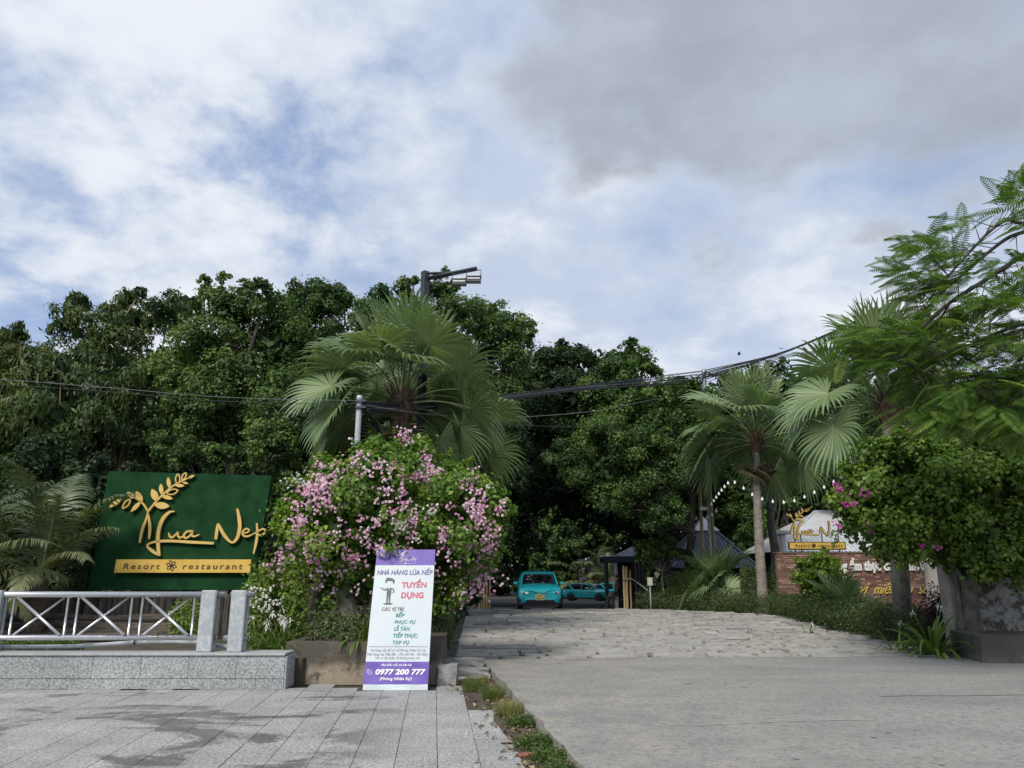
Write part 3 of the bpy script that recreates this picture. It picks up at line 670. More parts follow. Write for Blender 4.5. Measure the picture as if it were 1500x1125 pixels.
STROKES = {
 'letter_stroke_first': [[(712,388,9),(670,394,20),(622,440,28),(592,505,29),(577,580,28),(578,660,28),(586,748,24)],[(586,745,14),(530,708,26),(490,668,14),(520,643,14),(590,630,20),(700,628,22),(850,637,23),(1030,646,20)]],
 'stem': [[(495,385,8),(482,450,16),(450,535,22),(428,642,14)],[(492,385,8),(507,470,20),(511,540,22),(504,612,12)],[(497,392,14),(458,328,15),(410,290,12),(335,258,7)],[(494,392,15),(560,310,15),(640,230,13),(720,168,11),(850,106,7)]],
 'letter_u': [[(664,560,8),(672,590,17),(692,598,17),(722,575,13),(738,556,13),(738,585,16),(756,600,17),(782,588,9)]],
 'letter_a': [[(856,546,14),(812,552,15),(786,582,16),(800,604,16),(834,586,14),(858,545,14),(850,580,17),(872,590,15),(912,575,8)]],
 'letter_n': [[(1045,614,22),(1054,550,25),(1063,488,12),(1082,525,24),(1122,592,26),(1175,640,16),(1218,604,26),(1239,520,28),(1234,440,28),(1219,366,16)]],
 'letter_e': [[(1262,566,8),(1300,558,12),(1316,538,12),(1290,528,13),(1264,552,15),(1268,582,16),(1302,590,15),(1345,572,9)]],
 'letter_p': [[(1377,484,14),(1381,560,18),(1372,640,20),(1351,732,10)],[(1340,574,8),(1378,556,12),(1405,538,12),(1432,530,14),(1447,548,14),(1428,574,14),(1386,580,10)]]}
LEAFS = [((570,308),(528,206),58),((606,252),(600,163),36),((670,200),(658,110),34),((545,335),(670,346),56),((604,262),(697,286),34),((714,176),(792,180),28),((774,152),(823,163),18),((818,120),(874,94),20),((447,318),(400,226),52),((388,282),(328,232),40),((440,308),(356,392),34),((282,286),(182,356),34)]
RINGS = [((735,168),(738,84),34),((772,134),(804,74),28),((648,243),(740,216),40),((352,290),(290,364),36)]
def logo(fr, depth, parent, mat, lift=0.0, lw=9, split=True, prefix=''):
    one = MB()
    for nm, ss in STROKES.items():
        mb = MB() if split else one
        for s in ss: stroke(mb, fr, s, depth, lift)
        if split: mb.build('script_letter' if nm.startswith('letter') else 'rice_stem', MT[mat], parent)
    for b, t, w_ in LEAFS:
        mb = MB() if split else one; leaf_poly(mb, fr, b, t, w_, depth, lift)
        if split: mb.build('rice_leaf', MT[mat], parent)
    for b, t, w_ in RINGS:
        mb = MB() if split else one; leaf_ring(mb, fr, b, t, w_, depth, lift, lw)
        if split: mb.build('rice_leaf', MT[mat], parent)
    if not split: one.build('printed_logo', MT[mat], parent)
def flower(mb, fr, cx, cy, r, depth, lift, lw):
    for k in range(6):
        a = k * math.pi / 3 + 0.3; leaf_ring(mb, fr, (cx, cy), (cx + r * math.cos(a), cy + r * math.sin(a)), r * 0.5, depth, lift, lw)

# ------------------------------------------------------------------ left: granite wall, railing, pipe
YW = 10.28
wl = P(415, 1008, YW).x; wz = 0.44
wroot = thing('granite_wall', (-5.0, YW, 0), 'low grey granite clad wall under the steel railing', 'wall')
mb = MB(); mb.box(((wl - 12) / 2 + 0.0, YW + 0.20, 0.205), (12 + wl - 0.02, 0.34, 0.41)); mb.build('core', MT['soil'], wroot)
mb = MB(); mb.bbox(((wl - 12) / 2, YW + 0.19, wz - 0.015), (12 + wl, 0.44, 0.03), 0.004); mb.build('coping', MT['coping_granite'], wroot)
rr = random.Random(4)
def slabrow(z0, z1, wid, shift, nm='cladding_slab'):
    x = wl - 0.002; k = 0
    while x > -9.5:
        w_ = wid * (0.55 if k == 0 else 1.0) if shift else wid; x0 = x - w_
        m1 = MB(); m1.bbox(((x + x0) / 2, YW + 0.012 + rr.uniform(-.001, .001), (z0 + z1) / 2), (w_ - 0.004, 0.03, z1 - z0 - 0.004), 0.002); m1.build(nm, MT['wall_granite'], wroot); x = x0; k += 1
slabrow(0.128, 0.408, 0.62, False); slabrow(0.0, 0.126, 0.66, True)
m1 = MB(); m1.bbox((wl + 0.012, YW + 0.19, 0.20), (0.025, 0.38, 0.40), 0.002); m1.build('end_slab', MT['wall_granite'], wroot)

YR = YW + 0.17
def rz(y): return P(300, y, YR).z
zt, zb = rz(871), rz(934)
def rx(px): return P(px, 902, YR).x
rail = thing('steel_railing', (rx(150), YR, wz), 'stainless steel railing with crossed bars on the granite wall', 'railing')
def tube(nm, pts, rad, mat, par, n=10): m1 = MB(); m1.tube(pts, rad, n); return m1.build(nm, MT[mat], par, True)
tube('top_rail', [(rx(-260), YR, zt), (rx(327), YR, zt)], 0.042, 'stainless', rail, 14)
tube('bottom_rail', [(rx(-260), YR, zb), (rx(319), YR, zb)], 0.036, 'stainless', rail, 14)
bays = [(17.5, 97), (112, 191), (206.5, 283), (-140, -62), (-60, -20)]
for a, b in bays[:4]:
    for q in (a, b): tube('upright_bar', [(rx(q), YR, zb), (rx(q), YR, zt)], 0.017, 'stainless', rail)
    tube('diagonal_bar', [(rx(a + 5), YR - 0.012, zt - 0.03), (rx(b - 5), YR - 0.012, zb + 0.03)], 0.021, 'stainless', rail)
    tube('diagonal_bar', [(rx(a + 5), YR + 0.014, zb + 0.03), (rx(b - 5), YR + 0.014, zt - 0.03)], 0.016, 'stainless', rail)
def post(par, px, w_=0.20):
    x = rx(px); m1 = MB(); zz0, zz1 = wz, rz(864.5)
    m1.bbox((x, YR - 0.04, (zz0 + zz1) / 2), (w_, 0.09, zz1 - zz0), 0.012); m1.build('post_plate', MT['galvanised'], par)
    m1 = MB(); m1.bbox((x + 0.012, YR + 0.06, (zz0 + zz1) / 2 - 0.015), (w_ * 0.9, 0.05, zz1 - zz0 - 0.03), 0.008); m1.build('post_plate', MT['galvanised'], par)
post(rail, 306); post(rail, -8)
rail2 = thing('railing_end_post', (rx(350), YR, wz), 'lone galvanised railing post with stub rails beside the white lilies', 'railing post')
post(rail2, 350)
tube('stub_rail', [(rx(336), YR, zt), (rx(371), YR, zt)], 0.042, 'stainless', rail2, 14); tube('stub_rail', [(rx(331), YR, zb), (rx(367), YR, zb)], 0.036, 'stainless', rail2, 14)
pp = [(rx(-200), YR + 0.17, wz + 0.05), (rx(0), YR + 0.17, wz + 0.045), (rx(100), YR + 0.17, wz + 0.05), (rx(150), YR + 0.17, wz + 0.075), (rx(194), YR + 0.17, wz + 0.105), (rx(250), YR + 0.17, wz + 0.115), (rx(290), YR + 0.17, wz + 0.10), (rx(345), YR + 0.17, wz + 0.03)]
pipe = thing('grey_pipe', pp[3], 'grey plastic pipe lying along the top of the granite wall', 'pipe')
tube('pipe_run', pp, 0.027, 'pvc_grey', pipe); a = Vector(pp[4]); tube('clamp', [a - Vector((0.012, 0, 0.0)), a + Vector((0.012, 0, 0.002))], 0.036, 'black_rubber', pipe); tube('sleeve', [a + Vector((0.012, 0, 0)), a + Vector((0.10, 0, 0.004))], 0.034, 'pvc_grey', pipe)

# raised bed behind the wall
mb = MB(); mb.prism([(-16, YW + 0.42), (wl + 0.1, YW + 0.42), (-1.9, 14.0), (-1.9, 19), (-20, 19)], -0.05, 0.33); struct(mb.build('garden_bed_ground', MT['soil']))
# log palisade and long logs under the billboard
YB = 14.2
pal = thing('log_palisade', (P(200, 900, YB).x, YB + 0.1, 0.33), 'dark weathered log palisade below the green billboard', 'fence')
rr = random.Random(9); x = P(-40, 900, YB).x
while x < P(345, 900, YB).x:
    w_ = rr.uniform(0.09, 0.17); h = 1.12 + rr.uniform(-0.12, 0.06); m1 = MB()
    m1.tube([(x + w_ / 2 + rr.uniform(-.02, .02), YB + 0.12 + rr.uniform(-.03, .03), 0.3), (x + w_ / 2, YB + 0.12, 0.7), (x + w_ / 2 + rr.uniform(-.02, .02), YB + 0.12, h)], [w_ * .52, w_ * .5, w_ * .47], 7); m1.build('upright_log', MT['log_wood'], pal); x += w_ * 0.96
rr = random.Random(12)
for k, (z, yy, rad) in enumerate(((0.40, 13.6, 0.11), (0.53, 13.75, 0.10), (0.66, 13.85, 0.075), (0.42, 13.2, 0.07))):
    xa, xb = P(-60, 900, YB).x, P(330 - 20 * k, 900, YB).x
    m1 = MB(); m1.tube([(xa + (xb - xa) * t / 6, yy + rr.uniform(-.04, .04), z + rr.uniform(-.03, .03)) for t in range(7)], [rad * rr.uniform(.85, 1.1) for _ in range(7)], 9)
    o = m1.build('felled_log', MT['log_long']); tag(o, ['lowest thick log lying in front of the palisade', 'thick log lying on the lowest one below the billboard', 'thin pale topmost log along the foot of the palisade', 'thin log nearest the railing on the soil bed'][k], 'log', 'logs lying below the billboard')

# ------------------------------------------------------------------ green billboard with the gold name
bb = [P(129, 864, YB), P(369, 864, YB), P(398, 697, YB + 0.12), P(159, 690, YB + 0.12)]
nrm_b = (bb[1] - bb[0]).cross(bb[3] - bb[0]).normalized()
if nrm_b.y > 0: nrm_b = -nrm_b
board = thing('green_billboard', (P(250, 864, YB).x, YB, 0.33), 'dark green turf faced billboard with gold script lettering', 'billboard')
m1 = MB(); i = m1.vadd(bb); j = m1.vadd([q - nrm_b * 0.12 for q in bb]); m1.f = [(0, 1, 2, 3), (7, 6, 5, 4)] + [(k, k + 4, (k + 1) % 4 + 4, (k + 1) % 4) for k in range(4)]; m1.build('turf_panel', MT['turf'], board)
for px_ in (165, 250, 335):
    a = P(px_, 862, YB + 0.2); m1 = MB(); m1.tube([(a.x, YB + 0.32, 0.3), (a.x, YB + 0.34, bb[3].z - 0.1)], 0.05, 8); m1.build('back_post', MT['dark_steel'], board)
    m1 = MB(); m1.box((a.x, YB + 0.24, bb[0].z + 0.4), (0.06, 0.14, 0.06)); m1.build('back_bracket', MT['dark_steel'], board)
def fr_b(x, y, h):
    """billboard sheet coordinates -> its plane"""
    r_ = ray(130 + x / 5.5556, 680 + y / 5.5556); o_ = Vector((0, 0, CAMZ)); t_ = (bb[0] - o_).dot(nrm_b) / r_.dot(nrm_b); return o_ + r_ * t_ + nrm_b * h
logo(fr_b, 0.045, board, 'gold', 0.03)
m1 = MB(); cs = [(228, 885), (1325, 885), (1336, 778), (247, 778)]
i = m1.vadd([fr_b(x, y, 0.10) for x, y in cs]); j = m1.vadd([fr_b(x, y, 0.0) for x, y in cs]); m1.f = [(0, 1, 2, 3)] + [(k, k + 4, (k + 1) % 4 + 4, (k + 1) % 4) for k in range(4)]
bar = m1.build('name_bar', MT['gold_bar'], board)
fr_bt = lambda u, v, h: fr_b(u, -v, 0.10 + h)
put_text('bar_letter', 'Resort', fr_bt, 302, 600, -856, 46, 'letter_dark', bar, 0.012, 0.22, 1.35, 0.0, 0.004, 'R', True)
put_text('bar_letter', 'restaurant', fr_bt, 782, 1268, -856, 46, 'letter_dark', bar, 0.012, 0.22, 1.35, 0.0, 0.004, 'R', True)
m1 = MB(); flower(m1, lambda x, y, h: fr_b(x, y, 0.10 + h), 692, 828, 44, 0.0, 0.004, 7); m1.build('flower_emblem', MT['letter_dark'], bar)

# ------------------------------------------------------------------ leaning vinyl banner
b0, b1 = G(532, 1010, 0.005), G(626, 1010, 0.005); bw = (b1 - b0).length; yb = (b0.y + b1.y) / 2
t1 = P(552, 805, yb + 0.47); t2 = P(637, 805, yb + 0.47)
bl = Vector((b0.x, yb, 0.005)); br = Vector((b1.x, yb, 0.005)); tl = Vector((t1.x, yb + 0.47, t1.z)); tr = Vector((t2.x, yb + 0.47, t2.z))
ban = thing('banner_stand', ((bl.x + br.x) / 2, yb, 0), 'tall white and purple vinyl banner leaning under the pink bougainvillea', 'banner')
bup = (tl - bl).normalized(); bn_ = (br - bl).cross(bup).normalized()
if bn_.y > 0: bn_ = -bn_
def fr_n(x, y, h):
    """banner sheet coordinates (measured on the photo of the banner) -> its leaning plane"""
    r_ = ray(520 + x / 4.893, 790 + y / 4.893); o_ = Vector((0, 0, CAMZ)); t_ = (bl - o_).dot(bn_) / r_.dot(bn_); return o_ + r_ * t_ + bn_ * h
def band(nm, y0, y1, mat, lift, nx=12, wr=0.0, fr=None):
    m1 = MB(); ny = max(2, int((y1 - y0) / 40)); g_ = []
    for a in range(ny + 1):
        y = y0 + (y1 - y0) * a / ny; k = (y - 75) / 1008; xl_, xr_ = 160 - 105 * k, 575 - 55 * k
        row = []
        for b_ in range(nx + 1):
            x = xl_ + (xr_ - xl_) * b_ / nx
            wv = wr * (math.sin(b_ * 1.7 + a * 0.9) + math.sin(b_ * 0.8 - a * 1.6)) if wr else 0
            row.append(fr_n(x, y, lift + wv))
        g_.append(m1.vadd(row))
    for a in range(ny):
        for b_ in range(nx): m1.f.append((g_[a] + b_, g_[a + 1] + b_, g_[a + 1] + b_ + 1, g_[a] + b_ + 1))
    return m1.build(nm, MT[mat], ban, True)
m1 = MB(); cs = [(55, 1083), (520, 1083), (575, 75), (160, 75)]; i = m1.vadd([fr_n(x, y, 0.0) for x, y in cs]); j = m1.vadd([fr_n(x, y, -0.025) for x, y in cs])
m1.f = [(0, 1, 2, 3), (7, 6, 5, 4)] + [(k, k + 4, (k + 1) % 4 + 4, (k + 1) % 4) for k in range(4)]; m1.build('backing_frame', MT['vinyl_white'], ban)
band('vinyl_sheet', 187, 878, 'vinyl_white', 0.006, wr=0.0006); band('top_band', 75, 187, 'vinyl_purple', 0.006, wr=0.0008); band('contact_band', 878, 1040, 'vinyl_purple', 0.007, wr=0.0022); band('foot_hem', 1040, 1083, 'vinyl_white', 0.006, wr=0.0015)
m1 = MB(); a = (tl + tr) / 2; m1.tube([a - bn_ * 0.03 - bup * 0.1, Vector((a.x, yb + 0.85, 0.45))], 0.012, 6); m1.tube([a - bn_ * 0.03 - bup * 0.1, a - bn_ * 0.03 - bup * 0.3], 0.012, 6); m1.build('prop_strut', MT['dark_steel'], ban)
fr_nt = lambda u, v, h: fr_n(u, -v, 0.008 + h)
for body, x0, x1, yc0, yc1, mat, bold, sh in (
    ('NHÀ HÀNG LÚA NẾP', 160, 557, 222, 255, 'ink_purple', 0.018, 0.18), ('TUYỂN', 337, 515, 308, 346, 'ink_red', 0.03, 0.1), ('DỤNG', 330, 492, 381, 421, 'ink_red', 0.03, 0.1),
    ('CÁC VỊ TRÍ:', 193, 354, 489, 514, 'ink_grey', 0.018, 0.2), ('BẾP', 292, 355, 532, 558, 'ink_teal', 0.02, 0.2), ('PHỤC VỤ', 284, 434, 581, 606, 'ink_teal', 0.02, 0.2),
    ('LỄ TÂN', 280, 393, 629, 655, 'ink_teal', 0.02, 0.2), ('TIẾP THỰC', 275, 450, 678, 704, 'ink_teal', 0.02, 0.2), ('TẠP VỤ', 270, 390, 727, 753, 'ink_teal', 0.02, 0.2),
    ('Vui lòng nộp hồ sơ về Phòng Nhân Sự của', 112, 508, 786, 804, 'ink_thin', 0.0, 0.2), ('Nhà hàng Lúa Nếp (8h - 17h, thứ Hai - thứ Bảy)', 86, 522, 814, 833, 'ink_thin', 0.0, 0.2), ('Hồ sơ đã nhận sẽ không hoàn trả', 146, 462, 842, 859, 'ink_thin', 0.0, 0.2),
    ('Mọi thắc mắc xin liên hệ:', 190, 410, 893, 909, 'ink_white', 0.02, 0.25), ('0977 200 777', 147, 510, 931, 969, 'ink_white', 0.045, 0.2), ('(Phòng Nhân Sự)', 178, 408, 989, 1010, 'ink_white', 0.025, 0.2)):
    put_text('printed_text', body, fr_nt, x0, x1, -yc1, yc1 - yc0, mat, ban, bold, sh, 1.0, 0.0, 0.006 if yc0 > 878 else 0.003)
m1 = MB(); stroke(m1, lambda x, y, h: fr_n(x, y, 0.012 + h), [(98, 770, 2.5), (310, 770, 2.5), (522, 770, 2.5)], 0.0); m1.build('printed_rule', MT['ink_thin'], ban)
fr_l = lambda x, y, h: fr_n(292 + (x - 182) * 0.1195, 84 + (y - 75) * 0.1195 * 1.02, 0.010 + h)
logo(fr_l, 0.0, ban, 'ink_white', 0.003, 16, False)
put_text('printed_text', 'Resort', fr_nt, 312, 352, -179, 7, 'ink_lilac', ban, 0.0, 0.2, 1.2, 0, 0.004); put_text('printed_text', 'restaurant', fr_nt, 374, 440, -179, 7, 'ink_lilac', ban, 0.0, 0.2, 1.2, 0, 0.004)
m1 = MB(); flower(m1, lambda x, y, h: fr_n(x, y, 0.010 + h), 363, 175, 7, 0.0, 0.004, 2.4); m1.build('printed_flower', MT['ink_white'], ban)
# printed waiter pictogram, in sheet coordinates of the closer view (scale 2.298 of the sheet)
def w_(x, y): return (73.4 + x * 0.435, 48.9 + y * 0.435)
fr_w = lambda x, y, h: fr_n(*w_(x, y), 0.011 + h)
def poly(mb, pts, lift=0.0): i = mb.vadd([fr_w(x, y, lift) for x, y in pts]); mb.f.append(tuple(i + k for k in range(len(pts))))
m1 = MB()
poly(m1, [(340, 620), (330, 580), (345, 540), (365, 520), (420, 526), (455, 535), (482, 555), (490, 585), (478, 612), (460, 618), (450, 580), (400, 574), (360, 578), (352, 600)])
poly(m1, [(366, 690), (382, 684), (396, 735), (410, 684), (430, 690), (432, 760), (424, 805), (352, 803), (356, 760)])
stroke(m1, fr_w, [(368, 705, 20), (330, 722, 20), (295, 715, 17), (262, 686, 12)], 0.0); stroke(m1, fr_w, [(428, 700, 18), (462, 712, 18), (474, 740, 17), (458, 774, 16)], 0.0)
stroke(m1, fr_w, [(372, 800, 30), (364, 870, 26), (356, 945, 20)], 0.0); stroke(m1, fr_w, [(404, 800, 30), (402, 870, 26), (396, 945, 18)], 0.0)
poly(m1, [(292, 952), (320, 943), (380, 938), (440, 943), (456, 950), (430, 962), (372, 967), (315, 962)])
m1.build('printed_waiter_pictogram', MT['ink_grey'], ban)
m1 = MB(); poly(m1, [(180, 664), (260, 676), (326, 664), (300, 682), (220, 684)]); stroke(m1, fr_w, [(384, 640, 4), (398, 655, 4), (410, 640, 4)], 0.0); poly(m1, [(384, 612), (378, 606), (390, 604)]); poly(m1, [(418, 612), (412, 605), (424, 604)]); m1.build('printed_tray', MT['ink_pale'], ban)
m1 = MB(); fr_p = lambda x, y, h: fr_n(x, y, 0.015 + h)
stroke(m1, fr_p, [(88, 940, 5), (90, 955, 5), (104, 969, 5), (120, 972, 5), (126, 962, 5), (116, 954, 5), (108, 958, 4), (98, 948, 4), (101, 940, 5), (94, 932, 5), (88, 940, 5)], 0.0); stroke(m1, fr_p, [(107, 934, 3), (118, 940, 3), (123, 950, 3)], 0.0); stroke(m1, fr_p, [(107, 941, 3), (114, 945, 3), (117, 951, 3)], 0.0); m1.build('printed_phone', MT['ink_lilac'], ban)

# ------------------------------------------------------------------ weathered planter under the bougainvillea
yp = G(470, 1001, 0).y
px0, px1 = P(417, 980, yp).x, P(646, 980, yp).x
plan = thing('old_planter', ((px0 + px1) / 2, yp, 0), 'stained old plaster planter box behind the banner', 'planter')
m1 = MB(); q = [(px0, yp), (px1, yp), (px1 + 0.02, yp + 0.6), (drive_l(16) - 0.15, 16), (drive_l(16) - 0.4, 16), (px1 - 0.25, yp + 0.7), (px1 - 0.2, yp + 0.2), (px0 + 0.15, yp + 0.2), (px0 + 0.15, yp + 2.5), (px0, yp + 2.5)]
m1.prism(q, -0.02, 0.53); m1.build('planter_wall', MT['planter_plaster'], plan)
m1 = MB(); m1.prism([(px0 + 0.12, yp + 0.15), (px1 - 0.1, yp + 0.15), (px1 - 0.12, yp + 0.7), (drive_l(16) - 0.3, 16), (drive_l(16) - 0.3, 17), (px0 + 0.1, 17)], 0.0, 0.48); m1.build('soil_fill', MT['soil'], plan)
# right: planter and ochre wall
gr0 = G(1440, 971, AZ); yq = gr0.y
rp = thing('dark_planter', (gr0.x + 1.5, yq, AZ), 'dark mossy concrete planter box beside the drive', 'planter')
pz = P(1440, 932, yq).z
m1 = MB(); m1.prism([(gr0.x, yq), (gr0.x + 6, yq - 0.9), (gr0.x + 6.2, yq + 0.2), (gr0.x + 0.32, yq + 0.28), (gr0.x + 0.6, yq + 1.3), (gr0.x + 0.3, yq + 1.35), (gr0.x + 0.03, yq + 0.25)], 0.0, pz); m1.build('planter_wall', MT['planter_dark'], rp)
m1 = MB(); m1.prism([(gr0.x + 0.2, yq + 0.15), (gr0.x + 6, yq + 0.05), (gr0.x + 6, yq + 1.5), (gr0.x + 0.5, yq + 1.5)], 0.0, pz - 0.03); m1.build('soil_fill', MT['soil'], rp)
yo = yq + 1.75
ow = thing('ochre_wall', (P(1450, 900, yo).x, yo, 0), 'old ochre plaster wall with black mould stains behind the planter', 'wall')
zt_o = 2.25; xa = P(1388, 860, yo).x
m1 = MB(); m1.box(((xa + 0.12 + 14) / 2 + 0.12, yo + 0.15, zt_o / 2), (14 - xa - 0.2, 0.2, zt_o)); m1.build('wall_face', MT['ochre_wall'], ow)
m1 = MB(); m1.bbox((xa + 0.10, yo + 0.12, zt_o / 2 + 0.03), (0.20, 0.34, zt_o + 0.06), 0.01); m1.build('pillar', MT['concrete_pole'], ow)

# ------------------------------------------------------------------ brick wall with white letters
YK = 26.0
kx0, kx1 = P(1139, 830, YK).x, P(1416, 830, YK).x; kz = P(1250, 809, YK).z
bk = thing('brick_wall', ((kx0 + kx1) / 2, YK, 0), 'red brick wall with white lettering and gold script', 'wall')
m1 = MB(); m1.box(((kx0 + kx1) / 2, YK + 0.12, kz / 2 - 0.02), (kx1 - kx0 - 0.02, 0.2, kz - 0.04)); m1.build('mortar_core', MT['mortar'], bk)
m1 = MB(); rr = random.Random(2); z = 0.0; row = 0
while z < kz - 0.05:
    x = kx0 - (0.11 if row % 2 else 0)
    while x < kx1:
        w2 = 0.22 * rr.uniform(0.85, 1.1); xx0, xx1 = max(x, kx0), min(x + w2 - 0.014, kx1)
        if xx1 - xx0 > 0.03: d_ = rr.uniform(0.0, 0.02); m1.box(((xx0 + xx1) / 2, YK + 0.03 - d_ / 2, z + 0.028), (xx1 - xx0, 0.06 + d_, 0.05 + rr.uniform(-.006, .004)))
        x += w2
    z += 0.064; row += 1
o = m1.build('bricks', MT['clay_brick'], bk); o['kind'] = 'stuff'
m1 = MB(); m1.box(((kx0 + kx1) / 2, YK + 0.12, kz - 0.015), (kx1 - kx0 + 0.04, 0.3, 0.03)); m1.build('coping', MT['mortar'], bk)
def fr_k(u, v, h): q_ = P(u, -v, YK - 0.03); return q_ + Vector((0, -h, 0))
for body, a, b_ in (('Nhà', 1190, 1211), ('hàng', 1214, 1240), ('ẩm', 1244, 1261), ('thực', 1265, 1289.5), ('dân', 1294, 1315), ('gian', 1319, 1340), ('Nam', 1343, 1371), ('Bộ', 1375, 1392)):
    put_text('white_letter', body, fr_k, a, b_, -835, 13.6, 'letter_white', bk, 0.05, 0.0, 1.12, 0.06, 0.0, split=True)
for body, a, b_ in (('Hương', 1212, 1252), ('vị', 1260, 1273), ('miền', 1279, 1311), ('dịu', 1316, 1337), ('sông', 1345, 1374), ('nước', 1378, 1412)):
    put_text('gold_letter', body, fr_k, a, b_, -869.5, 14, 'gold_script', bk, 0.0, 0.45, 1.0, 0.04, 0.01, split=True) if 'gold_script' in MT else None
# ------------------------------------------------------------------ trees and shrubs
def limb(mb, a, b, r0, r1, q, n=5, sag=0.12, k=6):
    a, b = Vector(a), Vector(b); L_ = (b - a).length; pts = []
    for i in range(n + 1):
        t = i / n; p = a.lerp(b, t)
        if 0 < i < n: p += Vector((q.uniform(-1, 1), q.uniform(-1, 1), q.uniform(-.6, .9))) * L_ * sag * 0.5
        pts.append(p)
    mb.tube(pts, [r0 + (r1 - r0) * (i / n) ** 0.8 for i in range(n + 1)], k)
def tree(name, label, base, blobs_px, Y, mat, leaf=0.10, lai=2.4, aspect=0.58, seed=1, cat='tree', group=None, trunk_r=0.22, bark='bark_dark', tone=0.0, droop=0.0, depth=0.6, cmax=0.50, flat=0.8, twigs=3, gap=0.0, up=0.35, stems=None, lean=0.5):
    rng = np.random.default_rng(seed); q = random.Random(seed); bl_ = []
    for b in blobs_px:
        px, py, rp = b[:3]; yy = Y + (b[3] if len(b) > 3 else q.uniform(-depth, depth)); c = P(px, py, yy); bl_.append((c, rp * M(yy)))
    bz = ground_z(Y)
    bp = Vector((P(base[0], 838, Y).x, Y, bz)) if not isinstance(base, Vector) else base
    th = thing(name, bp, label, cat, group)
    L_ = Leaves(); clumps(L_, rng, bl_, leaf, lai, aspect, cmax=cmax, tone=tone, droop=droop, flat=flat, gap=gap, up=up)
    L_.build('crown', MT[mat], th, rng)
    mb = MB(); cen = sum((c * r for c, r in bl_), Vector()) / sum(r for c, r in bl_); low = min(c.z - r * 0.5 for c, r in bl_)
    fork = bp.lerp(Vector((cen.x, cen.y, max(low, bz + 1.2))), 0.85); fork.x = bp.x + (cen.x - bp.x) * lean; fork.z = max(bz + 0.8, min(fork.z, cen.z - 0.3))
    for s in (stems or [(0, 0)]):
        limb(mb, bp + Vector((s[0], s[1], -0.1)), fork, trunk_r, trunk_r * 0.62, q, 5, 0.05, 9)
    for c, r in bl_:
        limb(mb, fork, c, trunk_r * 0.34, 0.02, q, 5, 0.12, 6)
        for _ in range(twigs):
            v = Vector((q.gauss(0, 1), q.gauss(0, 1), q.gauss(0.3, 1))).normalized(); limb(mb, c, c + v * r * 0.92, 0.022, 0.006, q, 3, 0.12, 4)
    mb.build('trunk', MT[bark], th)
    return th
GT = 'trees forming the wood round the drive'
# far left, straw-green bamboo thickets
tree('bamboo_clump', 'straggly bamboo thicket at the left edge behind the coconut palm', (20,), [(-60, 560, 80), (-10, 520, 45), (35, 560, 60), (20, 620, 80), (95, 610, 70), (5, 497, 20), (28, 488, 15), (-40, 640, 90), (75, 545, 40), (60, 690, 60)], 19.5, 'bamboo_leaf', 0.20, 1.5, 0.24, 11, 'bamboo', GT, 0.07, 'bamboo_wood', droop=0.8, stems=[(-.5, 0), (-.2, .2), (.1, 0), (.4, .2), (.6, -.1)])
tree('bamboo_clump', 'tall feathery bamboo clump with a leaning tip above the billboard side', (170,), [(100, 470, 26, 0), (118, 445, 16, 0), (108, 436, 9, 0), (140, 500, 45), (200, 470, 40), (188, 438, 17), (205, 430, 10), (245, 462, 34), (165, 560, 70), (235, 550, 60), (100, 540, 45), (278, 452, 22), (150, 640, 60), (230, 640, 50), (160, 455, 18)], 22.0, 'bamboo_leaf', 0.20, 1.8, 0.26, 12, 'bamboo', GT, 0.08, 'bamboo_wood', droop=0.6, tone=-0.08, stems=[(-.6, 0), (-.3, .3), (0, 0), (.3, .2), (.7, .1)])
tree('fig_tree', 'broad fig tree with a thin topmost sprig above the billboard', (340,), [(300, 520, 62), (335, 455, 42), (303, 428, 13, 0), (300, 410, 9, 0), (328, 407, 10, 0), (322, 428, 10, 0), (385, 450, 42), (402, 520, 66), (330, 600, 66), (285, 615, 48), (405, 600, 55), (270, 560, 40), (360, 425, 18), (385, 418, 14)], 20.5, 'ficus', 0.10, 2.4, seed=13, group=GT, trunk_r=0.3, tone=0.06)
tree('fig_tree', 'low dark fig boughs hanging over the top of the billboard', (300,), [(270, 662, 24), (315, 668, 24), (355, 672, 22), (420, 690, 24), (395, 650, 36), (432, 720, 30), (245, 650, 24), (430, 765, 24)], 16.6, 'ficus', 0.085, 2.3, seed=14, group=GT, trunk_r=0.14, tone=-0.05, depth=0.4)
tree('rounded_tree', 'round-topped dark green tree between the fig tree and tall palm', (455,), [(458, 452, 42), (482, 440, 30), (430, 495, 56), (490, 500, 45), (437, 425, 16), (470, 422, 14), (500, 555, 50), (440, 560, 55), (505, 445, 20)], 23.0, 'ficus', 0.10, 2.5, seed=15, group=GT, trunk_r=0.26, tone=-0.05)
tree('leafy_tree', 'leafy tree whose top rises round the floodlight arm', (600,), [(535, 470, 42), (560, 432, 18), (592, 425, 20), (605, 412, 9), (645, 425, 24), (652, 398, 8, 0), (640, 405, 7, 0), (664, 420, 12), (655, 460, 36), (690, 470, 36), (600, 470, 40), (550, 530, 50), (640, 530, 50)], 26.0, 'ficus', 0.105, 2.3, seed=16, group=GT, trunk_r=0.25, tone=0.10)
tree('leafy_tree', 'leafy tree with airy right shoulder just right of the tall palm', (640,), [(738, 488, 40), (722, 456, 20), (760, 478, 22), (775, 492, 12), (700, 545, 55), (725, 600, 50), (752, 520, 30), (700, 455, 18)], 27.0, 'ficus', 0.11, 2.3, seed=17, group=GT, trunk_r=0.25, tone=0.08)
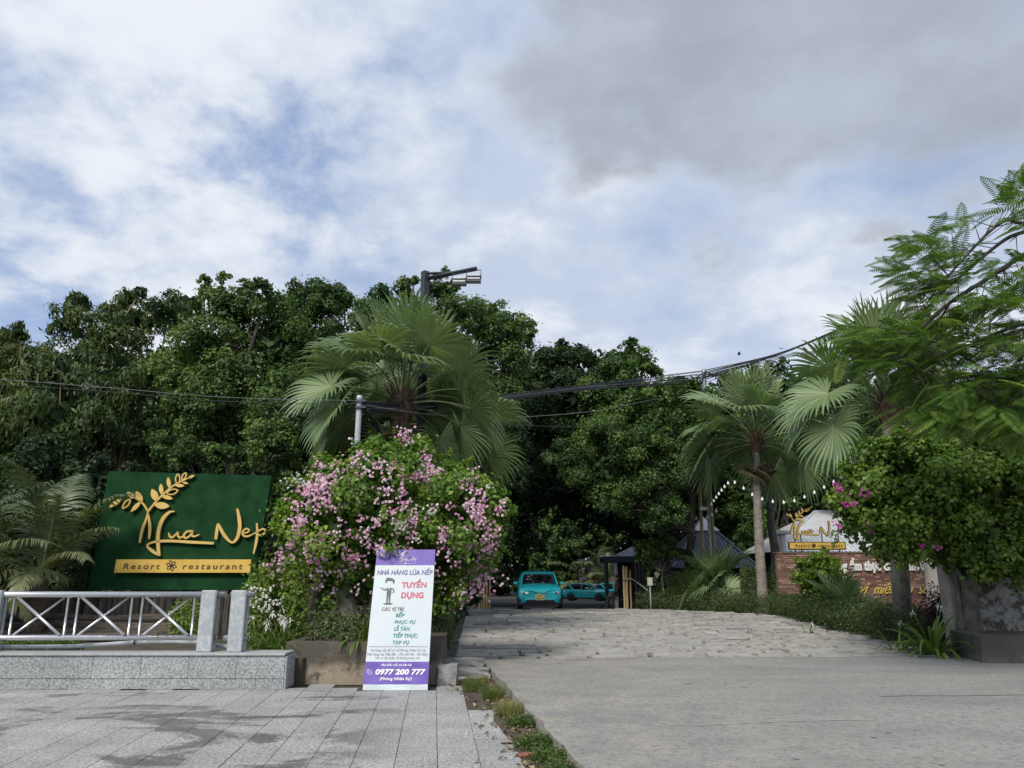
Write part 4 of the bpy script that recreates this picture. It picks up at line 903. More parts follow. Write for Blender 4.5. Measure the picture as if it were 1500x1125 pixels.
tree('dark_tree', 'dense dark tree directly behind the mouth of the drive', (635,), [(800, 560, 46), (828, 530, 26), (848, 520, 20), (822, 506, 10, 0), (780, 600, 58), (850, 585, 50), (760, 560, 38), (805, 530, 22), (868, 530, 18), (800, 650, 45), (850, 640, 45)], 32.0, 'ficus_shaded', 0.13, 2.4, seed=18, group=GT, trunk_r=0.26, tone=0.1, lean=0.0)
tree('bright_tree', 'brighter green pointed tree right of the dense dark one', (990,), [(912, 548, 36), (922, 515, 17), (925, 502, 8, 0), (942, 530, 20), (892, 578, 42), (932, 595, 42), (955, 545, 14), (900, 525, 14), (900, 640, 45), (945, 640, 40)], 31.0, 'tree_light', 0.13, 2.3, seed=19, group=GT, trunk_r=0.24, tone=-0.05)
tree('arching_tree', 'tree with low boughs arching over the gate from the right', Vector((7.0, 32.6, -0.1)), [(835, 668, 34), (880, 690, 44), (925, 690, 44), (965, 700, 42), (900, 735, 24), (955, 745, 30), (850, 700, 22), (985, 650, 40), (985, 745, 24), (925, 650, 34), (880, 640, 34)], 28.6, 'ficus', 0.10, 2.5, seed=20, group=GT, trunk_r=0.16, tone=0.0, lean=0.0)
tree('arching_tree', 'dark tree closing the drive behind the bougainvillea', (625,), [(735, 640, 44), (720, 690, 45), (690, 640, 45), (670, 700, 40), (700, 750, 28), (680, 790, 30)], 24.5, 'ficus_shaded', 0.10, 2.5, seed=21, group=GT, trunk_r=0.2, tone=0.08, lean=0.0)
tree('sparse_tree', 'thin crowned tree with sky gaps beside the metal pole', (1000,), [(1000, 600, 40), (975, 575, 24), (1015, 566, 16), (1060, 560, 18), (1050, 590, 28), (1000, 655, 46), (1042, 640, 36), (1080, 570, 22), (1035, 690, 26), (1035, 600, 26)], 30.6, 'tree_light', 0.13, 1.7, seed=22, group=GT, trunk_r=0.2, gap=0.25, bark='bark_dark')
tree('background_tree', 'green tree massed behind the middle fan palm', (1150,), [(1150, 600, 45), (1180, 650, 46), (1205, 585, 34), (1130, 665, 40), (1060, 750, 38), (1085, 715, 36), (1170, 710, 36), (1110, 620, 36), (1040, 700, 40), (1110, 770, 30), (1085, 800, 30)], 40.0, 'tree_light', 0.15, 2.2, seed=23, group=GT, trunk_r=0.26, tone=-0.1)
tree('background_tree', 'dark green tree behind the pale roofed house', (1230,), [(1215, 555, 18), (1240, 545, 22), (1250, 610, 46), (1220, 690, 40), (1260, 700, 40), (1300, 640, 50), (1340, 600, 50), (1210, 640, 36)], 37.0, 'ficus', 0.14, 2.2, seed=24, group=GT, trunk_r=0.26, tone=-0.05)
tree('background_tree', 'dark tree at the right edge behind the ochre wall', (1450,), [(1400, 640, 60), (1470, 620, 70), (1540, 640, 80), (1440, 720, 60), (1520, 740, 70), (1580, 600, 80), (1380, 700, 40)], 22.0, 'ficus_shaded', 0.12, 2.2, seed=25, group=GT, trunk_r=0.25)
# dense understorey keeping the wood dark, with shade put into its leaf colour
tree('understorey_bush', 'dark undergrowth left of the billboard behind the coconut fronds', (30,), [(-30, 740, 70), (40, 780, 70), (-20, 830, 60), (110, 760, 55), (90, 840, 45), (150, 700, 40), (60, 690, 50), (125, 810, 35), (110, 860, 26)], 17.0, 'ficus_shaded', 0.10, 1.9, seed=26, cat='bush', group='shade plants under the trees', trunk_r=0.06, tone=-0.05)
tree('understorey_bush', 'dark shrubs between billboard and bougainvillea', (430,), [(430, 640, 55), (480, 650, 50), (470, 700, 40), (420, 690, 40), (415, 820, 30), (440, 760, 40), (530, 640, 45), (420, 870, 24)], 18.2, 'ficus_shaded', 0.09, 2.0, seed=27, cat='bush', group='shade plants under the trees', trunk_r=0.06, tone=0.05)
tree('understorey_bush', 'dark shrubs under the arching tree by the left gate post', (690,), [(650, 800, 50), (690, 830, 36), (660, 860, 34), (640, 740, 50), (600, 700, 50), (685, 870, 18)], 25.5, 'ficus_shaded', 0.11, 1.8, seed=28, cat='bush', group='shade plants under the trees', trunk_r=0.06)
tree('understorey_bush', 'shrubs coloured as in deep shade beyond the gate left of the taxi', (690,), [(700, 790, 40), (735, 800, 40), (720, 850, 30), (760, 770, 36), (690, 740, 40), (745, 740, 34), (775, 730, 30)], 38.5, 'ficus_shaded', 0.16, 2.0, seed=29, cat='bush', group='shade plants under the trees', trunk_r=0.08, tone=-0.2)  # tone lowered to put the darkness of the gateway into the leaves
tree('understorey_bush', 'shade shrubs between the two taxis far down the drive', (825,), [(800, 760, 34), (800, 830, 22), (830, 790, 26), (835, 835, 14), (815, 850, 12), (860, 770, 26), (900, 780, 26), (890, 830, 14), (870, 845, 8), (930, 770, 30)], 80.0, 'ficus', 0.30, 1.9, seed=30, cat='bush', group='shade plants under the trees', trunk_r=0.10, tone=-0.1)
tree('understorey_bush', 'boughs coloured as in deep shade behind the guard hut roof', (950,), [(930, 760, 34), (960, 780, 34), (985, 790, 30), (945, 745, 30), (900, 750, 30), (870, 735, 30), (830, 735, 30), (800, 715, 34), (985, 730, 30), (950, 820, 16)], 41.0, 'ficus_shaded', 0.17, 2.2, seed=31, cat='bush', group='shade plants under the trees', trunk_r=0.1, tone=-0.2)  # leaf tone lowered here too, shade under the boughs as colour
tree('small_tree', 'slender young tree with a forked pale trunk by the gate hedge', (974,), [(940, 805, 14), (962, 800, 16), (985, 808, 14), (955, 820, 14), (1000, 815, 10), (975, 795, 12), (938, 818, 8)], 30.6, 'tree_light', 0.11, 1.6, seed=32, group=None, trunk_r=0.055, bark='bark_pale', depth=0.3, twigs=2)
tree('branchy_tree', 'bare branched pale tree behind the middle fan palm trunk', (1131,), [(1075, 690, 16), (1090, 660, 16), (1165, 690, 16), (1190, 670, 16), (1140, 660, 20), (1115, 640, 16), (1200, 650, 12), (1060, 705, 10)], 31.5, 'ficus', 0.10, 1.2, seed=33, trunk_r=0.24, bark='bark', depth=0.5, gap=0.3, twigs=5)
# one far mass closing the horizon
rng = np.random.default_rng(77); L_ = Leaves()
bl_ = [((x + rng.normal() * 2, 96 + rng.normal() * 5, z), 4.6) for x in np.arange(-75, 80, 5.2) for z in (1.0, 6.0, 11.0, 15.0)]
clumps(L_, rng, [(c, r) for c, r in bl_], 1.1, 1.1, 0.7, cmax=2.2)
o = L_.build('far_wood', MT['ficus_shaded'], None, rng); tag(o, 'distant dark wood closing the view behind the car park', 'wood', None, 'stuff')
bl_ = [((x + rng.normal() * 1.5, 52 + rng.normal() * 3, z), 3.6) for x in list(np.arange(-44, -6, 4.2)) + list(np.arange(16, 50, 4.2)) for z in (0.5, 4.5, 8.5, 12.0)] + [((x, 50 + rng.normal() * 4, 9.5 + rng.normal()), 3.2) for x in np.arange(-8, 20, 4)] + [((x, 42, 8.5 + rng.normal()), 2.8) for x in np.arange(-8, 14, 3.5)] + [((x, 62, 9.5 + rng.normal()), 3.2) for x in np.arange(-10, 24, 4)] + [((x, 35.8, 8.4 + rng.normal() * .6), 2.3) for x in np.arange(-8, 9, 2.6)] + [((x, 46, 7.6 + rng.normal() * .6), 2.6) for x in np.arange(-9, 15, 3)]  # overhead leaf rows are added behind the front trees to block sun
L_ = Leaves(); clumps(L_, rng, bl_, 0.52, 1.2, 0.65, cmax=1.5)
o = L_.build('shade_canopy_wood', MT['ficus_shaded'], None, rng); tag(o, 'wood round the car park with added leaf rows overhead to shade it', 'wood', None, 'stuff')

# ------------------------------------------------------------------ bougainvilleas
def blossoms(name, rng, th, spots, mat, n=(10, 30), pet=0.042, tone=None, r0=0.09):
    L_ = Leaves()
    for c, s in spots:
        m = int(rng.integers(*n) * s); tt = (rng.choice([-0.15, 0.02, 0.18, 0.30], p=[0.07, 0.33, 0.34, 0.26]) if tone is None else tone)
        p = np.array(c) + rng.normal(size=(m, 3)) * r0 * (0.4 + 0.5 * s) * 0.62
        for j in range(3):
            nn = unit(rng.normal(size=(m, 3)) + np.array([0, -0.5, 0.3])); L_.add(p + nn * pet * 0.3, nn, pet * (0.8 + 0.5 * rng.random(m)), tt + rng.normal(size=m) * 0.09, 0.85)
    return L_.build(name, MT[mat], th, rng)
def surf_spots(rng, blobs, px_pts, Y):
    out = []
    for (px, py, s) in px_pts:
        r_ = ray(px, py).normalized(); o_ = Vector((0, 0, CAMZ)); best = None
        for c, rad in blobs:
            oc = o_ - c; b_ = oc.dot(r_); cc = oc.dot(oc) - (rad * 1.02) ** 2; dsc = b_ * b_ - cc
            if dsc > 0:
                t_ = -b_ - math.sqrt(dsc)
                if best is None or t_ < best: best = t_
        out.append((o_ + r_ * best if best else P(px, py, Y - 0.3), s))
    return out
YG = 12.2
bpx = [(575, 740, 85), (495, 765, 75), (655, 765, 76), (462, 800, 46), (455, 745, 36), (700, 800, 42), (690, 735, 42), (530, 692, 42), (615, 694, 42), (660, 695, 26), (500, 845, 46), (560, 830, 66), (640, 845, 50), (440, 845, 26), (674, 866, 20), (480, 700, 30), (560, 668, 18), (720, 765, 28), (434, 785, 17), (645, 880, 18), (738, 742, 11), (752, 747, 7), (720, 735, 12)]
q = random.Random(41); rng = np.random.default_rng(41)
bg_bl = [(P(x, y, YG + q.uniform(-0.25, 0.35)), r_ * M(YG)) for x, y, r_ in bpx]
bou = thing('pink_bougainvillea', (P(520, 900, YG).x, YG, 0.45), 'big rounded bougainvillea covered in pink blossom over the banner', 'bougainvillea')
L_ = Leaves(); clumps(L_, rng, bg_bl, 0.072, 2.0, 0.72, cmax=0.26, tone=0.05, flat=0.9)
# arching sprays that break the outline
for k in range(46):
    c, r_ = bg_bl[q.randrange(0, 16)]; v = Vector((q.gauss(0, 1), q.gauss(-.3, .8), q.gauss(0.55, .7))).normalized(); a = c + v * r_ * 0.95
    ln = q.uniform(0.15, 0.42); m = int(ln * 110); t_ = rng.random(m); pp_ = np.array(a) + np.outer(t_, np.array(v) * ln) + np.outer(t_ ** 2, np.array([0, 0, -0.4 * ln])) + rng.normal(size=(m, 3)) * 0.022
    L_.add(pp_, rng.normal(size=(m, 3)) + np.array([0, -.2, .8]), 0.06, 0.16 + rng.normal(size=m) * 0.15, 0.7)
L_.build('foliage', MT['bougain_leaf'], bou, rng)
mb = MB(); x5 = P(515, 930, YG); x6 = P(548, 930, YG)
mb.tube([(x5.x, YG, 0.4), (x5.x - 0.03, YG, 0.75), (x5.x - 0.14, YG - 0.02, 1.15), (x5.x - 0.22, YG, 1.7)], [0.20, 0.16, 0.13, 0.09], 10)
mb.tube([(x6.x, YG + .1, 0.4), (x6.x + 0.05, YG + .1, 0.85), (x6.x + 0.08, YG + .1, 1.6)], [0.20, 0.17, 0.12], 10)
for c, r_ in bg_bl[:19]: limb(mb, Vector((x5.x - 0.1 if c.x < x6.x else x6.x, YG, 1.45)), c, 0.05, 0.012, q, 5, 0.15, 6)
mb.build('trunk', MT['bark_pale'], bou)
pp_ = []
qq = random.Random(5)
def strew(path, n, jit, s):
    for k in range(n):
        i = qq.randrange(len(path) - 1); t_ = qq.random(); a, b_ = path[i], path[i + 1]; pp_.append((a[0] + (b_[0] - a[0]) * t_ + qq.gauss(0, jit), a[1] + (b_[1] - a[1]) * t_ + qq.gauss(0, jit), s * qq.uniform(0.55, 1.15)))
strew([(418, 830), (430, 790), (442, 740), (470, 715), (490, 700)], 46, 9, 1.0); strew([(465, 690), (510, 675), (560, 690)], 20, 8, 0.9); strew([(615, 665), (640, 700), (600, 690)], 22, 9, 0.9)
strew([(685, 710), (695, 750), (700, 790), (712, 830), (698, 852), (680, 875)], 64, 9, 1.0); strew([(640, 785), (665, 790), (680, 800)], 16, 8, 0.9); strew([(720, 770), (728, 790), (712, 810)], 14, 5, 0.8)
strew([(460, 840), (470, 835), (440, 860), (430, 880)], 22, 10, 0.9); strew([(500, 720), (540, 700), (580, 740), (520, 760), (560, 790), (490, 800), (510, 810), (640, 830), (655, 850)], 56, 20, 0.75); strew([(735, 745), (742, 752), (730, 738)], 7, 4, 0.7); strew([(405, 800), (450, 820), (480, 780)], 16, 14, 0.8); strew([(395, 825), (410, 850), (465, 885)], 10, 8, 0.7); strew([(430, 760), (520, 680), (620, 690), (680, 760), (640, 840), (520, 850), (440, 810), (560, 750), (620, 770)], 120, 26, 0.6)
sp = surf_spots(rng, bg_bl, pp_, YG)
sp += [(P(590 + qq.gauss(0, 8), 640 + qq.gauss(0, 6), YG - 0.2), 0.9) for _ in range(6)]
blossoms('pink_blossom', rng, bou, sp, 'blossom', (5, 15), 0.042)
blossoms('white_blossom', rng, bou, surf_spots(rng, bg_bl, [(590, 772, 1), (598, 776, 1), (583, 770, .8), (592, 765, .7), (630, 750, .8), (425, 708, 1), (437, 702, 1), (445, 712, .7), (715, 712, .8), (610, 790, .6), (745, 748, .6)], YG), 'white_blossom', (12, 24), 0.038, tone=0.1)
# twig in front of the banner head
L_ = Leaves(); m = 60; c = P(574, 806, 10.60); L_.add(np.array(c) + rng.normal(size=(m, 3)) * np.array([0.09, 0.03, 0.05]), rng.normal(size=(m, 3)) + np.array([0, -.5, .6]), 0.05, 0.1 + rng.normal(size=m) * .15, 0.75); L_.build('hanging_twig', MT['bougain_leaf'], bou, rng)['kind'] = 'stuff'
blossoms('twig_blossom', rng, bou, [(P(557, 808, 10.56), 0.9), (P(561, 803, 10.56), 0.7)], 'blossom', (8, 14), 0.036, tone=0.22)
mb = MB(); mb.tube([c, (c.x, 11.2, c.z + 0.25), (c.x, 11.7, c.z + 0.3)], [0.005, 0.008, 0.01], 5); mb.build('twig_stem', MT['bark'], bou)
# sprig of blossom over the palm trunk
mb = MB(); mb.tube([P(595, 660, YG), P(593, 648, YG - .1), P(588, 636, YG - .2)], [0.012, 0.008, 0.004], 5); mb.build('sprig_stem', MT['bark'], bou)

YH = 13.75
bpx = [(1330, 720, 80), (1290, 700, 52), (1265, 735, 38), (1290, 770, 40), (1400, 720, 90), (1470, 710, 80), (1360, 670, 50), (1430, 660, 50), (1340, 785, 40), (1400, 790, 50), (1470, 790, 50), (1260, 700, 20), (1250, 765, 18), (1310, 655, 24), (1540, 720, 90), (1550, 800, 60), (1280, 665, 22), (1240, 690, 12), (1310, 810, 22), (1440, 815, 36), (1400, 812, 28), (1475, 822, 36), (1368, 800, 26), (1500, 800, 50), (1430, 780, 50)]
bg_br = [(P(x, y, YH + q.uniform(-0.3, 0.4)), r_ * M(YH)) for x, y, r_ in bpx]
t_p = P(1318, 905, 15.6)
bor = thing('green_bougainvillea', (P(1420, 925, 13.75).x, 13.75, 0.45), 'big leafy bougainvillea with few magenta flowers by the ochre wall', 'bougainvillea')
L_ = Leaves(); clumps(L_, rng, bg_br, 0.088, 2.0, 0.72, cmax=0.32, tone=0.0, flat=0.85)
for k in range(34):
    c, r_ = bg_br[q.randrange(0, 14)]; v = Vector((q.gauss(-.3, 1), q.gauss(-.3, .8), q.gauss(0.5, .7))).normalized(); a = c + v * r_ * 0.95
    ln = q.uniform(0.15, 0.45); m = int(ln * 80); t_ = rng.random(m); L_.add(np.array(a) + np.outer(t_, np.array(v) * ln) + np.outer(t_ ** 2, np.array([0, 0, -0.4 * ln])) + rng.normal(size=(m, 3)) * 0.025, rng.normal(size=(m, 3)) + np.array([0, -.2, .8]), 0.07, 0.14 + rng.normal(size=m) * 0.15, 0.7)
L_.build('foliage', MT['bougain_dark'], bor, rng)
yt = 13.75
for pts, rad in (([(1425, 925), (1420, 880), (1424, 845), (1436, 800), (1442, 770)], [.17, .14, .11, .06, .03]), ([(1422, 880), (1410, 850), (1390, 820), (1375, 790)], [.08, .06, .05, .03]), ([(1412, 925), (1415, 890), (1412, 860), (1400, 835), (1385, 800)], [.07, .06, .045, .03, .02]), ([(1404, 880), (1400, 850), (1392, 815), (1390, 790)], [.03, .03, .025, .02]), ([(1408, 926), (1406, 900), (1404, 870)], [.06, .05, .03])):
    m1 = MB(); m1.tube([P(x, y, yt + 0.02 * i) for i, (x, y) in enumerate(pts)], rad, 9); m1.build('side_stem', MT['bark'], bor)
m1 = MB()
for c, r_ in bg_br: limb(m1, P(1378, 792, yt) if c.x < P(1370, 700, YH).x else P(1440, 775, yt), c, 0.05, 0.012, q, 5, 0.12, 6)
m1.build('boughs', MT['bark'], bor)
blossoms('magenta_blossom', rng, bor, surf_spots(rng, bg_br, [(1229, 712, .9), (1232, 718, .7), (1267, 724, 1), (1272, 722, .7), (1240, 740, .9), (1247, 738, .7), (1228, 770, .8), (1273, 765, .8), (1275, 775, .9), (1331, 637, .6), (1352, 803, .5), (1372, 800, .5)], YH), 'magenta_blossom', (8, 16), 0.042, tone=0.0)

# ------------------------------------------------------------------ hedges and low plants
def hedge(name, label, path, wid, h, n, leaf, mat, seed, tone=0.0, z0=0.0, group=None):
    rng = np.random.default_rng(seed); pts = np.array([(p[0], p[1]) for p in path]); seg = np.linalg.norm(np.diff(pts, axis=0), axis=1); cum = np.r_[0, np.cumsum(seg)]
    s = rng.random(n) * cum[-1]; k = np.clip(np.searchsorted(cum, s) - 1, 0, len(seg) - 1); t = (s - cum[k]) / seg[k]
    base = pts[k] + (pts[k + 1] - pts[k]) * t[:, None]; dirv = (pts[k + 1] - pts[k]) / seg[k][:, None]; nv = np.c_[-dirv[:, 1], dirv[:, 0]]
    bump = 0.5 + 0.28 * np.sin(s * 2.1 + 1) + 0.2 * np.sin(s * 5.3) + 0.12 * np.sin(s * 11.7)
    ang = rng.random(n) * math.pi; rad = rng.random(n) ** 0.35 * (1 + 0.10 * rng.normal(size=n))
    w_l = np.cos(ang) * rad * wid * 0.5; hh = (np.sin(ang) ** 0.55) * rad * h * (0.80 + 0.25 * bump)
    p = np.c_[base + nv * w_l[:, None], z0 + np.maximum(hh, 0.02)]
    nn = np.c_[nv * np.cos(ang)[:, None], np.sin(ang)] + rng.normal(size=(n, 3)) * 0.7
    th = thing(name, (pts.mean(0)[0], pts.mean(0)[1], z0), label, 'hedge', group)
    L_ = Leaves(); L_.add(p, nn, leaf * (0.6 + 0.8 * rng.random(n)), tone + 0.5 * (bump - 0.5) * 0.4 + rng.normal(size=n) * 0.2, 0.42); L_.build('foliage', MT[mat], th, rng)
    m1 = MB(); q = random.Random(seed)
    for a in np.arange(0.1, cum[-1], 0.3):
        kk = min(int(np.searchsorted(cum, a)) - 1, len(seg) - 1); kk = max(kk, 0); b_ = pts[kk] + (pts[kk + 1] - pts[kk]) * ((a - cum[kk]) / seg[kk])
        m1.tube([(b_[0], b_[1], z0 - 0.05), (b_[0] + q.uniform(-.1, .1), b_[1] + q.uniform(-.1, .1), z0 + h * 0.4), (b_[0] + q.uniform(-.2, .2), b_[1] + q.uniform(-.2, .2), z0 + h * 0.75)], [0.012, 0.008, 0.004], 4)
    m1.build('stems', MT['bark_dark'], th); return th
hedge('clipped_hedge', 'long low dark green hedge curving along the right of the drive', [(5.35, 31.2), (6.3, 30.0), (7.5, 28.6), (8.8, 27.3), (9.2, 25.8), (8.95, 23.0), (8.45, 19.2), (8.25, 16.5), (8.3, 14.9)], 1.5, 0.82, 64000, 0.062, 'hedge_leaf', 51)
hedge('verge_hedge', 'dark green verge plants along the left side of the drive', [(-1.35, 12.4), (-1.42, 14), (-1.55, 16.5), (-1.8, 20), (-2.0, 24), (-2.2, 28), (-1.9, 30.5)], 0.62, 1.05, 30000, 0.06, 'hedge_leaf', 52, 0.0, 0.02)
hedge('boxy_hedge', 'tall trimmed hedge block between fan palm and brick wall', [(P(1085, 850, 28.5).x, 28.6), (P(1145, 850, 28).x, 28.2)], 0.9, 1.7, 9000, 0.06, 'hedge_leaf', 53, 0.05)
hedge('undergrowth', 'weedy undergrowth in the old planter below the bougainvillea trunk', [(px0 + 0.25, yp + 0.45), (px0 + 0.8, yp + 0.4), (px1 - 0.3, yp + 0.5)], 0.5, 0.42, 3200, 0.055, 'hedge_leaf', 54, 0.08, 0.47)
hedge('white_flowered_shrub', 'dark leafy shrub with small white flowers beside the lone railing post', [(P(365, 900, 11.9).x, 12.0), (P(405, 900, 11.9).x, 11.9), (P(440, 900, 12).x, 12.1)], 0.9, 1.15, 5200, 0.07, 'bougain_dark', 55, 0.1, 0.33)
hedge('wall_creeper', 'dark leafy creeper climbing at the right edge of the green billboard', [(P(404, 860, 14.3).x, 14.40), (P(424, 860, 14.3).x, 14.40)], 0.3, 2.1, 3600, 0.055, 'hedge_leaf', 56, 0.05, 0.33)
hedge('wall_creeper', 'dark leafy creeper climbing at the left edge of the green billboard', [(P(85, 860, 14.4).x, 14.5), (P(135, 860, 14.4).x, 14.4)], 0.35, 2.2, 7000, 0.055, 'ficus_creeper', 57, 0.0, 0.33) if leafmat('ficus_creeper', (0.012, 0.03, 0.012), (0.025, 0.055, 0.02), (0.05, 0.09, 0.03)) else None
hedge('ground_cover', 'low green ground cover in the bed behind the granite wall', [(P(-40, 930, 11.3).x, 11.2), (P(120, 930, 11.3).x, 11.2)], 0.5, 0.22, 2600, 0.06, 'bougain_dark', 58, 0.0, 0.33)
hedge('ground_cover', 'green vine clump on the palisade foot by the railing post', [(P(250, 920, 13.4).x, 13.5), (P(300, 920, 13.4).x, 13.4)], 0.4, 0.6, 1800, 0.06, 'bougain_dark', 59, 0.1, 0.33)
rng = np.random.default_rng(60); wf = bpy.data.objects['white_flowered_shrub']
blossoms('white_flower', rng, wf, [(P(rng.uniform(365, 412), rng.uniform(860, 905), 11.5), 0.5) for _ in range(34)], 'white_blossom', (5, 9), 0.034, tone=0.2)['kind'] = 'stuff'
# lime shrub in front of the brick wall
lime = tree('lime_shrub', 'bright yellow-green shrub in front of the brick wall', (1196,), [(1196, 838, 26), (1178, 845, 16), (1222, 846, 18), (1200, 818, 12), (1215, 826, 12), (1182, 828, 10), (1200, 862, 20), (1170, 822, 5), (1208, 806, 5), (1225, 822, 5)], 23.0, 'lime_leaf', 0.085, 1.9, seed=61, cat='bush', trunk_r=0.05, depth=0.25, cmax=0.22)
# strap-leaved lilies
def lily(name, label, c, n, ln, wd, seed, flowers=0, mat='lily_leaf', spread=0.12, stand=1.0, cat='lily', group='strap-leaved lilies'):
    rng = np.random.default_rng(seed); c = Vector(c); th = thing(name, c, label, cat, group); me_list = []
    for k in range(n):
        a = 2.4 * k + rng.normal() * 0.25; el = R(80 - 62 * (k / n) ** 0.8 + rng.normal() * 6) * stand; L_ = ln * (0.7 + 0.4 * rng.random()); ww = wd * (0.8 + 0.4 * rng.random())
        o2 = np.array([math.cos(a), math.sin(a), 0]); sd_ = np.array([-math.sin(a), math.cos(a), 0]); p = np.array([0, 0, 0.0]) + o2 * spread * rng.random(); e = el; V = []; T = []; F = []; S = 9; tt = rng.normal() * 0.15
        for s in range(S + 1):
            t = s / S; w2 = ww * (0.55 + 1.2 * t - 1.72 * t * t) if t < 1 else 0.002; w2 = max(w2, 0.003)
            nn = np.array([0, 0, 1]) * math.cos(e) - o2 * math.sin(e); V += [p - sd_ * w2 / 2 + nn * w2 * 0.16, p.copy(), p + sd_ * w2 / 2 + nn * w2 * 0.16]; T += [tt + 0.1, tt - 0.1, tt + 0.1]
            p = p + (o2 * math.cos(e) + np.array([0, 0, 1]) * math.sin(e)) * L_ / S; e -= (0.10 + 0.30 * t) * (1.15 if el < 1.0 else 0.7) + 0.02 * rng.normal()
        for s in range(S):
            b_ = s * 3; F += [(b_, b_ + 1, b_ + 4, b_ + 3), (b_ + 1, b_ + 2, b_ + 5, b_ + 4)]
        o = link('strap_leaf', np_mesh('strap_leaf', np.array(V), F, MT[mat], T, True), th, False)
    for k in range(flowers):
        a = rng.random() * 6.28; h = ln * (0.65 + 0.35 * rng.random()); top = Vector((math.cos(a) * 0.25 * ln, math.sin(a) * 0.2 * ln, h)); m1 = MB(); m1.tube([(0, 0, 0), top * 0.5 + Vector((0, 0, h * .1)), top], [0.008, 0.007, 0.006], 5); st = m1.build('flower_stalk', MT[mat], None); st.parent = th
        V = []; F = []
        for j in range(14):
            d_ = unit(rng.normal(size=(1, 3)) + np.array([[0, -.2, .3]]))[0]; s_ = np.cross(d_, [0, 0, 1.]); s_ /= (np.linalg.norm(s_) + 1e-6); L2 = 0.085; i0 = len(V); b_ = np.array(top)
            V += [b_, b_ + d_ * L2 * .5 + s_ * .008, b_ + d_ * L2 + np.array([0, 0, -.03]), b_ + d_ * L2 * .5 - s_ * .008]; F.append((i0, i0 + 1, i0 + 2, i0 + 3))
        fo = link('spider_flower', np_mesh('spider_flower', np.array(V), F, MT['white_blossom'], np.full(len(V), 0.3)), th, False)
    return th
g = G(1378, 962, AZ)
lily('crinum_lily', 'large arching crinum lily at the corner of the dark planter', (g.x, g.y + 0.2, 0.06), 50, 1.0, 0.095, 71, 3)
g = G(1325, 955, AZ); lily('crinum_lily', 'smaller lily just left of the large crinum lily', (g.x + 0.05, g.y + 0.3, 0.05), 24, 0.6, 0.045, 72, 1)
g = G(1188, 928, AZ); lily('crinum_lily', 'tiny lily with a white flower at the hedge foot', (g.x, g.y + 0.1, 0.07), 10, 0.35, 0.05, 73, 1)
for k, (x, y, n, ln) in enumerate(((395, 12.0 - .4, 26, 0.62), (378, 11.3, 22, 0.5), (412, 11.2, 24, 0.6), (402, 11.0, 20, 0.5), (436, 11.9, 18, 0.7))):
    c = P(x, 940, y); lily('spider_lily', ['spider lily in bloom at the back of the clump right of the lone post', 'spider lily tucked directly beside the lone railing post', 'spider lily nearest the corner of the old planter', 'short spider lily just above the end of the granite wall', 'tall spider lily leaves in the shade of the bougainvillea'][k], (c.x, y, 0.33), n, ln, 0.05, 80 + k, [4, 3, 4, 3, 1][k])
for k, (x, yy) in enumerate(((1345, 16.2), (1365, 15.6), (1390, 15.5), (1300, 18.5), (1282, 20.0), (1330, 17.6))):
    c = P(x, 900, yy); lily('strap_plant', ['bright strap-leaved plant right of the bougainvillea trunk', 'bright strap-leaved plant above the large crinum lily', 'bright strap-leaved plant by the ochre wall pillar', 'upright strap-leaved plant left of the bougainvillea trunk', 'leafy strap plant below the gold script on the brick wall', 'strap-leaved plant half hidden behind the bougainvillea trunk'][k], (c.x, yy, 0.15), 22, 0.95 if k < 3 else 0.8, 0.07, 90 + k, 0)
c = P(1380, 905, 14.6); red = thing('red_leaf_plant', (c.x, 14.6, 0.3), 'dark purple-leaved plant beside the bougainvillea stems', 'plant')
rng = np.random.default_rng(95); L_ = Leaves(); m = 700; L_.add(np.array([c.x, 14.6, 0.75]) + rng.normal(size=(m, 3)) * np.array([0.16, 0.14, 0.2]), rng.normal(size=(m, 3)) + np.array([0, -.3, .5]), 0.10, rng.normal(size=m) * 0.2, 0.35, 0.3); L_.build('leaves', MT['red_leaf'], red, rng)
m1 = MB()
for k in range(6): m1.tube([(c.x, 14.6, 0.1), (c.x + rng.normal() * .1, 14.6 + rng.normal() * .1, 0.9)], 0.008, 5)
m1.build('stems', MT['bark_dark'], red)
# low ferns in the old planter
c = P(530, 930, 11.0); lily('fern', 'small fern in the planter beside the banner edge', (c.x, 11.0, 0.48), 16, 0.42, 0.06, 97, 0, 'bougain_dark', cat='fern', group=None)
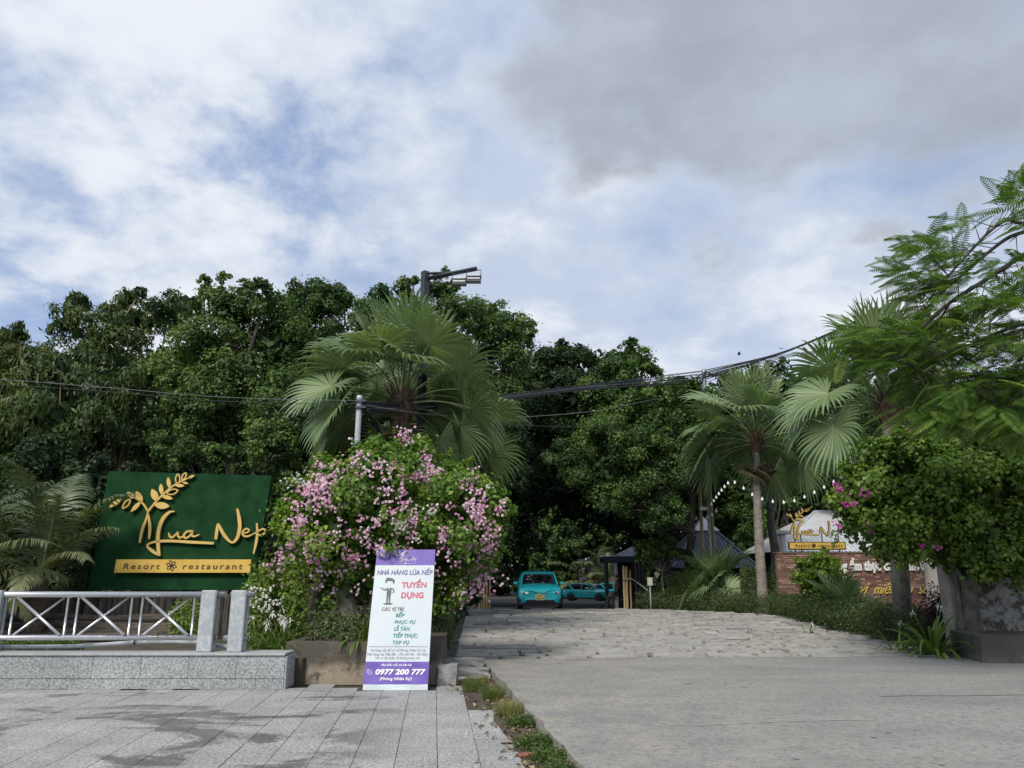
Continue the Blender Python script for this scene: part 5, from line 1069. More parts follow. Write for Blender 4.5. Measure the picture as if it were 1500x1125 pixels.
# ------------------------------------------------------------------ fan palms
def fan_frond(el, seed, R0=1.05, pet=1.25, nseg=36, mat='fan_leaf', drape=1.0, name='fan_frond', tone=0.0):
    """one fan leaf on its petiole, leaving the origin along +X at elevation el (deg); tips hang by gravity"""
    rng = np.random.default_rng(seed); V = []; F = []; T = []
    e = R(el); p = np.array([0., 0, 0]); S = 7; pts = [p.copy()]; 
    for s in range(S):
        p = p + np.array([math.cos(e), 0, math.sin(e)]) * pet / S; pts.append(p.copy()); e -= (0.035 + 0.035 * math.cos(e)) * (1.4 if el < 60 else 0.6)
    # petiole: flat strip with a keel
    for k, q in enumerate(pts):
        w2 = 0.030 * (1 - 0.55 * k / S); V += [q + [0, -w2, 0.006], q + [0, 0, -0.018], q + [0, w2, 0.006]]; T += [tone + 0.1] * 3
    for k in range(S):
        a = k * 3; F += [(a, a + 1, a + 4, a + 3), (a + 1, a + 2, a + 5, a + 4), (a + 2, a, a + 3, a + 5)]
    hub = p; e2 = e - (0.05 if el > 65 else 0.18 + 0.009 * max(0, 50 - el)); d0 = np.array([math.cos(e2), 0, math.sin(e2)]); side = np.array([0, 1., 0]); nrm = np.cross(d0, side); nrm = nrm if nrm[2] > 0 else -nrm
    
    A = R(150); da = 2 * A / nseg; lf = rng.normal() * 0.06
    tw_ = R(rng.uniform(-38, 38)) * (0.5 if el > 65 else 1.0); side, nrm = side * math.cos(tw_) + nrm * math.sin(tw_), nrm * math.cos(tw_) - side * math.sin(tw_)
    for k in range(nseg):
        a = -A + (k + 0.5) * da + rng.normal() * da * 0.12
        dr = d0 * math.cos(a) + side * math.sin(a); fold = 0.55 * abs(math.sin(a)) + 0.10
        dr = dr + nrm * fold * 0.5; dr /= np.linalg.norm(dr)
        Ls = R0 * (0.80 + 0.20 * math.cos(a)) * (0.94 + 0.12 * rng.random()); q = hub.copy(); steps = 9; i0 = len(V); tt = tone + lf + rng.normal() * 0.07; g = drape * (0.85 + 0.5 * rng.random())
        sv0 = np.cross(nrm, dr); sv0 /= np.linalg.norm(sv0); r_ = 0.0; tj = 0.50 + 0.08 * rng.random()
        dd = dr.copy()
        for s in range(steps + 1):
            t = s / steps
            wj = 2 * (Ls * t) * math.sin(da / 2) * 1.02; wmax = 2 * Ls * tj * math.sin(da / 2)
            ww = wj if t < tj else wmax * max(0.0, 1 - (t - tj) / (1.001 - tj)) ** 0.75
            ww = max(ww, 0.002); n2 = np.cross(dd, sv0); n2 /= np.linalg.norm(n2) + 1e-9; n2 = n2 if n2 @ nrm > 0 else -n2
            V += [q - sv0 * ww / 2 - n2 * ww * 0.22, q + n2 * ww * 0.18, q + sv0 * ww / 2 - n2 * ww * 0.22]; T += [tt + 0.22 * (1 - t) ** 2 - 0.05, tt + 0.30 * (1 - t) ** 2 + 0.06, tt + 0.22 * (1 - t) ** 2 - 0.05]
            b_ = max(0.0, t - tj * 0.72); dd = dd + np.array([0, 0, -1.0]) * g * (0.03 + 3.5 * b_ ** 1.15) / steps * 2.0; dd /= np.linalg.norm(dd); q = q + dd * Ls / steps
        for s in range(steps):
            b_ = i0 + s * 3; F += [(b_, b_ + 1, b_ + 4, b_ + 3), (b_ + 1, b_ + 2, b_ + 5, b_ + 4)]
    return np_mesh(name, np.array(V), F, MT[mat], T)
ELS = [84, 72, 58, 44, 30, 14, -4, -24, -42]
FR = {el: [fan_frond(el, 100 + i * 7 + j, drape=(0.4 if el > 65 else 0.9), tone=0.06 - 0.10 * (i / 8) + 0.03 * j) for j in range(4)] for i, el in enumerate(ELS)}
FR_DEAD = [fan_frond(-62, 300 + j, R0=0.8, pet=0.7, mat='fan_leaf_dead', drape=2.2, nseg=30) for j in range(2)]
FR_S = [fan_frond(el, 400 + i, R0=0.8, pet=0.55, nseg=34, drape=0.6, tone=0.05) for i, el in enumerate((78, 60, 42, 26, 10))]
def fan_palm(label, base, top, r0, r1, scale, n, seed, trunk='palm_trunk', boss=0.30, minel=-45, dead=3, fronds=None, lean=0.0, group='fan palms', bias=None):
    q = random.Random(seed); base = Vector(base); top = Vector(top); th = thing('fan_palm', base, label, 'palm', group)
    m1 = MB(); m = 26; pts = []; rad = []
    for k in range(m + 1):
        t = k / m; p = base.lerp(top, t) + Vector((lean * math.sin(t * math.pi), 0, 0)); pts.append(p - Vector((0, 0, 0.1 if k == 0 else 0))); rad.append((r0 + (r1 - r0) * t ** 0.6) * (1.0 + (0.035 if k % 2 else -0.02)) * (1 + 0.35 * max(0, 0.08 - t) / 0.08))
    m1.tube(pts, rad, 14); m1.build('trunk', MT[trunk], th, False)
    # fibrous boots under the crown
    bt = MB(); bt.tube([top - Vector((0, 0, boss * 1.1)), top - Vector((0, 0, boss * 0.4)), top + Vector((0, 0, boss * 0.9))], [r1 * 1.15, r1 * 1.5, r1 * 0.8], 12); 
    bt.build('fibre_mat', MT['palm_fibre'], th)
    for k in range(34):
        a = k * 2.4 + q.uniform(-.2, .2); z = -boss * 1.2 + boss * 2.0 * (k / 34); o2 = Vector((math.cos(a), math.sin(a), 0)); sd_ = Vector((-math.sin(a), math.cos(a), 0)); c = top + Vector((0, 0, z)) + o2 * r1 * 1.05
        ln = q.uniform(0.22, 0.4) * scale; tip = c + (o2 * 0.55 + Vector((0, 0, 0.8))).normalized() * ln; b1_ = MB(); w2 = 0.055 * scale
        i = b1_.vadd([c - sd_ * w2, c + sd_ * w2, c + o2 * 0.03 - Vector((0, 0, .02)), tip - sd_ * w2 * .35, tip + sd_ * w2 * .35, tip + o2 * 0.02]); b1_.f = [(0, 1, 4, 3), (0, 2, 5, 3), (2, 1, 4, 5), (3, 4, 5), (0, 1, 2)]; b1_.build('leaf_boot', MT['palm_fibre'], th)
    els = [e for e in ELS if e >= minel]
    for k in range(n):
        f = (k + 0.5) / n; el = els[min(len(els) - 1, int(f ** 1.15 * len(els)))]; o = link('fan_frond', q.choice(FR[el]), th, False)
        a = k * 2.39996 + q.uniform(-0.25, 0.25)
        if el < 35 and math.sin(a) < -0.55: a = a + (1.15 if math.cos(a) > 0 else -1.15)
        o.location = (top - base) + Vector((math.cos(a), math.sin(a), 0)) * r1 * 0.55 + Vector((0, 0, boss * (0.75 - 1.1 * f))); s = scale * q.uniform(0.9, 1.08) * (0.86 if el > 65 else 1.0)
        o.scale = (s, s, s); o.rotation_euler = (q.uniform(-.08, .08), q.uniform(-.12, .12), a)
    for k in range(dead):
        a = q.uniform(0, 6.28); o = link('dead_frond', q.choice(FR_DEAD), th, False); o.location = (top - base) + Vector((math.cos(a), math.sin(a), 0)) * r1 + Vector((0, 0, -boss)); o.rotation_euler = (0, 0, a); o.scale = (scale * .8,) * 3
    return th
c = P(588, 593, 15.8); fan_palm('tallest fan palm, rising behind the pink bougainvillea', (P(583, 700, 15.8).x, 15.8, 0.2), (c.x, 15.8, c.z + 0.05), 0.20, 0.175, 1.10, 42, 1, 'palm_trunk_dark', 0.36, minel=-4)
c = P(645, 655, 18.6); fan_palm('shorter fan palm half hidden behind the tallest one', (c.x + 0.1, 18.6, 0.2), (c.x, 18.6, c.z + 0.1), 0.2, 0.17, 1.02, 28, 2, 'palm_trunk_dark', 0.34)
c = P(548, 640, 19.2); fan_palm('low fan palm showing left of the tallest palm trunk', (c.x + 0.1, 19.2, 0.2), (c.x, 19.2, c.z), 0.2, 0.17, 0.95, 20, 3, 'palm_trunk_dark', 0.3)
c = P(1107, 648, 27.0); fan_palm('slim pale-trunked fan palm standing behind the hedge', (P(1116, 860, 27.0).x, 27.0, 0.0), (c.x, 27.0, c.z), 0.20, 0.125, 1.42, 38, 4, 'palm_trunk', 0.34, lean=-0.05, minel=-4)
c = P(1302, 596, 16.4); fan_palm('fan palm with brown fibrous neck above the leafy bougainvillea', (P(1320, 900, 16.4).x, 16.4, 0.0), (c.x, 16.4, c.z), 0.20, 0.17, 1.15, 28, 5, 'bark_pale', 0.40, minel=-4, dead=1)
def small_fan(label, c, n, s, seed):
    q = random.Random(seed); th = thing('dwarf_fan_palm', c, label, 'palm', 'dwarf fan palms'); m1 = MB(); m1.tube([(c[0], c[1], c[2] - 0.1), (c[0], c[1], c[2] + 0.25 * s)], [0.09, 0.06], 8); m1.build('trunk', MT['palm_fibre'], th)
    for k in range(n):
        o = link('fan_frond', FR_S[min(4, int(5 * k / n))], th, False); o.location = (0, 0, 0.2 * s); o.rotation_euler = (q.uniform(-.1, .1), q.uniform(-.1, .1), k * 2.4); o.scale = (s * q.uniform(.9, 1.1),) * 3
c = P(1045, 880, 30.0); small_fan('dwarf fan palm in front of the dark roofed hut', (c.x, 30.0, 0.3), 16, 1.6, 1)
c = P(1232, 880, 21.5); small_fan('dwarf fan palm below the lime shrub', (c.x, 21.5, 0.05), 12, 1.05, 2)
c = P(1010, 880, 30.3); small_fan('dwarf fan palm by the hedge near the gate', (c.x, 30.3, 0.05), 10, 1.1, 3)

# ------------------------------------------------------------------ feather palms
def coco_frond(el, seed, ln=3.0, pairs=58, tone=0.0, leafl=0.62, hang=1.0):
    rng = np.random.default_rng(seed); V = []; F = []; T = []; e = R(el); p = np.array([0., 0, 0]); S = 26; pts = []; ds = []
    for s in range(S + 1):
        d_ = np.array([math.cos(e), 0, math.sin(e)]); pts.append(p.copy()); ds.append(d_); p = p + d_ * ln / S; e -= 0.012 + 0.075 * (s / S) ** 1.3 * (1.0 + 0.4 * math.cos(R(el)))
    for k, q in enumerate(pts):
        w2 = 0.035 * (1 - k / S) + 0.004; V += [q + [0, -w2, 0], q + [0, 0, -w2], q + [0, w2, 0]]; T += [tone + 0.35] * 3
    for k in range(S):
        a = k * 3; F += [(a, a + 1, a + 4, a + 3), (a + 1, a + 2, a + 5, a + 4), (a + 2, a, a + 3, a + 5)]
    for k in range(pairs):
        t = 0.14 + 0.86 * (k + rng.random() * 0.5) / pairs; i = min(S - 1, int(t * S)); f = t * S - i; b_ = pts[i] + (pts[min(i + 1, S)] - pts[i]) * f; d_ = ds[i]
        L2 = leafl * (0.45 + 0.75 * math.sin(min(1, t * 1.12) * math.pi * 0.86 + 0.25)) * (0.9 + .2 * rng.random())
        for sg in (-1, 1):
            side = np.array([0, sg, 0.]); up = np.cross(d_, [0, 1, 0]); up = up if up[2] > 0 else -up
            q = b_.copy(); v = side * 0.80 + d_ * 0.62 + up * 0.18 + rng.normal(size=3) * 0.06; v /= np.linalg.norm(v); st = 5; i0 = len(V); tt = tone + rng.normal() * 0.09
            for s in range(st + 1):
                u = s / st; w2 = 0.020 * (1 - u) ** 0.6 + 0.001; sv = np.cross(v, up); sv /= np.linalg.norm(sv) + 1e-9; V += [q - sv * w2, q + sv * w2]; T += [tt, tt + 0.08]
                v = v + np.array([0, 0, -1]) * hang * (0.12 + 0.30 * u); v /= np.linalg.norm(v); q = q + v * L2 / st
            for s in range(st): a = i0 + 2 * s; F.append((a, a + 1, a + 3, a + 2))
    return np_mesh('feather_frond', np.array(V), F, MT['coco_leaf'], T)
CF = {el: coco_frond(el, 500 + i, tone=tn) for i, (el, tn) in enumerate(((84, -0.10), (70, -0.02), (52, 0.08), (34, 0.18), (14, 0.22), (-10, 0.2)))}
def coco(label, base, spec, scale, seed, trunk_h=0.6, trunk_r=0.16, group='feather palms'):
    q = random.Random(seed); base = Vector(base); th = thing('coconut_palm', base, label, 'palm', group); m1 = MB(); m1.tube([base - Vector((0, 0, .1)), base + Vector((0.02, 0, trunk_h * .5)), base + Vector((0, 0, trunk_h))], [trunk_r * 1.2, trunk_r, trunk_r * .8], 10); m1.build('trunk', MT['palm_trunk_dark'], th)
    for el, az, s in spec:
        o = link('feather_frond', CF[el], th, False); o.location = (0, 0, trunk_h); o.rotation_euler = (q.uniform(-.1, .1), q.uniform(-.06, .06), R(az)); o.scale = (scale * s,) * 3
    return th
c = P(70, 770, 13.4)
coco('young coconut palm with pale drooping fronds left of the billboard', (c.x, 13.4, 0.33), [(84, 250, 1.0), (84, 100, 0.95), (70, 10, 0.9), (70, 150, 0.95), (52, -8, 0.72), (52, 190, 0.8), (34, -30, 0.62), (34, 172, 0.62), (34, 215, 0.75), (14, 200, 0.85), (14, -70, 0.62), (-10, 235, 0.8), (52, 60, 0.8), (70, 300, 0.8), (-10, -120, 0.55)], 0.78, 1, 1.05)
c = P(-40, 800, 12.6); coco('coconut palm fronds reaching in from the left edge', (c.x - 0.3, 12.6, 0.33), [(84, 30, 1), (70, 20, .9), (52, -10, .9), (34, 12, .8), (14, -5, .7), (-10, -30, .6), (52, 100, .8), (34, -60, .8), (14, 60, .8)], 0.8, 2, 0.7)
c = P(858, 850, 80.0); coco('feather palm beyond the parked taxis in the car park', (c.x, 80.0, ground_z(80)), [(84, 0, 1), (70, 180, 1), (70, 330, 1), (52, 200, 1), (52, 340, 1), (34, 190, 1), (34, -10, .9), (14, 220, .8), (52, 270, 1), (14, -40, .8)], 1.7, 3, 1.5, 0.3)
c = P(893, 850, 78.0); coco('second feather palm close behind the gate hut', (c.x, 78.0, ground_z(78)), [(84, 90, 1), (70, 200, 1), (52, 180, 1), (34, 160, .9), (52, -20, 1), (34, 230, .9), (14, 200, .8), (70, 300, 1)], 1.5, 4, 1.6, 0.25)

# ------------------------------------------------------------------ flame tree reaching in from the right
def flame_leaf(rng, V, F, T, base, d, up, ln, tt):
    """bipinnate leaf: rachis, paired pinnae each a comb of leaflets"""
    d = d / np.linalg.norm(d); side = np.cross(d, up); side /= np.linalg.norm(side) + 1e-9; up = np.cross(side, d); p = np.array(base); S = 15; v = d.copy()
    for s in range(S):
        t = s / S; nxt = p + v * ln / S; w2 = 0.004
        i = len(V); V += [p - side * w2, p + side * w2, nxt + side * w2 * .8, nxt - side * w2 * .8]; T += [tt - .1] * 4; F.append((i, i + 1, i + 2, i + 3))
        if t > 0.12:
            pl = ln * 0.20 * math.sin(min(1.0, 0.22 + t * 0.85) * math.pi) ** 0.6 + 0.02
            for sg in (-1, 1):
                pv = side * sg * 0.86 + v * 0.5 + up * 0.06 + np.array([0, 0, -0.10]); pv /= np.linalg.norm(pv); lv = np.cross(pv, up); lv /= np.linalg.norm(lv) + 1e-9
                t3 = tt + rng.normal() * 0.07; lw = 0.0088 * (ln / 0.42); dz = np.array([0, 0, -0.22 * pl])
                a = p + pv * pl * 0.04; b_ = p + pv * pl * 0.35 + dz * 0.12; c_ = p + pv * pl * 0.72 + dz * 0.5; e_ = p + pv * pl + dz
                i = len(V); V += [a, b_ + lv * lw, c_ + lv * lw * .8, e_, c_ - lv * lw * .8, b_ - lv * lw]; T += [t3] * 6; F += [(i, i + 1, i + 2, i + 5), (i + 5, i + 2, i + 3, i + 4)]
        p = nxt; v = v + np.array([0, 0, -0.045]) + rng.normal(size=3) * 0.015; v /= np.linalg.norm(v)
YF = 9.6
rng = np.random.default_rng(200); V = []; F = []; T = []
tx = P(1660, 600, YF).x
fl = thing('flame_tree', (tx, YF + 0.6, 0.05), 'feathery flame tree reaching in from the right edge', 'tree')
limbs = [([(1560, 318), (1499, 327), (1474, 322), (1449, 340), (1428, 361), (1399, 393), (1371, 425), (1348, 462)], .030, .008, 0.0), ([(1560, 322), (1499, 340), (1474, 350), (1445, 372), (1413, 400), (1388, 421), (1353, 455)], .034, .010, 0.15), ([(1580, 350), (1499, 375), (1470, 393), (1431, 418), (1392, 443), (1364, 468), (1335, 489), (1290, 480), (1240, 478)], .040, .006, -0.1),
         ([(1600, 450), (1499, 475), (1450, 492), (1413, 510), (1370, 520)], .03, .006, -0.3), ([(1600, 560), (1481, 555), (1440, 550), (1392, 546), (1340, 540)], .028, .006, -0.2), ([(1600, 260), (1520, 280), (1490, 300)], .022, .006, 0.1), ([(1392, 443), (1376, 470), (1360, 500), (1350, 530)], .014, .005, -0.1)]
m1 = MB(); lp = []
for pts, ra, rb, dy in limbs:
    q_ = [P(x, y, YF + dy + 0.25 * math.sin(i)) for i, (x, y) in enumerate(pts)]; q_ = [Vector(a) for a in smooth_path([tuple(a) for a in q_], 3)]; n = len(q_); m1.tube(q_, [ra + (rb - ra) * i / (n - 1) for i in range(n)], 8); lp.append(q_)
trk = [Vector((tx, YF + .6, -0.05)), Vector((tx - .1, YF + .5, 1.6)), Vector((tx - .05, YF + .3, 3.0)), Vector((tx, YF + .1, 4.6)), Vector((tx + 0.05, YF, 5.6))]
m1.tube(trk, [0.2, 0.17, 0.14, 0.10, 0.06], 10)
for q_ in lp[:6]: k = min(trk, key=lambda a: (a - q_[0]).length); limb(m1, k, q_[0], 0.06, 0.03, random.Random(3), 4, 0.06, 7)
m1.build('trunk', MT['bark_dark'], fl)
areas = [(1490, 285, 22, 18, 14), (1470, 300, 30, 16, 10), (1492, 330, 14, 10, 7), (1400, 330, 10, 5, 4), (1345, 365, 34, 14, 20), (1320, 395, 26, 14, 14), (1385, 380, 30, 14, 14), (1350, 415, 40, 14, 22), (1400, 410, 34, 14, 16), (1348, 446, 22, 10, 8), (1405, 450, 40, 16, 26), (1455, 440, 40, 16, 26), (1490, 410, 18, 18, 14), (1470, 385, 30, 12, 8), (1370, 475, 24, 12, 8),
         (1270, 475, 40, 12, 26), (1320, 490, 40, 18, 34), (1250, 495, 34, 12, 20), (1300, 520, 44, 14, 26), (1240, 470, 22, 8, 8), (1380, 520, 40, 18, 30), (1440, 500, 40, 16, 26), (1485, 490, 30, 18, 24), (1360, 560, 40, 20, 34), (1430, 560, 44, 20, 40), (1490, 555, 30, 22, 34), (1400, 600, 44, 18, 34), (1460, 610, 44, 20, 40), (1345, 600, 30, 14, 14), (1500, 620, 20, 18, 16), (1550, 500, 50, 80, 90)]
tw = MB(); allp = [p for q_ in lp for p in q_]
for (cx, cy, sx, sy, n) in areas:
    for k in range(int(n * 1.8)):
        px_, py_ = cx + 16 + rng.normal() * sx * 0.62, cy + (14 if cx < 1325 and cy > 430 else 0) + rng.normal() * sy * 0.62; base = P(px_, py_, YF + rng.normal() * 0.45)
        near = min(allp, key=lambda a: (a - base).length); dv = np.array(base - near); dv = dv / (np.linalg.norm(dv) + 1e-6)
        d_ = dv * 0.5 + np.array([-0.55, rng.normal() * 0.5, 0.12]) + rng.normal(size=3) * np.array([0.55, 0.5, 0.14]); up = np.array([rng.normal() * .25, rng.normal() * .25 - 0.1, 1.0])
        flame_leaf(rng, V, F, T, base, d_, up, 0.34 + 0.22 * rng.random(), rng.normal() * 0.13 + 0.02)
        if k % 4 == 0: tw.tube([near, near.lerp(base, 0.5) + Vector((0, 0, 0.03)), base], [0.007, 0.005, 0.003], 4, False)
link('crown', np_mesh('crown', np.array(V), F, MT['flame_leaf'], T), fl)
tw.build('twigs', MT['bark_dark'], fl)
# ------------------------------------------------------------------ poles, cables, floodlight
def pole(name, label, px, Y, ytop, r0, r1, mat, cat='pole', z0=0.0, px_b=None, n=12, group=None):
    t_ = P(px, ytop, Y); b_ = Vector((P(px_b, 838, Y).x if px_b else t_.x, Y, z0)); th = thing(name, b_, label, cat, group); m1 = MB(); m1.tube([b_ - Vector((0, 0, .1)), t_], [r0, r1], n); m1.build('shaft', MT[mat], th); return th, t_
pA, tA = pole('galvanised_pole', 'short galvanised pole rising behind the pink bougainvillea', 527, 14.0, 581, 0.062, 0.055, 'galvanised', px_b=512)
m1 = MB(); m1.lathe([(0.0, tA.z + 0.03), (0.05, tA.z + 0.02), (0.065, tA.z - 0.02), (0.065, tA.z - 0.05)], 12, (tA.x, tA.y, 0)); m1.build('cap', MT['galvanised'], pA)
for z in (-0.10, -0.22): m1 = MB(); m1.box((tA.x + 0.04, tA.y - 0.02, tA.z + z), (0.2, 0.16, 0.04)); m1.build('cable_clamp', MT['dark_steel'], pA)
pB, tB = pole('galvanised_pole', 'tall galvanised pole between two bamboo poles beside the hut', 1031, 31.5, 541, 0.12, 0.10, 'galvanised', px_b=1042)
for dx, dz in ((-0.26, 4.05), (0.24, 4.05)):
    bx_ = P(1040, 838, 31.2).x + dx; m1 = MB(); pts = [(bx_ + (0.05 if dx < 0 else -0.03) * k / 6, 31.2, -0.05 + dz * k / 6 + .9 * k / 6) for k in range(7)]; m1.tube(pts, [0.075 if k % 2 else 0.07 for k in range(7)], 8); m1.build('bamboo_strut', MT['bamboo_wood'], pB)
c = P(1034, 745, 31.0); m1 = MB(); m1.bbox((c.x - 0.12, 31.0, c.z), (0.28, 0.12, 0.14), 0.01); m1.build('junction_box', MT['letter_white'], pB)
m1 = MB(); c = P(1042, 820, 31.4); m1.tube([(c.x, 31.4, c.z - 0.3), (c.x, 31.4, c.z + 0.25)], 0.135, 12); m1.build('white_band', MT['white_wall'], pB)
for a in range(3): m1 = MB(); m1.tube([(tB.x - 0.55, tB.y - 0.3 + 0.1 * a, tB.z - 0.55 - .1 * a), (tB.x, tB.y - 0.14, tB.z - 0.15 - .1 * a), (tB.x + 0.6, tB.y - 0.2, tB.z - 0.35)], 0.028, 6); m1.build('cable_tail', MT['cable_black'], pB)
pC, tC = pole('concrete_pole', 'concrete utility pole behind the flame tree', 1333, 18.0, 425, 0.20, 0.14, 'concrete_pole', px_b=1362)
m1 = MB(); m1.box((tC.x - .1, tC.y - 0.2, tC.z - 0.25), (0.6, 0.1, 0.1)); m1.build('cross_arm', MT['galvanised'], pC)
def sag(a, b_, s, n=14): return [a.lerp(b_, t / n) + Vector((0, 0, -4 * s * (t / n) * (1 - t / n))) for t in range(n + 1)]
def cable(nm, label, pts, r, mat, group=None, parent=None):
    m1 = MB(); m1.tube(pts, r, 6); o = m1.build(nm, MT[mat], parent, True)
    if parent is None: tag(o, label, 'cable', group)
    return o
q = random.Random(8)
b1 = thing('cable_bundle', tA, 'thick black cable bundle from the short pole across the drive', 'cable')
a_ = tA + Vector((0.03, 0, -0.10))
mid = P(740, 583, 19.5)
for k in range(9):
    e = tB + Vector((q.uniform(-.2, .1), q.uniform(-.1, .1), -0.05 - 0.07 * k)); m_ = P(740, 579 + k * 0.9 + q.uniform(-1.5, 1.5), 19.5); pts = smooth_path([tuple(a_ + Vector((0, 0, -0.028 * k))), tuple(P(620, 589 + k * 1.3 + q.uniform(-1, 1), 16.5)), tuple(m_), tuple(P(870, 563 + k * 0.8 + q.uniform(-1.2, 1.2), 24.5)), tuple(e)], 6)
    cable('cable', None, pts, q.choice([0.013, 0.017, 0.021]), q.choice(['cable_black', 'cable_black', 'cable_black', 'cable_grey']), None, b1)
b2 = thing('cable_bundle', tB, 'black cable bundle rising from the galvanised pole to the concrete pole', 'cable')
for k in range(7):
    s_ = tB + Vector((0, 0, -0.05 - 0.07 * k)); pts = smooth_path([tuple(s_), tuple(P(1130, 521 + 0.5 * k + q.uniform(-1.2, 1.2), 27.0)), tuple(P(1230, 481 + 0.4 * k + q.uniform(-1, 1), 22.0)), tuple(tC + Vector((-.1, -.15, -0.12 - 0.02 * k)))], 7); cable('cable', None, pts, q.choice([0.014, 0.019, 0.023]), 'cable_black', None, b2)
b3 = thing('cable_bundle', tB + Vector((0, 0, -.4)), 'thinner lower cable pair running right from the galvanised pole', 'cable')
for k in range(3): cable('cable', None, smooth_path([tuple(tB + Vector((0, 0, -0.35 - .12 * k))), tuple(P(1130, 524 + 2.2 * k, 27.0)), tuple(P(1210, 511 + 1.5 * k, 22)), tuple(P(1350, 474 + 2 * k, 18.0)), tuple(P(1520, 430, 15.0))], 6), 0.012, 'cable_black', None, b3)
cable('overhead_cable', 'pale single cable sagging low across the drive opening', smooth_path([tuple(tA + Vector((0, 0, -.15))), tuple(P(640, 608, 16.0)), tuple(P(760, 611, 20)), tuple(P(880, 601, 25)), tuple(P(960, 585, 29)), tuple(tB + Vector((0, 0, -1.1)))], 6), 0.012, 'cable_grey')
cable('overhead_cable', 'lowest dark cable crossing in front of the arching boughs', smooth_path([tuple(tA + Vector((0, 0, -.2))), tuple(P(720, 620, 19.0)), tuple(P(850, 625, 24)), tuple(P(960, 620, 29)), tuple(P(1080, 600, 30)), tuple(P(1300, 545, 20))], 6), 0.011, 'cable_black')
cable('overhead_cable', 'dark cable crossing in front of the right fan palm', smooth_path([tuple(tB + Vector((0, 0, -1.6))), tuple(P(1100, 560, 25.5)), tuple(P(1170, 552, 21)), tuple(P(1250, 540, 15.5)), tuple(P(1330, 520, 14.5)), tuple(P(1520, 480, 13.5))], 6), 0.010, 'cable_black')
cable('overhead_cable', 'upper of two thin cables at the left edge of the wood', smooth_path([tuple(P(-120, 552, 12.5)), tuple(P(0, 556, 12.8)), tuple(P(160, 568, 13.2)), tuple(P(330, 582, 13.6)), tuple(tA + Vector((0, 0, -.08)))], 6), 0.006, 'cable_grey')
cable('overhead_cable', 'lower of two thin cables at the left edge of the wood', smooth_path([tuple(P(-120, 558, 12.6)), tuple(P(0, 563, 12.9)), tuple(P(160, 574, 13.3)), tuple(P(330, 588, 13.7)), tuple(tA + Vector((0, 0, -.14)))], 6), 0.006, 'cable_black')
# stay cables wrapped down from the short pole
b4 = thing('stay_cable', tA + Vector((0, 0, -.2)), 'twisted black cable dropping from the short pole behind the blossom', 'cable')
for k in range(3): cable('cable', None, smooth_path([tuple(tA + Vector((0.05, 0.02 * k, -.18))), tuple(P(546 + 2 * k, 615, 14.3)), tuple(P(556 + 2 * k, 640, 14.7)), tuple(P(572, 672, 15.2)), tuple(P(590, 730, 15.6)), (P(592, 730, 15.6).x, 15.6, 0.45)], 5), 0.016, 'cable_black', None, b4)

tF = P(623, 398, 17.2); bF = Vector((P(604, 640, 17.2).x - 0.05, 17.2, 0.2)); bF.x = tF.x - 0.0
fp = thing('floodlight_pole', bF, 'dark square floodlight mast behind the tallest fan palm', 'floodlight')
def sq(nm, a, b_, w2, mat, par):
    m1 = MB(); m1.tube([a, b_], w2 * 0.707, 4); return m1.build(nm, MT[mat], par)
sq('mast', bF, tF, 0.15, 'dark_steel', fp)
a = tF + Vector((0.02, 0, -0.05)); e = P(698, 393.5, 16.6); sq('upper_arm', a, P(668, 399, 16.9), 0.05, 'dark_steel', fp); sq('lower_arm', P(625, 408, 17.2), e, 0.085, 'dark_steel', fp)
for k, (px_, py_, w2) in enumerate(((694, 409, 0.34), (673, 413, 0.34))):
    c = P(px_, py_, 16.65 + 0.1 * k); m1 = MB(); m1.bbox((c.x, c.y, c.z), (w2, 0.10, 0.22), 0.012, Matrix.Rotation(R(-20), 3, 'X')); hd = m1.build('lamp_housing', MT['dark_steel'], fp)
    for j in range(3): m1 = MB(); m1.bbox((c.x, c.y - 0.06 + 0.02 * (j - 1) , c.z + 0.075 - 0.075 * j), (w2 * 0.86, 0.03, 0.055), 0.006, Matrix.Rotation(R(-20), 3, 'X')); m1.build('lens', MT['lamp_lens'], hd)
    m1 = MB(); m1.tube([c + Vector((-w2 * .5, 0, 0)), c + Vector((-w2 * .5, 0, 0.2)), c + Vector((w2 * .5, 0, 0.24)), c + Vector((w2 * .5, 0, 0))], 0.012, 5); m1.build('yoke', MT['dark_steel'], hd)

# ------------------------------------------------------------------ festoon lights
BM = MB(); BM.lathe([(0.0, -0.085), (0.035, -0.075), (0.052, -0.045), (0.05, -0.015), (0.03, 0.02), (0.018, 0.035), (0.018, 0.07), (0.0, 0.075)], 10); bulb_me = BM.mesh('bulb', MT['bulb'], True)
def festoon(label, pts, n, s=1.0):
    th = thing('festoon_lights', pts[0], label, 'string lights', 'festoon light strings'); pth = [Vector(p) for p in smooth_path([tuple(p) for p in pts], 8)]
    m1 = MB(); m1.tube(pth, 0.008, 5); m1.build('cord', MT['cable_black'], th)
    L_ = [0]
    for a, b_ in zip(pth, pth[1:]): L_.append(L_[-1] + (b_ - a).length)
    for k in range(n):
        d_ = L_[-1] * (k + 0.5) / n; i = max(j for j in range(len(L_)) if L_[j] <= d_); i = min(i, len(pth) - 2); p = pth[i].lerp(pth[i + 1], (d_ - L_[i]) / (L_[i + 1] - L_[i])); o = link('bulb', bulb_me, th, False); o.location = p - pts[0] - Vector((0, 0, 0.07 * s)); o.scale = (s, s, s)
festoon('string of round white bulbs draped behind the slim fan palm', [P(1040, 738, 28.6), P(1066, 705, 26.4), P(1080, 706, 26.2), P(1110, 726, 26), P(1150, 733, 25.8), P(1185, 722, 25.4), P(1228, 699, 25)], 18, 0.85)
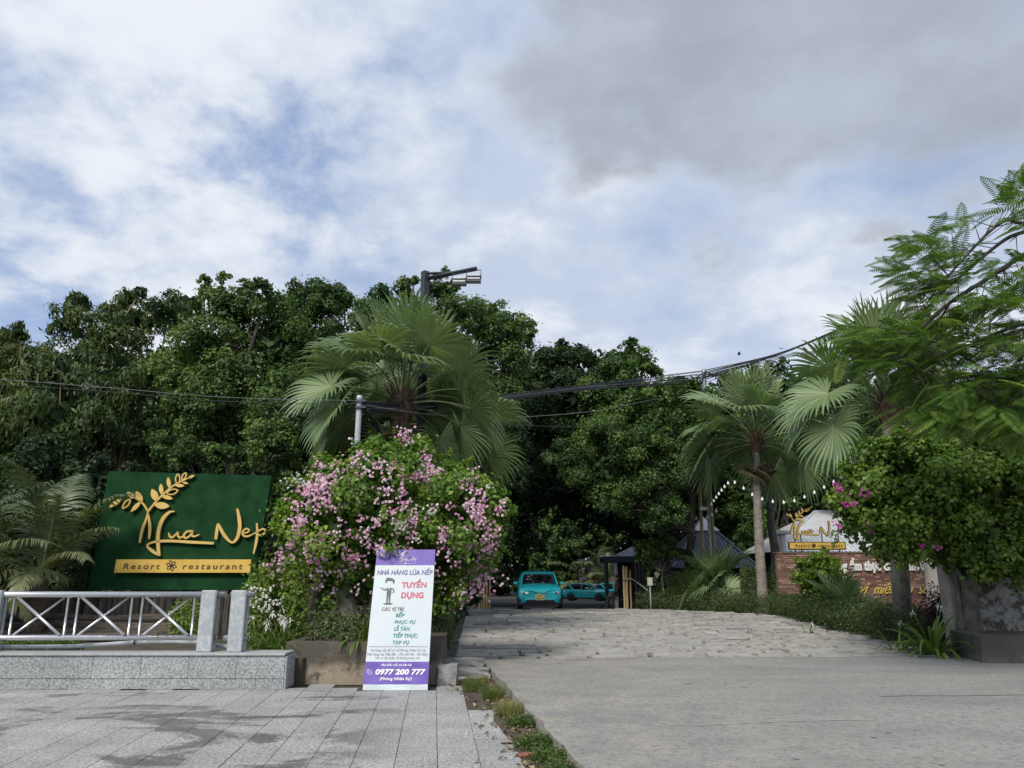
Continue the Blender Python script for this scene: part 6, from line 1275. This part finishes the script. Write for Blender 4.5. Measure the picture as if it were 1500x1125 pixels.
festoon('short string of white bulbs crossing between hut roof and pole', [P(990, 740, 32), P(1012, 752, 31.5), P(1030, 757, 31.3), P(1052, 742, 31.0)], 9, 1.2)
festoon('bulbs hanging in front of the leafy bougainvillea crown', [P(1283, 643, 13.6), P(1262, 658, 15), P(1240, 685, 17), P(1226, 700, 18.5), P(1228, 725, 18)], 6, 1.0)
festoon('two bulbs hanging beside the dark mast above the blossom', [P(612, 628, 15.2), P(614, 634, 15.2), P(617, 645, 15.2), P(618, 655, 15.2)], 2, 0.9)

# ------------------------------------------------------------------ hut roofs and buildings on the right
def hip_roof(th, x0, x1, y0, y1, ze, zr, rx0, rx1, mat, ribs, cap=None):
    ym = (y0 + y1) / 2; A, B, C_, D = Vector((x0, y0, ze)), Vector((x1, y0, ze)), Vector((x1, y1, ze)), Vector((x0, y1, ze)); E, F_ = Vector((rx0, ym, zr)), Vector((rx1, ym, zr))
    m1 = MB(); i = m1.vadd([A, B, C_, D, E, F_]); m1.f = [(0, 1, 5, 4), (1, 2, 5), (2, 3, 4, 5), (3, 0, 4), (0, 3, 2, 1)]; rf = m1.build('roof', MT[mat], th)
    n = ribs
    for k in range(n + 1):
        x = x0 + (x1 - x0) * k / n
        if rx0 <= x <= rx1: t_ = Vector((x, ym, zr))
        elif x < rx0: u = (x - x0) / (rx0 - x0); t_ = A.lerp(E, u)
        else: u = (x1 - x) / (x1 - rx1); t_ = B.lerp(F_, u)
        b_ = Vector((x, y0, ze)); nn = Vector((0, -(zr - ze), (ym - y0))).normalized() * 0.02
        if (t_ - b_).length > 0.1: m1 = MB(); m1.tube([b_ + nn, t_ + nn], 0.028, 4); m1.build('roof_rib', MT[mat], rf)
    for a, b_ in ((A, E), (B, F_), (E, F_)):
        if (a - b_).length > 0.2: m1 = MB(); m1.tube([a + Vector((0, 0, .03)), b_ + Vector((0, 0, .03))], 0.06, 5); m1.build('ridge_cap', MT[mat], rf)
    return rf
YU = 36.0; e0, e1 = P(985, 832, YU - 3), P(1112, 828, YU - 3); ap = P(1030, 768, YU)
hut = thing('garden_hut', (ap.x, YU, 0), 'garden hut with a dark pyramid sheet-metal roof', 'hut')
hip_roof(hut, e0.x, e1.x, YU - 3, YU + 3, e0.z, ap.z, ap.x - 0.2, ap.x + 0.2, 'roof_dark', 26)
m1 = MB(); i = m1.vadd([(ap.x - .6, YU - .6, ap.z - 0.32), (ap.x + .6, YU - .6, ap.z - 0.32), (ap.x + .6, YU + .6, ap.z - 0.32), (ap.x - .6, YU + .6, ap.z - .32), (ap.x, YU, ap.z + 0.35)]); m1.f = [(0, 1, 4), (1, 2, 4), (2, 3, 4), (3, 0, 4)]; m1.build('roof_cap', MT['roof_pale'], hut)
m1 = MB(); m1.box(((e0.x + e1.x) / 2, YU, (e0.z) / 2), (e1.x - e0.x - 1.2, 4.6, e0.z)); m1.build('wall', MT['dark_timber'], hut)
YV = 38.0; e0, e1 = P(1135, 808, YV - 4), P(1345, 812, YV - 4); a0_, a1_ = P(1193, 750, YV), P(1290, 748, YV)
hs = thing('pale_roofed_house', ((e0.x + e1.x) / 2, YV, 0), 'house with a pale grey hipped metal roof behind the brick wall', 'house')
hip_roof(hs, e0.x, e1.x, YV - 4, YV + 4, e0.z, a0_.z, a0_.x, a1_.x, 'roof_pale', 34)
m1 = MB(); m1.box(((e0.x + e1.x) / 2, YV, e0.z / 2 - 0.05), (e1.x - e0.x - 1.0, 6.6, e0.z - 0.1)); m1.build('wall', MT['dark_timber'], hs)
for px_ in (1136, 1146): c = P(px_, 800, 33.0); m1 = MB(); m1.tube([(c.x, 33.0, 0), (c.x, 33.0, P(px_, 782, 33).z)], 0.17, 12); m1.build('white_column', MT['white_wall'], hs)
c = P(1141, 780, 33); m1 = MB(); m1.bbox((c.x, 33, c.z), (0.9, 0.5, 0.16), 0.02); m1.build('column_cap', MT['white_wall'], hs)
c = P(1282, 795, 27.0); gs = thing('green_sign', (c.x, 27.0, 0), 'small green sign on a post above the brick wall', 'sign'); m1 = MB(); m1.tube([(c.x + .1, 27.0, 0), (c.x + .02, 27.0, c.z - .1)], 0.025, 6); m1.build('post', MT['white_wall'], gs); m1 = MB(); m1.bbox((c.x, 26.98, c.z), (0.17, 0.03, 0.16), 0.005); m1.build('plate', MT['green_sign'], gs)

# second name sign standing on the brick wall
YS = YK - 0.0
sg = thing('name_sign', (P(1198, 800, YS).x, YS + .1, kz), 'small gold name sign standing on the brick wall coping', 'sign')
def fr_s(x, y, h): q_ = P(1171 + (x - 620) * 0.070, 764.5 + (y - 388) * 0.0747, YS + 0.02); return q_ + Vector((0, -h, 0))
def fat(fr, dz): return lambda x, y, h: fr(x, y, h + dz)
one = MB()
for nm, ss in STROKES.items():
    if nm in ('letter_e', 'letter_p'): continue
    mbk = MB(); mbf = MB()
    for s in ss: stroke(mbk, fr_s, [(x, y, w2 * 1.0 + 16) for x, y, w2 in s], 0.05); stroke(mbf, fr_s, [(x, y, w2 + 2) for x, y, w2 in s], 0.01, 0.052)
    k_ = mbk.build('letter_channel', MT['gold_side'], sg); mbf.build('letter_face', MT['gold'], k_)
for b_, t_, w2 in LEAFS[:10]:
    mbk = MB(); leaf_poly(mbk, fr_s, b_, t_, w2 + 22, 0.05); k_ = mbk.build('rice_leaf', MT['gold_side'], sg); mbf = MB(); leaf_poly(mbf, fr_s, b_, t_, w2 * 0.9, 0.01, 0.052); mbf.build('leaf_face', MT['gold'], k_)
for px_ in (1164, 1173, 1204, 1228): a = P(px_, 785, YS + 0.03); m1 = MB(); m1.tube([(a.x, YS + .05, kz), (a.x, YS + .05, a.z + 0.1)], 0.02, 6); m1.build('support', MT['gold_side'], sg)
c0, c1 = P(1157.5, 804, YS - .1), P(1238, 795, YS - .1); m1 = MB(); m1.bbox(((c0.x + c1.x) / 2, YS - 0.04, (c0.z + c1.z) / 2), (c1.x - c0.x, 0.12, c1.z - c0.z), 0.01); br_ = m1.build('name_bar', MT['gold_bar'], sg)
m1 = MB(); m1.bbox(((c0.x + c1.x) / 2, YS - 0.03, (c0.z + c1.z) / 2), (c1.x - c0.x + .06, 0.11, c1.z - c0.z + .06), 0.01); m1.build('bar_rim', MT['gold_side'], sg)
fr_s2 = lambda u, v, h: P(u, -v, YS - 0.105) + Vector((0, -h, 0))
put_text('bar_letter', 'Resort', fr_s2, 1165, 1186, -801.5, 4.4, 'letter_dark', br_, 0.015, 0.1, 1.3, 0, 0.0, 'R', True); put_text('bar_letter', 'restaurant', fr_s2, 1198.5, 1234, -801.5, 4.4, 'letter_dark', br_, 0.015, 0.1, 1.3, 0, 0.0, 'R', True)
m1 = MB(); flower(m1, lambda x, y, h: P(x, y, YS - 0.106), 1192, 799.3, 3.4, 0.0, 0.0, 0.8); m1.build('flower_emblem', MT['letter_dark'], br_)

# ------------------------------------------------------------------ gate: bamboo posts, guard hut, bits by the gate
def bamboo_gate(label, pxs, Y, ytop):
    c = P(sum(pxs) / len(pxs), 893, Y); th = thing('bamboo_gate_post', (c.x, Y, 0.0), label, 'gate post', 'bamboo gate posts')
    for k, px_ in enumerate(pxs):
        b_ = P(px_, 893, Y); h = P(px_, ytop[k], Y).z; m1 = MB(); m1.tube([(b_.x + (0.01 if j % 2 else 0), Y + 0.06 * (k % 2), -0.02 + h * j / 5) for j in range(6)], 0.036, 8); m1.build('bamboo_pole', MT['bamboo_wood'], th)
    m1 = MB(); m1.tube([(P(pxs[0], 893, Y).x - .05, Y - 0.06, 1.2), (P(pxs[-1], 893, Y).x + .05, Y - 0.06, 1.2)], 0.03, 6); m1.build('lashing_bar', MT['bamboo_wood'], th)
bamboo_gate('bamboo gate post of dark and pale canes left of the drive', [702, 705, 708.5, 712.5, 717], 31.0, [832, 830, 831, 829, 830])
bamboo_gate('bamboo gate post of pale canes right of the drive', [915, 917.5, 919.5, 925], 31.0, [828, 830, 829, 834])
yg = 38.0; zg = ground_z(yg)
gh = thing('guard_hut', (P(925, 860, yg).x, yg, zg), 'guard hut with grey peaked roof and navy fascia behind the gate', 'hut')
e0, e1 = P(886, 824, yg - 1), P(942, 824, yg - 1); f0 = P(886, 815, yg - 1)
m1 = MB(); m1.bbox(((e0.x + e1.x) / 2, yg, (e0.z + f0.z) / 2), (e1.x - e0.x, 2.2, f0.z - e0.z), 0.02); m1.build('fascia', MT['navy_fascia'], gh)
hip_roof(gh, P(903, 815, yg - 1).x, P(950, 815, yg - 1).x, yg - 1.0, yg + 1.0, f0.z + .01, P(925, 804, yg).z, P(924, 804, yg).x, P(930, 804, yg).x, 'roof_pale', 8)
for px_, mat, r_ in ((902.5, 'white_wall', 0.085), (888.5, 'dark_steel', 0.10), (938, 'dark_steel', 0.1)): c = P(px_, 850, yg - .9); m1 = MB(); m1.tube([(c.x, yg - .9, zg), (c.x, yg - .9, e0.z)], r_, 10); m1.build('column', MT[mat], gh)
c = P(912, 850, yg + .5); m1 = MB(); m1.box((P(925, 850, yg + .9).x, yg + 0.95, (zg + e0.z) / 2), (1.4, 0.12, e0.z - zg)); m1.build('back_wall', MT['dark_timber'], gh)
c = P(952, 852, 30.2); bxp = thing('meter_box', (c.x, 30.2, 0), 'cream metal box on a thin post by the gate hedge', 'box'); m1 = MB(); m1.bbox((c.x, 30.2, c.z), (0.20, 0.12, 0.31), 0.012); m1.build('case', MT['box_cream'], bxp); m1 = MB(); m1.tube([(c.x, 30.22, 0), (c.x, 30.22, c.z - .1)], 0.03, 8); m1.build('post', MT['pvc_grey'], bxp)
m1 = MB(); m1.tube([P(926, 848, 30.9), P(940, 858, 30.8), P(955, 870, 30.7), P(965, 880, 30.6)], 0.02, 6); tag(m1.build('guy_rope', MT['pvc_grey'], None, True), 'pale rope slanting down from the gate post to the hedge', 'rope')
for k, px_ in enumerate((932, 937, 943)):
    c = P(px_, 870, 32.5); m1 = MB(); m1.tube([(c.x, 32.5, -0.1), (c.x + .03, 32.5, 1.2), (c.x - .02, 32.5, 2.1 - .2 * k)], [0.05, 0.045, 0.035], 7); tag(m1.build('slender_stem', MT['bark']), ['slender dark stem next to the right gate post', 'slender stem between gate post and meter box', 'slender stem just left of the meter box'][k], 'stem', 'slender stems behind the gate')
c = P(978, 872, 32.0); mt = thing('parked_scooter', (c.x, 32.0, 0), 'dark scooter with red fairing half hidden by the gate hedge', 'scooter')
for dx in (-0.62, 0.62): m1 = MB(); m1.tube([(c.x + dx + .27 * math.cos(a * math.pi / 8), 32.0, 0.27 + .27 * math.sin(a * math.pi / 8)) for a in range(17)], 0.045, 7, False); m1.build('wheel', MT['black_rubber'], mt)
m1 = MB(); m1.bbox((c.x + .05, 32.0, 0.68), (0.72, 0.24, 0.36), 0.07); m1.build('red_fairing', MT['red_plastic'], mt); m1 = MB(); m1.bbox((c.x + .2, 32.0, 0.90), (0.75, 0.26, 0.1), 0.03); m1.build('seat', MT['black_rubber'], mt)
m1 = MB(); m1.tube([(c.x - .62, 32, .27), (c.x - .45, 32, .95), (c.x - .42, 32, 1.05)], 0.03, 6); m1.tube([(c.x - .42, 31.7, 1.08), (c.x - .42, 32.3, 1.08)], 0.018, 6); m1.build('handlebar', MT['car_black'], mt)
m1 = MB(); m1.lathe([(0, .05), (.06, .03), (.07, -.02), (.0, -.05)], 10, (c.x - .52, 31.95, .98)); m1.build('headlamp', MT['headlight'], mt)
yw = 84.0; c0, c1 = P(852, 842, yw), P(945, 842, yw); zw = ground_z(yw)
bw_ = thing('far_white_building', ((c0.x + c1.x) / 2, yw, zw), 'low white building wall beyond the parked taxis', 'building'); m1 = MB(); m1.box(((c0.x + c1.x) / 2, yw + 1, zw + 1.9), (c1.x - c0.x, 2, 3.8)); m1.build('wall', MT['white_wall'], bw_)
m1 = MB(); m1.box(((c0.x + c1.x) / 2, yw + .9, zw + 3.9), (c1.x - c0.x + .8, 3, 0.2)); m1.build('roof', MT['roof_dark'], bw_)
for k in range(2): m1 = MB(); m1.bbox((c0.x + 2.2 + 3 * k, yw - .02, zw + 1.7), (1.2, 0.08, 1.3), 0.02); m1.build('window', MT['car_glass'], bw_)

# ------------------------------------------------------------------ taxis
def loft(stations, mirror=True):
    m1 = MB(); rings = []
    for st in stations:
        y = st[0]; prof = st[1]; full = [(x, z) for x, z in prof] + [(-x, z) for x, z in reversed(prof) if x > 1e-6]; rings.append((m1.vadd([(x, y, z) for x, z in full]), len(full)))
    for (a, n), (b_, _) in zip(rings, rings[1:]):
        for k in range(n): k2 = (k + 1) % n; m1.f.append((a + k, a + k2, b_ + k2, b_ + k))
    a, n = rings[0]; m1.f.append(tuple(a + k for k in range(n))); a, n = rings[-1]; m1.f.append(tuple(a + k for k in reversed(range(n)))); return m1
def soft(o, lv=1, ang=40):
    md = o.modifiers.new('bevel', 'BEVEL'); md.width = 0.02; md.segments = 2; md.limit_method = 'ANGLE'; md.angle_limit = R(35); o.data.shade_smooth(); return o
def taxi(label, loc, rz):
    th = thing('teal_taxi', loc, label, 'car', 'teal taxis', rz)
    def part(m1, nm, mat, par=None, sm=False): o = link(nm, m1.mesh(nm, MT[mat], sm), par or th, False); return o
    S = []
    for y, w2, zb, zm, zs, zt in ((-2.10, .60, .40, .52, .66, .72), (-2.05, .74, .30, .52, .76, .82), (-1.93, .84, .25, .56, .84, .90), (-1.6, .875, .24, .6, .90, .97), (-1.1, .88, .24, .62, .95, 1.04), (-.80, .88, .24, .62, .97, 1.06), (0, .885, .24, .62, .98, 1.03), (1.0, .885, .24, .62, 1.01, 1.06), (1.6, .875, .26, .62, 1.02, 1.08), (1.95, .83, .34, .62, .98, 1.06), (2.06, .74, .44, .62, .92, 1.0)):
        S.append((y, [(0, zb), (w2 * .86, zb), (w2 * .97, zb + .08), (w2, zm), (w2 * .985, zs - .07), (w2 * .93, zs), (w2 * .72, zt - .015), (0, zt + .012)]))
    soft(part(loft(S), 'body', 'car_teal'))
    G_ = []
    for y, wb, z0, z1, wt in ((-1.0, .70, .99, 1.02, .69), (-.62, .735, .98, 1.22, .66), (-.25, .76, .98, 1.42, .62), (.1, .77, .98, 1.50, .60), (.8, .77, 1.0, 1.515, .60), (1.35, .76, 1.0, 1.48, .585), (1.75, .74, 1.02, 1.28, .60), (2.0, .70, 1.02, 1.06, .66)):
        G_.append((y, [(0, z0), (wb, z0), (wb * .995, z0 + .02), (wt, z1 - .02), (wt * .96, z1), (0, z1 + .012)]))
    soft(part(loft(G_), 'window_glass', 'car_glass'))
    m1 = loft([(y, [(0, z), (w2, z - .02), (w2 * .985, z + .03), (w2 * .8, z + .05), (0, z + .065)]) for y, w2, z in ((-.22, .63, 1.425), (.1, .625, 1.498), (.8, .62, 1.515), (1.35, .605, 1.485), (1.62, .60, 1.42))]); soft(part(m1, 'roof_panel', 'car_teal'))
    for s in (-1, 1):
        m1 = MB(); m1.tube([(s * .735, -1.0, 1.0), (s * .70, -.62, 1.22), (s * .635, -.22, 1.44)], 0.036, 6); part(m1, 'windscreen_pillar', 'car_teal')
        m1 = MB(); m1.tube([(s * .79, .32, 1.0), (s * .64, .32, 1.5)], 0.04, 5); part(m1, 'door_pillar', 'car_teal')
        m1 = MB(); m1.tube([(s * .79, 1.05, 1.0), (s * .73, 1.3, 1.2), (s * .63, 1.5, 1.46)], [.09, .08, .05], 6); part(m1, 'rear_pillar', 'car_teal')
        m1 = MB(); m1.bbox((s * .96, -.62, 1.06), (.18, .12, .12), .03); o = part(m1, 'wing_mirror', 'car_teal'); m1 = MB(); m1.box((s * .87, -.62, 1.02), (.12, .05, .04)); part(m1, 'mirror_arm', 'car_black', o)
        bm = bmesh.new(); bmesh.ops.create_uvsphere(bm, u_segments=14, v_segments=8, radius=1.0)
        for v in bm.verts: v.co = Vector((v.co.x * .125, v.co.y * .08, v.co.z * .075))
        m1 = MB(); m1.bm(bm, (s * .63, -2.005, .70), Matrix.Rotation(-s * .35, 3, 'Z')); h = part(m1, 'headlight', 'headlight', None, True)
        m1 = MB(); m1.tube([(s * .63, -2.11, .70), (s * .63, -2.06, .70)], .04, 10); part(m1, 'bulb_lens', 'car_black', h)
        m1 = MB(); m1.tube([(s * .10, -2.125, .70), (s * .30, -2.10, .77), (s * .52, -2.05, .80), (s * .78, -1.92, .84)], [.022, .014, .011, .006], 5); part(m1, 'chrome_wing', 'chrome')
        m1 = MB(); m1.tube([(s * .02, -2.13, .665), (s * .12, -2.125, .70)], .018, 5); part(m1, 'emblem_bar', 'chrome')
        m1 = MB(); i = m1.vadd([(s * .80, -1.99, .58), (s * .66, -2.075, .54), (s * .73, -2.06, .40), (s * .835, -1.97, .36), (s * .845, -1.93, .55)]); m1.f = [tuple(range(5))]; j = m1.vadd([(x, y + .05, z) for x, y, z in m1.v[:5]]); m1.f += [(k, (k + 1) % 5, (k + 1) % 5 + 5, k + 5) for k in range(5)]; part(m1, 'air_vent', 'car_black')
    m1 = MB(); m1.bbox((0, -2.085, .40), (1.12, .06, .13), .025); gr_ = part(m1, 'grille', 'car_black')
    for k in range(-5, 6):
        if abs(k) > 1: m1 = MB(); m1.box((k * .085, -2.118, .40), (.014, .012, .1)); part(m1, 'grille_bar', 'dark_steel', gr_)
    m1 = loft([(y, [(0, .19), (w2 * .95, .19), (w2, .25), (w2, .33), (0, .33)]) for y, w2 in ((-2.12, .68), (-2.06, .80), (-1.9, .87), (-1.6, .895), (1.6, .895), (1.92, .86), (2.1, .72))]); soft(part(m1, 'lower_cladding', 'car_black'))
    m1 = MB(); m1.bbox((-.02, -2.125, .545), (.36, .025, .22), .006); pl_ = part(m1, 'number_plate', 'plate_yellow')
    for k, (bd, z) in enumerate((('51F', .60), ('268.18', .505))):
        V_, F_ = text_pts(bd, 0.01); xs_ = [v.x for v in V_]; sc = (.17 if k == 0 else .30) / (max(xs_) - min(xs_)); m2 = MB(); m2.v = [((v.x - (max(xs_) + min(xs_)) / 2) * sc - .02, -2.1395, z - .03 + v.y * .085) for v in V_]; m2.f = F_; part(m2, 'plate_characters', 'letter_dark', pl_)
    for x, z, y_, a, b_, mat in ((-.42, 1.335, -.44, .09, .035, 'paper_white'), (-.47, 1.22, -.66, .10, .025, 'paper_white'), (-.3, 1.40, -.31, .14, .012, 'paper_white'), (.16, 1.10, -.86, .1, .02, 'paper_pink'), (-.25, 1.08, -.9, .03, .02, 'paper_white')):
        m1 = MB(); m1.box((x, y_ - .035, z), (a, .006, b_), Matrix.Rotation(R(-58), 3, 'X')); part(m1, 'windscreen_sticker', mat)
    m1 = MB(); m1.lathe([(0.0, -.11), (.20, -.11), (.31, -.095), (.335, -.05), (.335, .05), (.31, .095), (.2, .11), (0, .11)], 24); tyre_me = m1.mesh('wheel', MT['black_rubber'], True)
    rm = MB(); rm.lathe([(0, -.125), (.07, -.125), (.075, -.115)], 12); rm.lathe([(.19, -.112), (.215, -.122), (.225, -.112)], 20)
    for k in range(5): a = k * 1.2566; rm.tube([(.04 * math.cos(a), .04 * math.sin(a), -.118), (.2 * math.cos(a), .2 * math.sin(a), -.116)], [.035, .028], 6)
    rim_me = rm.mesh('rim', MT['chrome'])
    ar = MB(); ar.tube([(.375 * math.cos(a * math.pi / 10), .375 * math.sin(a * math.pi / 10), 0) for a in range(11)], .04, 6); arch_me = ar.mesh('wheel_arch', MT['car_black'])
    for s in (-1, 1):
        for y in (-1.32, 1.28):
            o = link('wheel', tyre_me, th, False); o.location = (s * .785, y, .335); o.rotation_euler = (0, R(90) * s, 0); r2 = link('rim', rim_me, o, False)
            a_ = link('wheel_arch', arch_me, th, False); a_.location = (s * .875, y, .36); a_.rotation_euler = (R(90), 0, R(90))
    return th
def side_mark(th):
    m1 = MB()
    for s in (1, -1):
        x = s * .893; 
        for (a, b_) in (((.10, .80), (.02, .62)), ((-.06, .78), (.02, .62)), ((.0, .72), (-.42, .74))): m1.tube([(x, a[0], a[1]), (x, b_[0], b_[1])], 0.012, 4)
    o = link('side_mark', m1.mesh('side_mark', MT['letter_white']), th, False)
c = P(791.5, 895, 30.6); taxi('teal taxi coming out through the gate, seen head-on', (c.x, 32.6, ground_z(32.6) + 0.07), 0.0)
yc = 71.0
c = P(859.5, 870, yc); t2 = taxi('teal taxi parked side-on in the car park', (c.x, yc, ground_z(yc) + 0.07), R(90 - 18)); side_mark(t2)
c = P(897, 868, yc + 3); t3 = taxi('teal taxi parked furthest back, half hidden by the hut column', (c.x + .3, yc + 3.5, ground_z(yc + 3) + 0.07), R(90 + 8)); side_mark(t3)

# ------------------------------------------------------------------ guard sitting by the gate
def skin(name, V, E, Rr, mat, parent, sub=2):
    me = bpy.data.meshes.new(name); me.from_pydata(V, E, []); o = link(name, me, parent, False); md = o.modifiers.new('skin', 'SKIN')
    for k, v in enumerate(me.skin_vertices[0].data): v.radius = (Rr[k], Rr[k]); v.use_root = (k == 0)
    sb_ = o.modifiers.new('sub', 'SUBSURF'); sb_.levels = sb_.render_levels = sub; me.materials.append(MT[mat])
    dg = bpy.context.evaluated_depsgraph_get(); dg.update(); m2 = bpy.data.meshes.new_from_object(o.evaluated_get(dg)); o.modifiers.clear(); o.data = m2; m2.shade_smooth(); return o
yp_ = 31.9; cx = P(905, 880, yp_).x; zg = ground_z(yp_) + 0.07
per = thing('person', (cx, yp_, zg), 'person in black clothes sitting sideways on a chair by the gate', 'person')
V_ = [(0, 0, .50), (.02, 0, .72), (.03, 0, .98), (.01, 0, 1.08), (0, -.02, 1.13), (-.12, -.10, .50), (-.42, -.10, .50), (-.44, -.10, .10), (-.56, -.10, .05), (-.12, .10, .50), (-.40, .10, .49), (-.36, .10, .10), (-.48, .10, .05), (.02, -.18, .97), (-.06, -.22, .72), (-.28, -.16, .60), (.02, .18, .97), (-.06, .22, .72), (-.28, .14, .60)]
E_ = [(0, 1), (1, 2), (2, 3), (3, 4), (0, 5), (5, 6), (6, 7), (7, 8), (0, 9), (9, 10), (10, 11), (11, 12), (2, 13), (13, 14), (14, 15), (2, 16), (16, 17), (17, 18)]
skin('body', V_, E_, [.15, .135, .13, .06, .055, .09, .07, .05, .045, .09, .07, .05, .045, .065, .05, .035, .065, .05, .035], 'cloth_black', per)
bm = bmesh.new(); bmesh.ops.create_uvsphere(bm, u_segments=16, v_segments=12, radius=1)
for v in bm.verts: z = v.co.z; v.co = Vector((v.co.x * .10 - (.012 if v.co.x < -.8 and abs(z) < .25 else 0), v.co.y * .078, z * .12))
m1 = MB(); m1.bm(bm, (-.02, -.02, 1.24)); m1.tube([(-.115, -.02, 1.26), (-.138, -.02, 1.225), (-.115, -.02, 1.215)], [.012, .017, .012], 6); hd = link('head', m1.mesh('head', MT['skin'], True), per, False)
bm = bmesh.new(); bmesh.ops.create_uvsphere(bm, u_segments=14, v_segments=10, radius=1); bmesh.ops.delete(bm, geom=[v for v in bm.verts if v.co.z < -.1 and v.co.x < .2 or (v.co.x < -.75 and v.co.z < .45)], context='VERTS')
for v in bm.verts: v.co = Vector((v.co.x * .112, v.co.y * .09, v.co.z * .125))
m1 = MB(); m1.bm(bm, (-.012, -.02, 1.25)); link('hair', m1.mesh('hair', MT['cloth_black'], True), hd, False)
for s in (-1, 1):
    for j in range(5):
        m1 = MB(); a = (j - 2) * 0.35; b_ = Vector((-.30, s * .15 - .01, .59)); tip = b_ + Vector((-.075 * math.cos(a), -.075 * math.sin(a), -.02)) * (0.75 if j in (0, 4) else 1.0); m1.tube([b_, b_.lerp(tip, .6) + Vector((0, 0, .01)), tip + Vector((0, 0, -.012))], [.012, .009, .007], 6); link('finger', m1.mesh('finger', MT['skin'], True), per, False)
ch = thing('plastic_chair', (cx + .03, yp_, zg), 'dark chair under the person by the gate', 'chair'); 
for x in (-.2, .22):
    for y in (-.2, .2): m1 = MB(); m1.tube([(x * 1.1, y * 1.1, 0), (x, y, .4 if x < 0 else .85)], .018, 6); link('leg', m1.mesh('leg', MT['dark_steel']), ch, False)
m1 = MB(); m1.bbox((0, 0, .385), (.46, .44, .03), .008); link('seat', m1.mesh('seat', MT['car_black']), ch, False); m1 = MB(); m1.bbox((.225, 0, .70), (.03, .42, .3), .008); link('backrest', m1.mesh('backrest', MT['car_black']), ch, False)
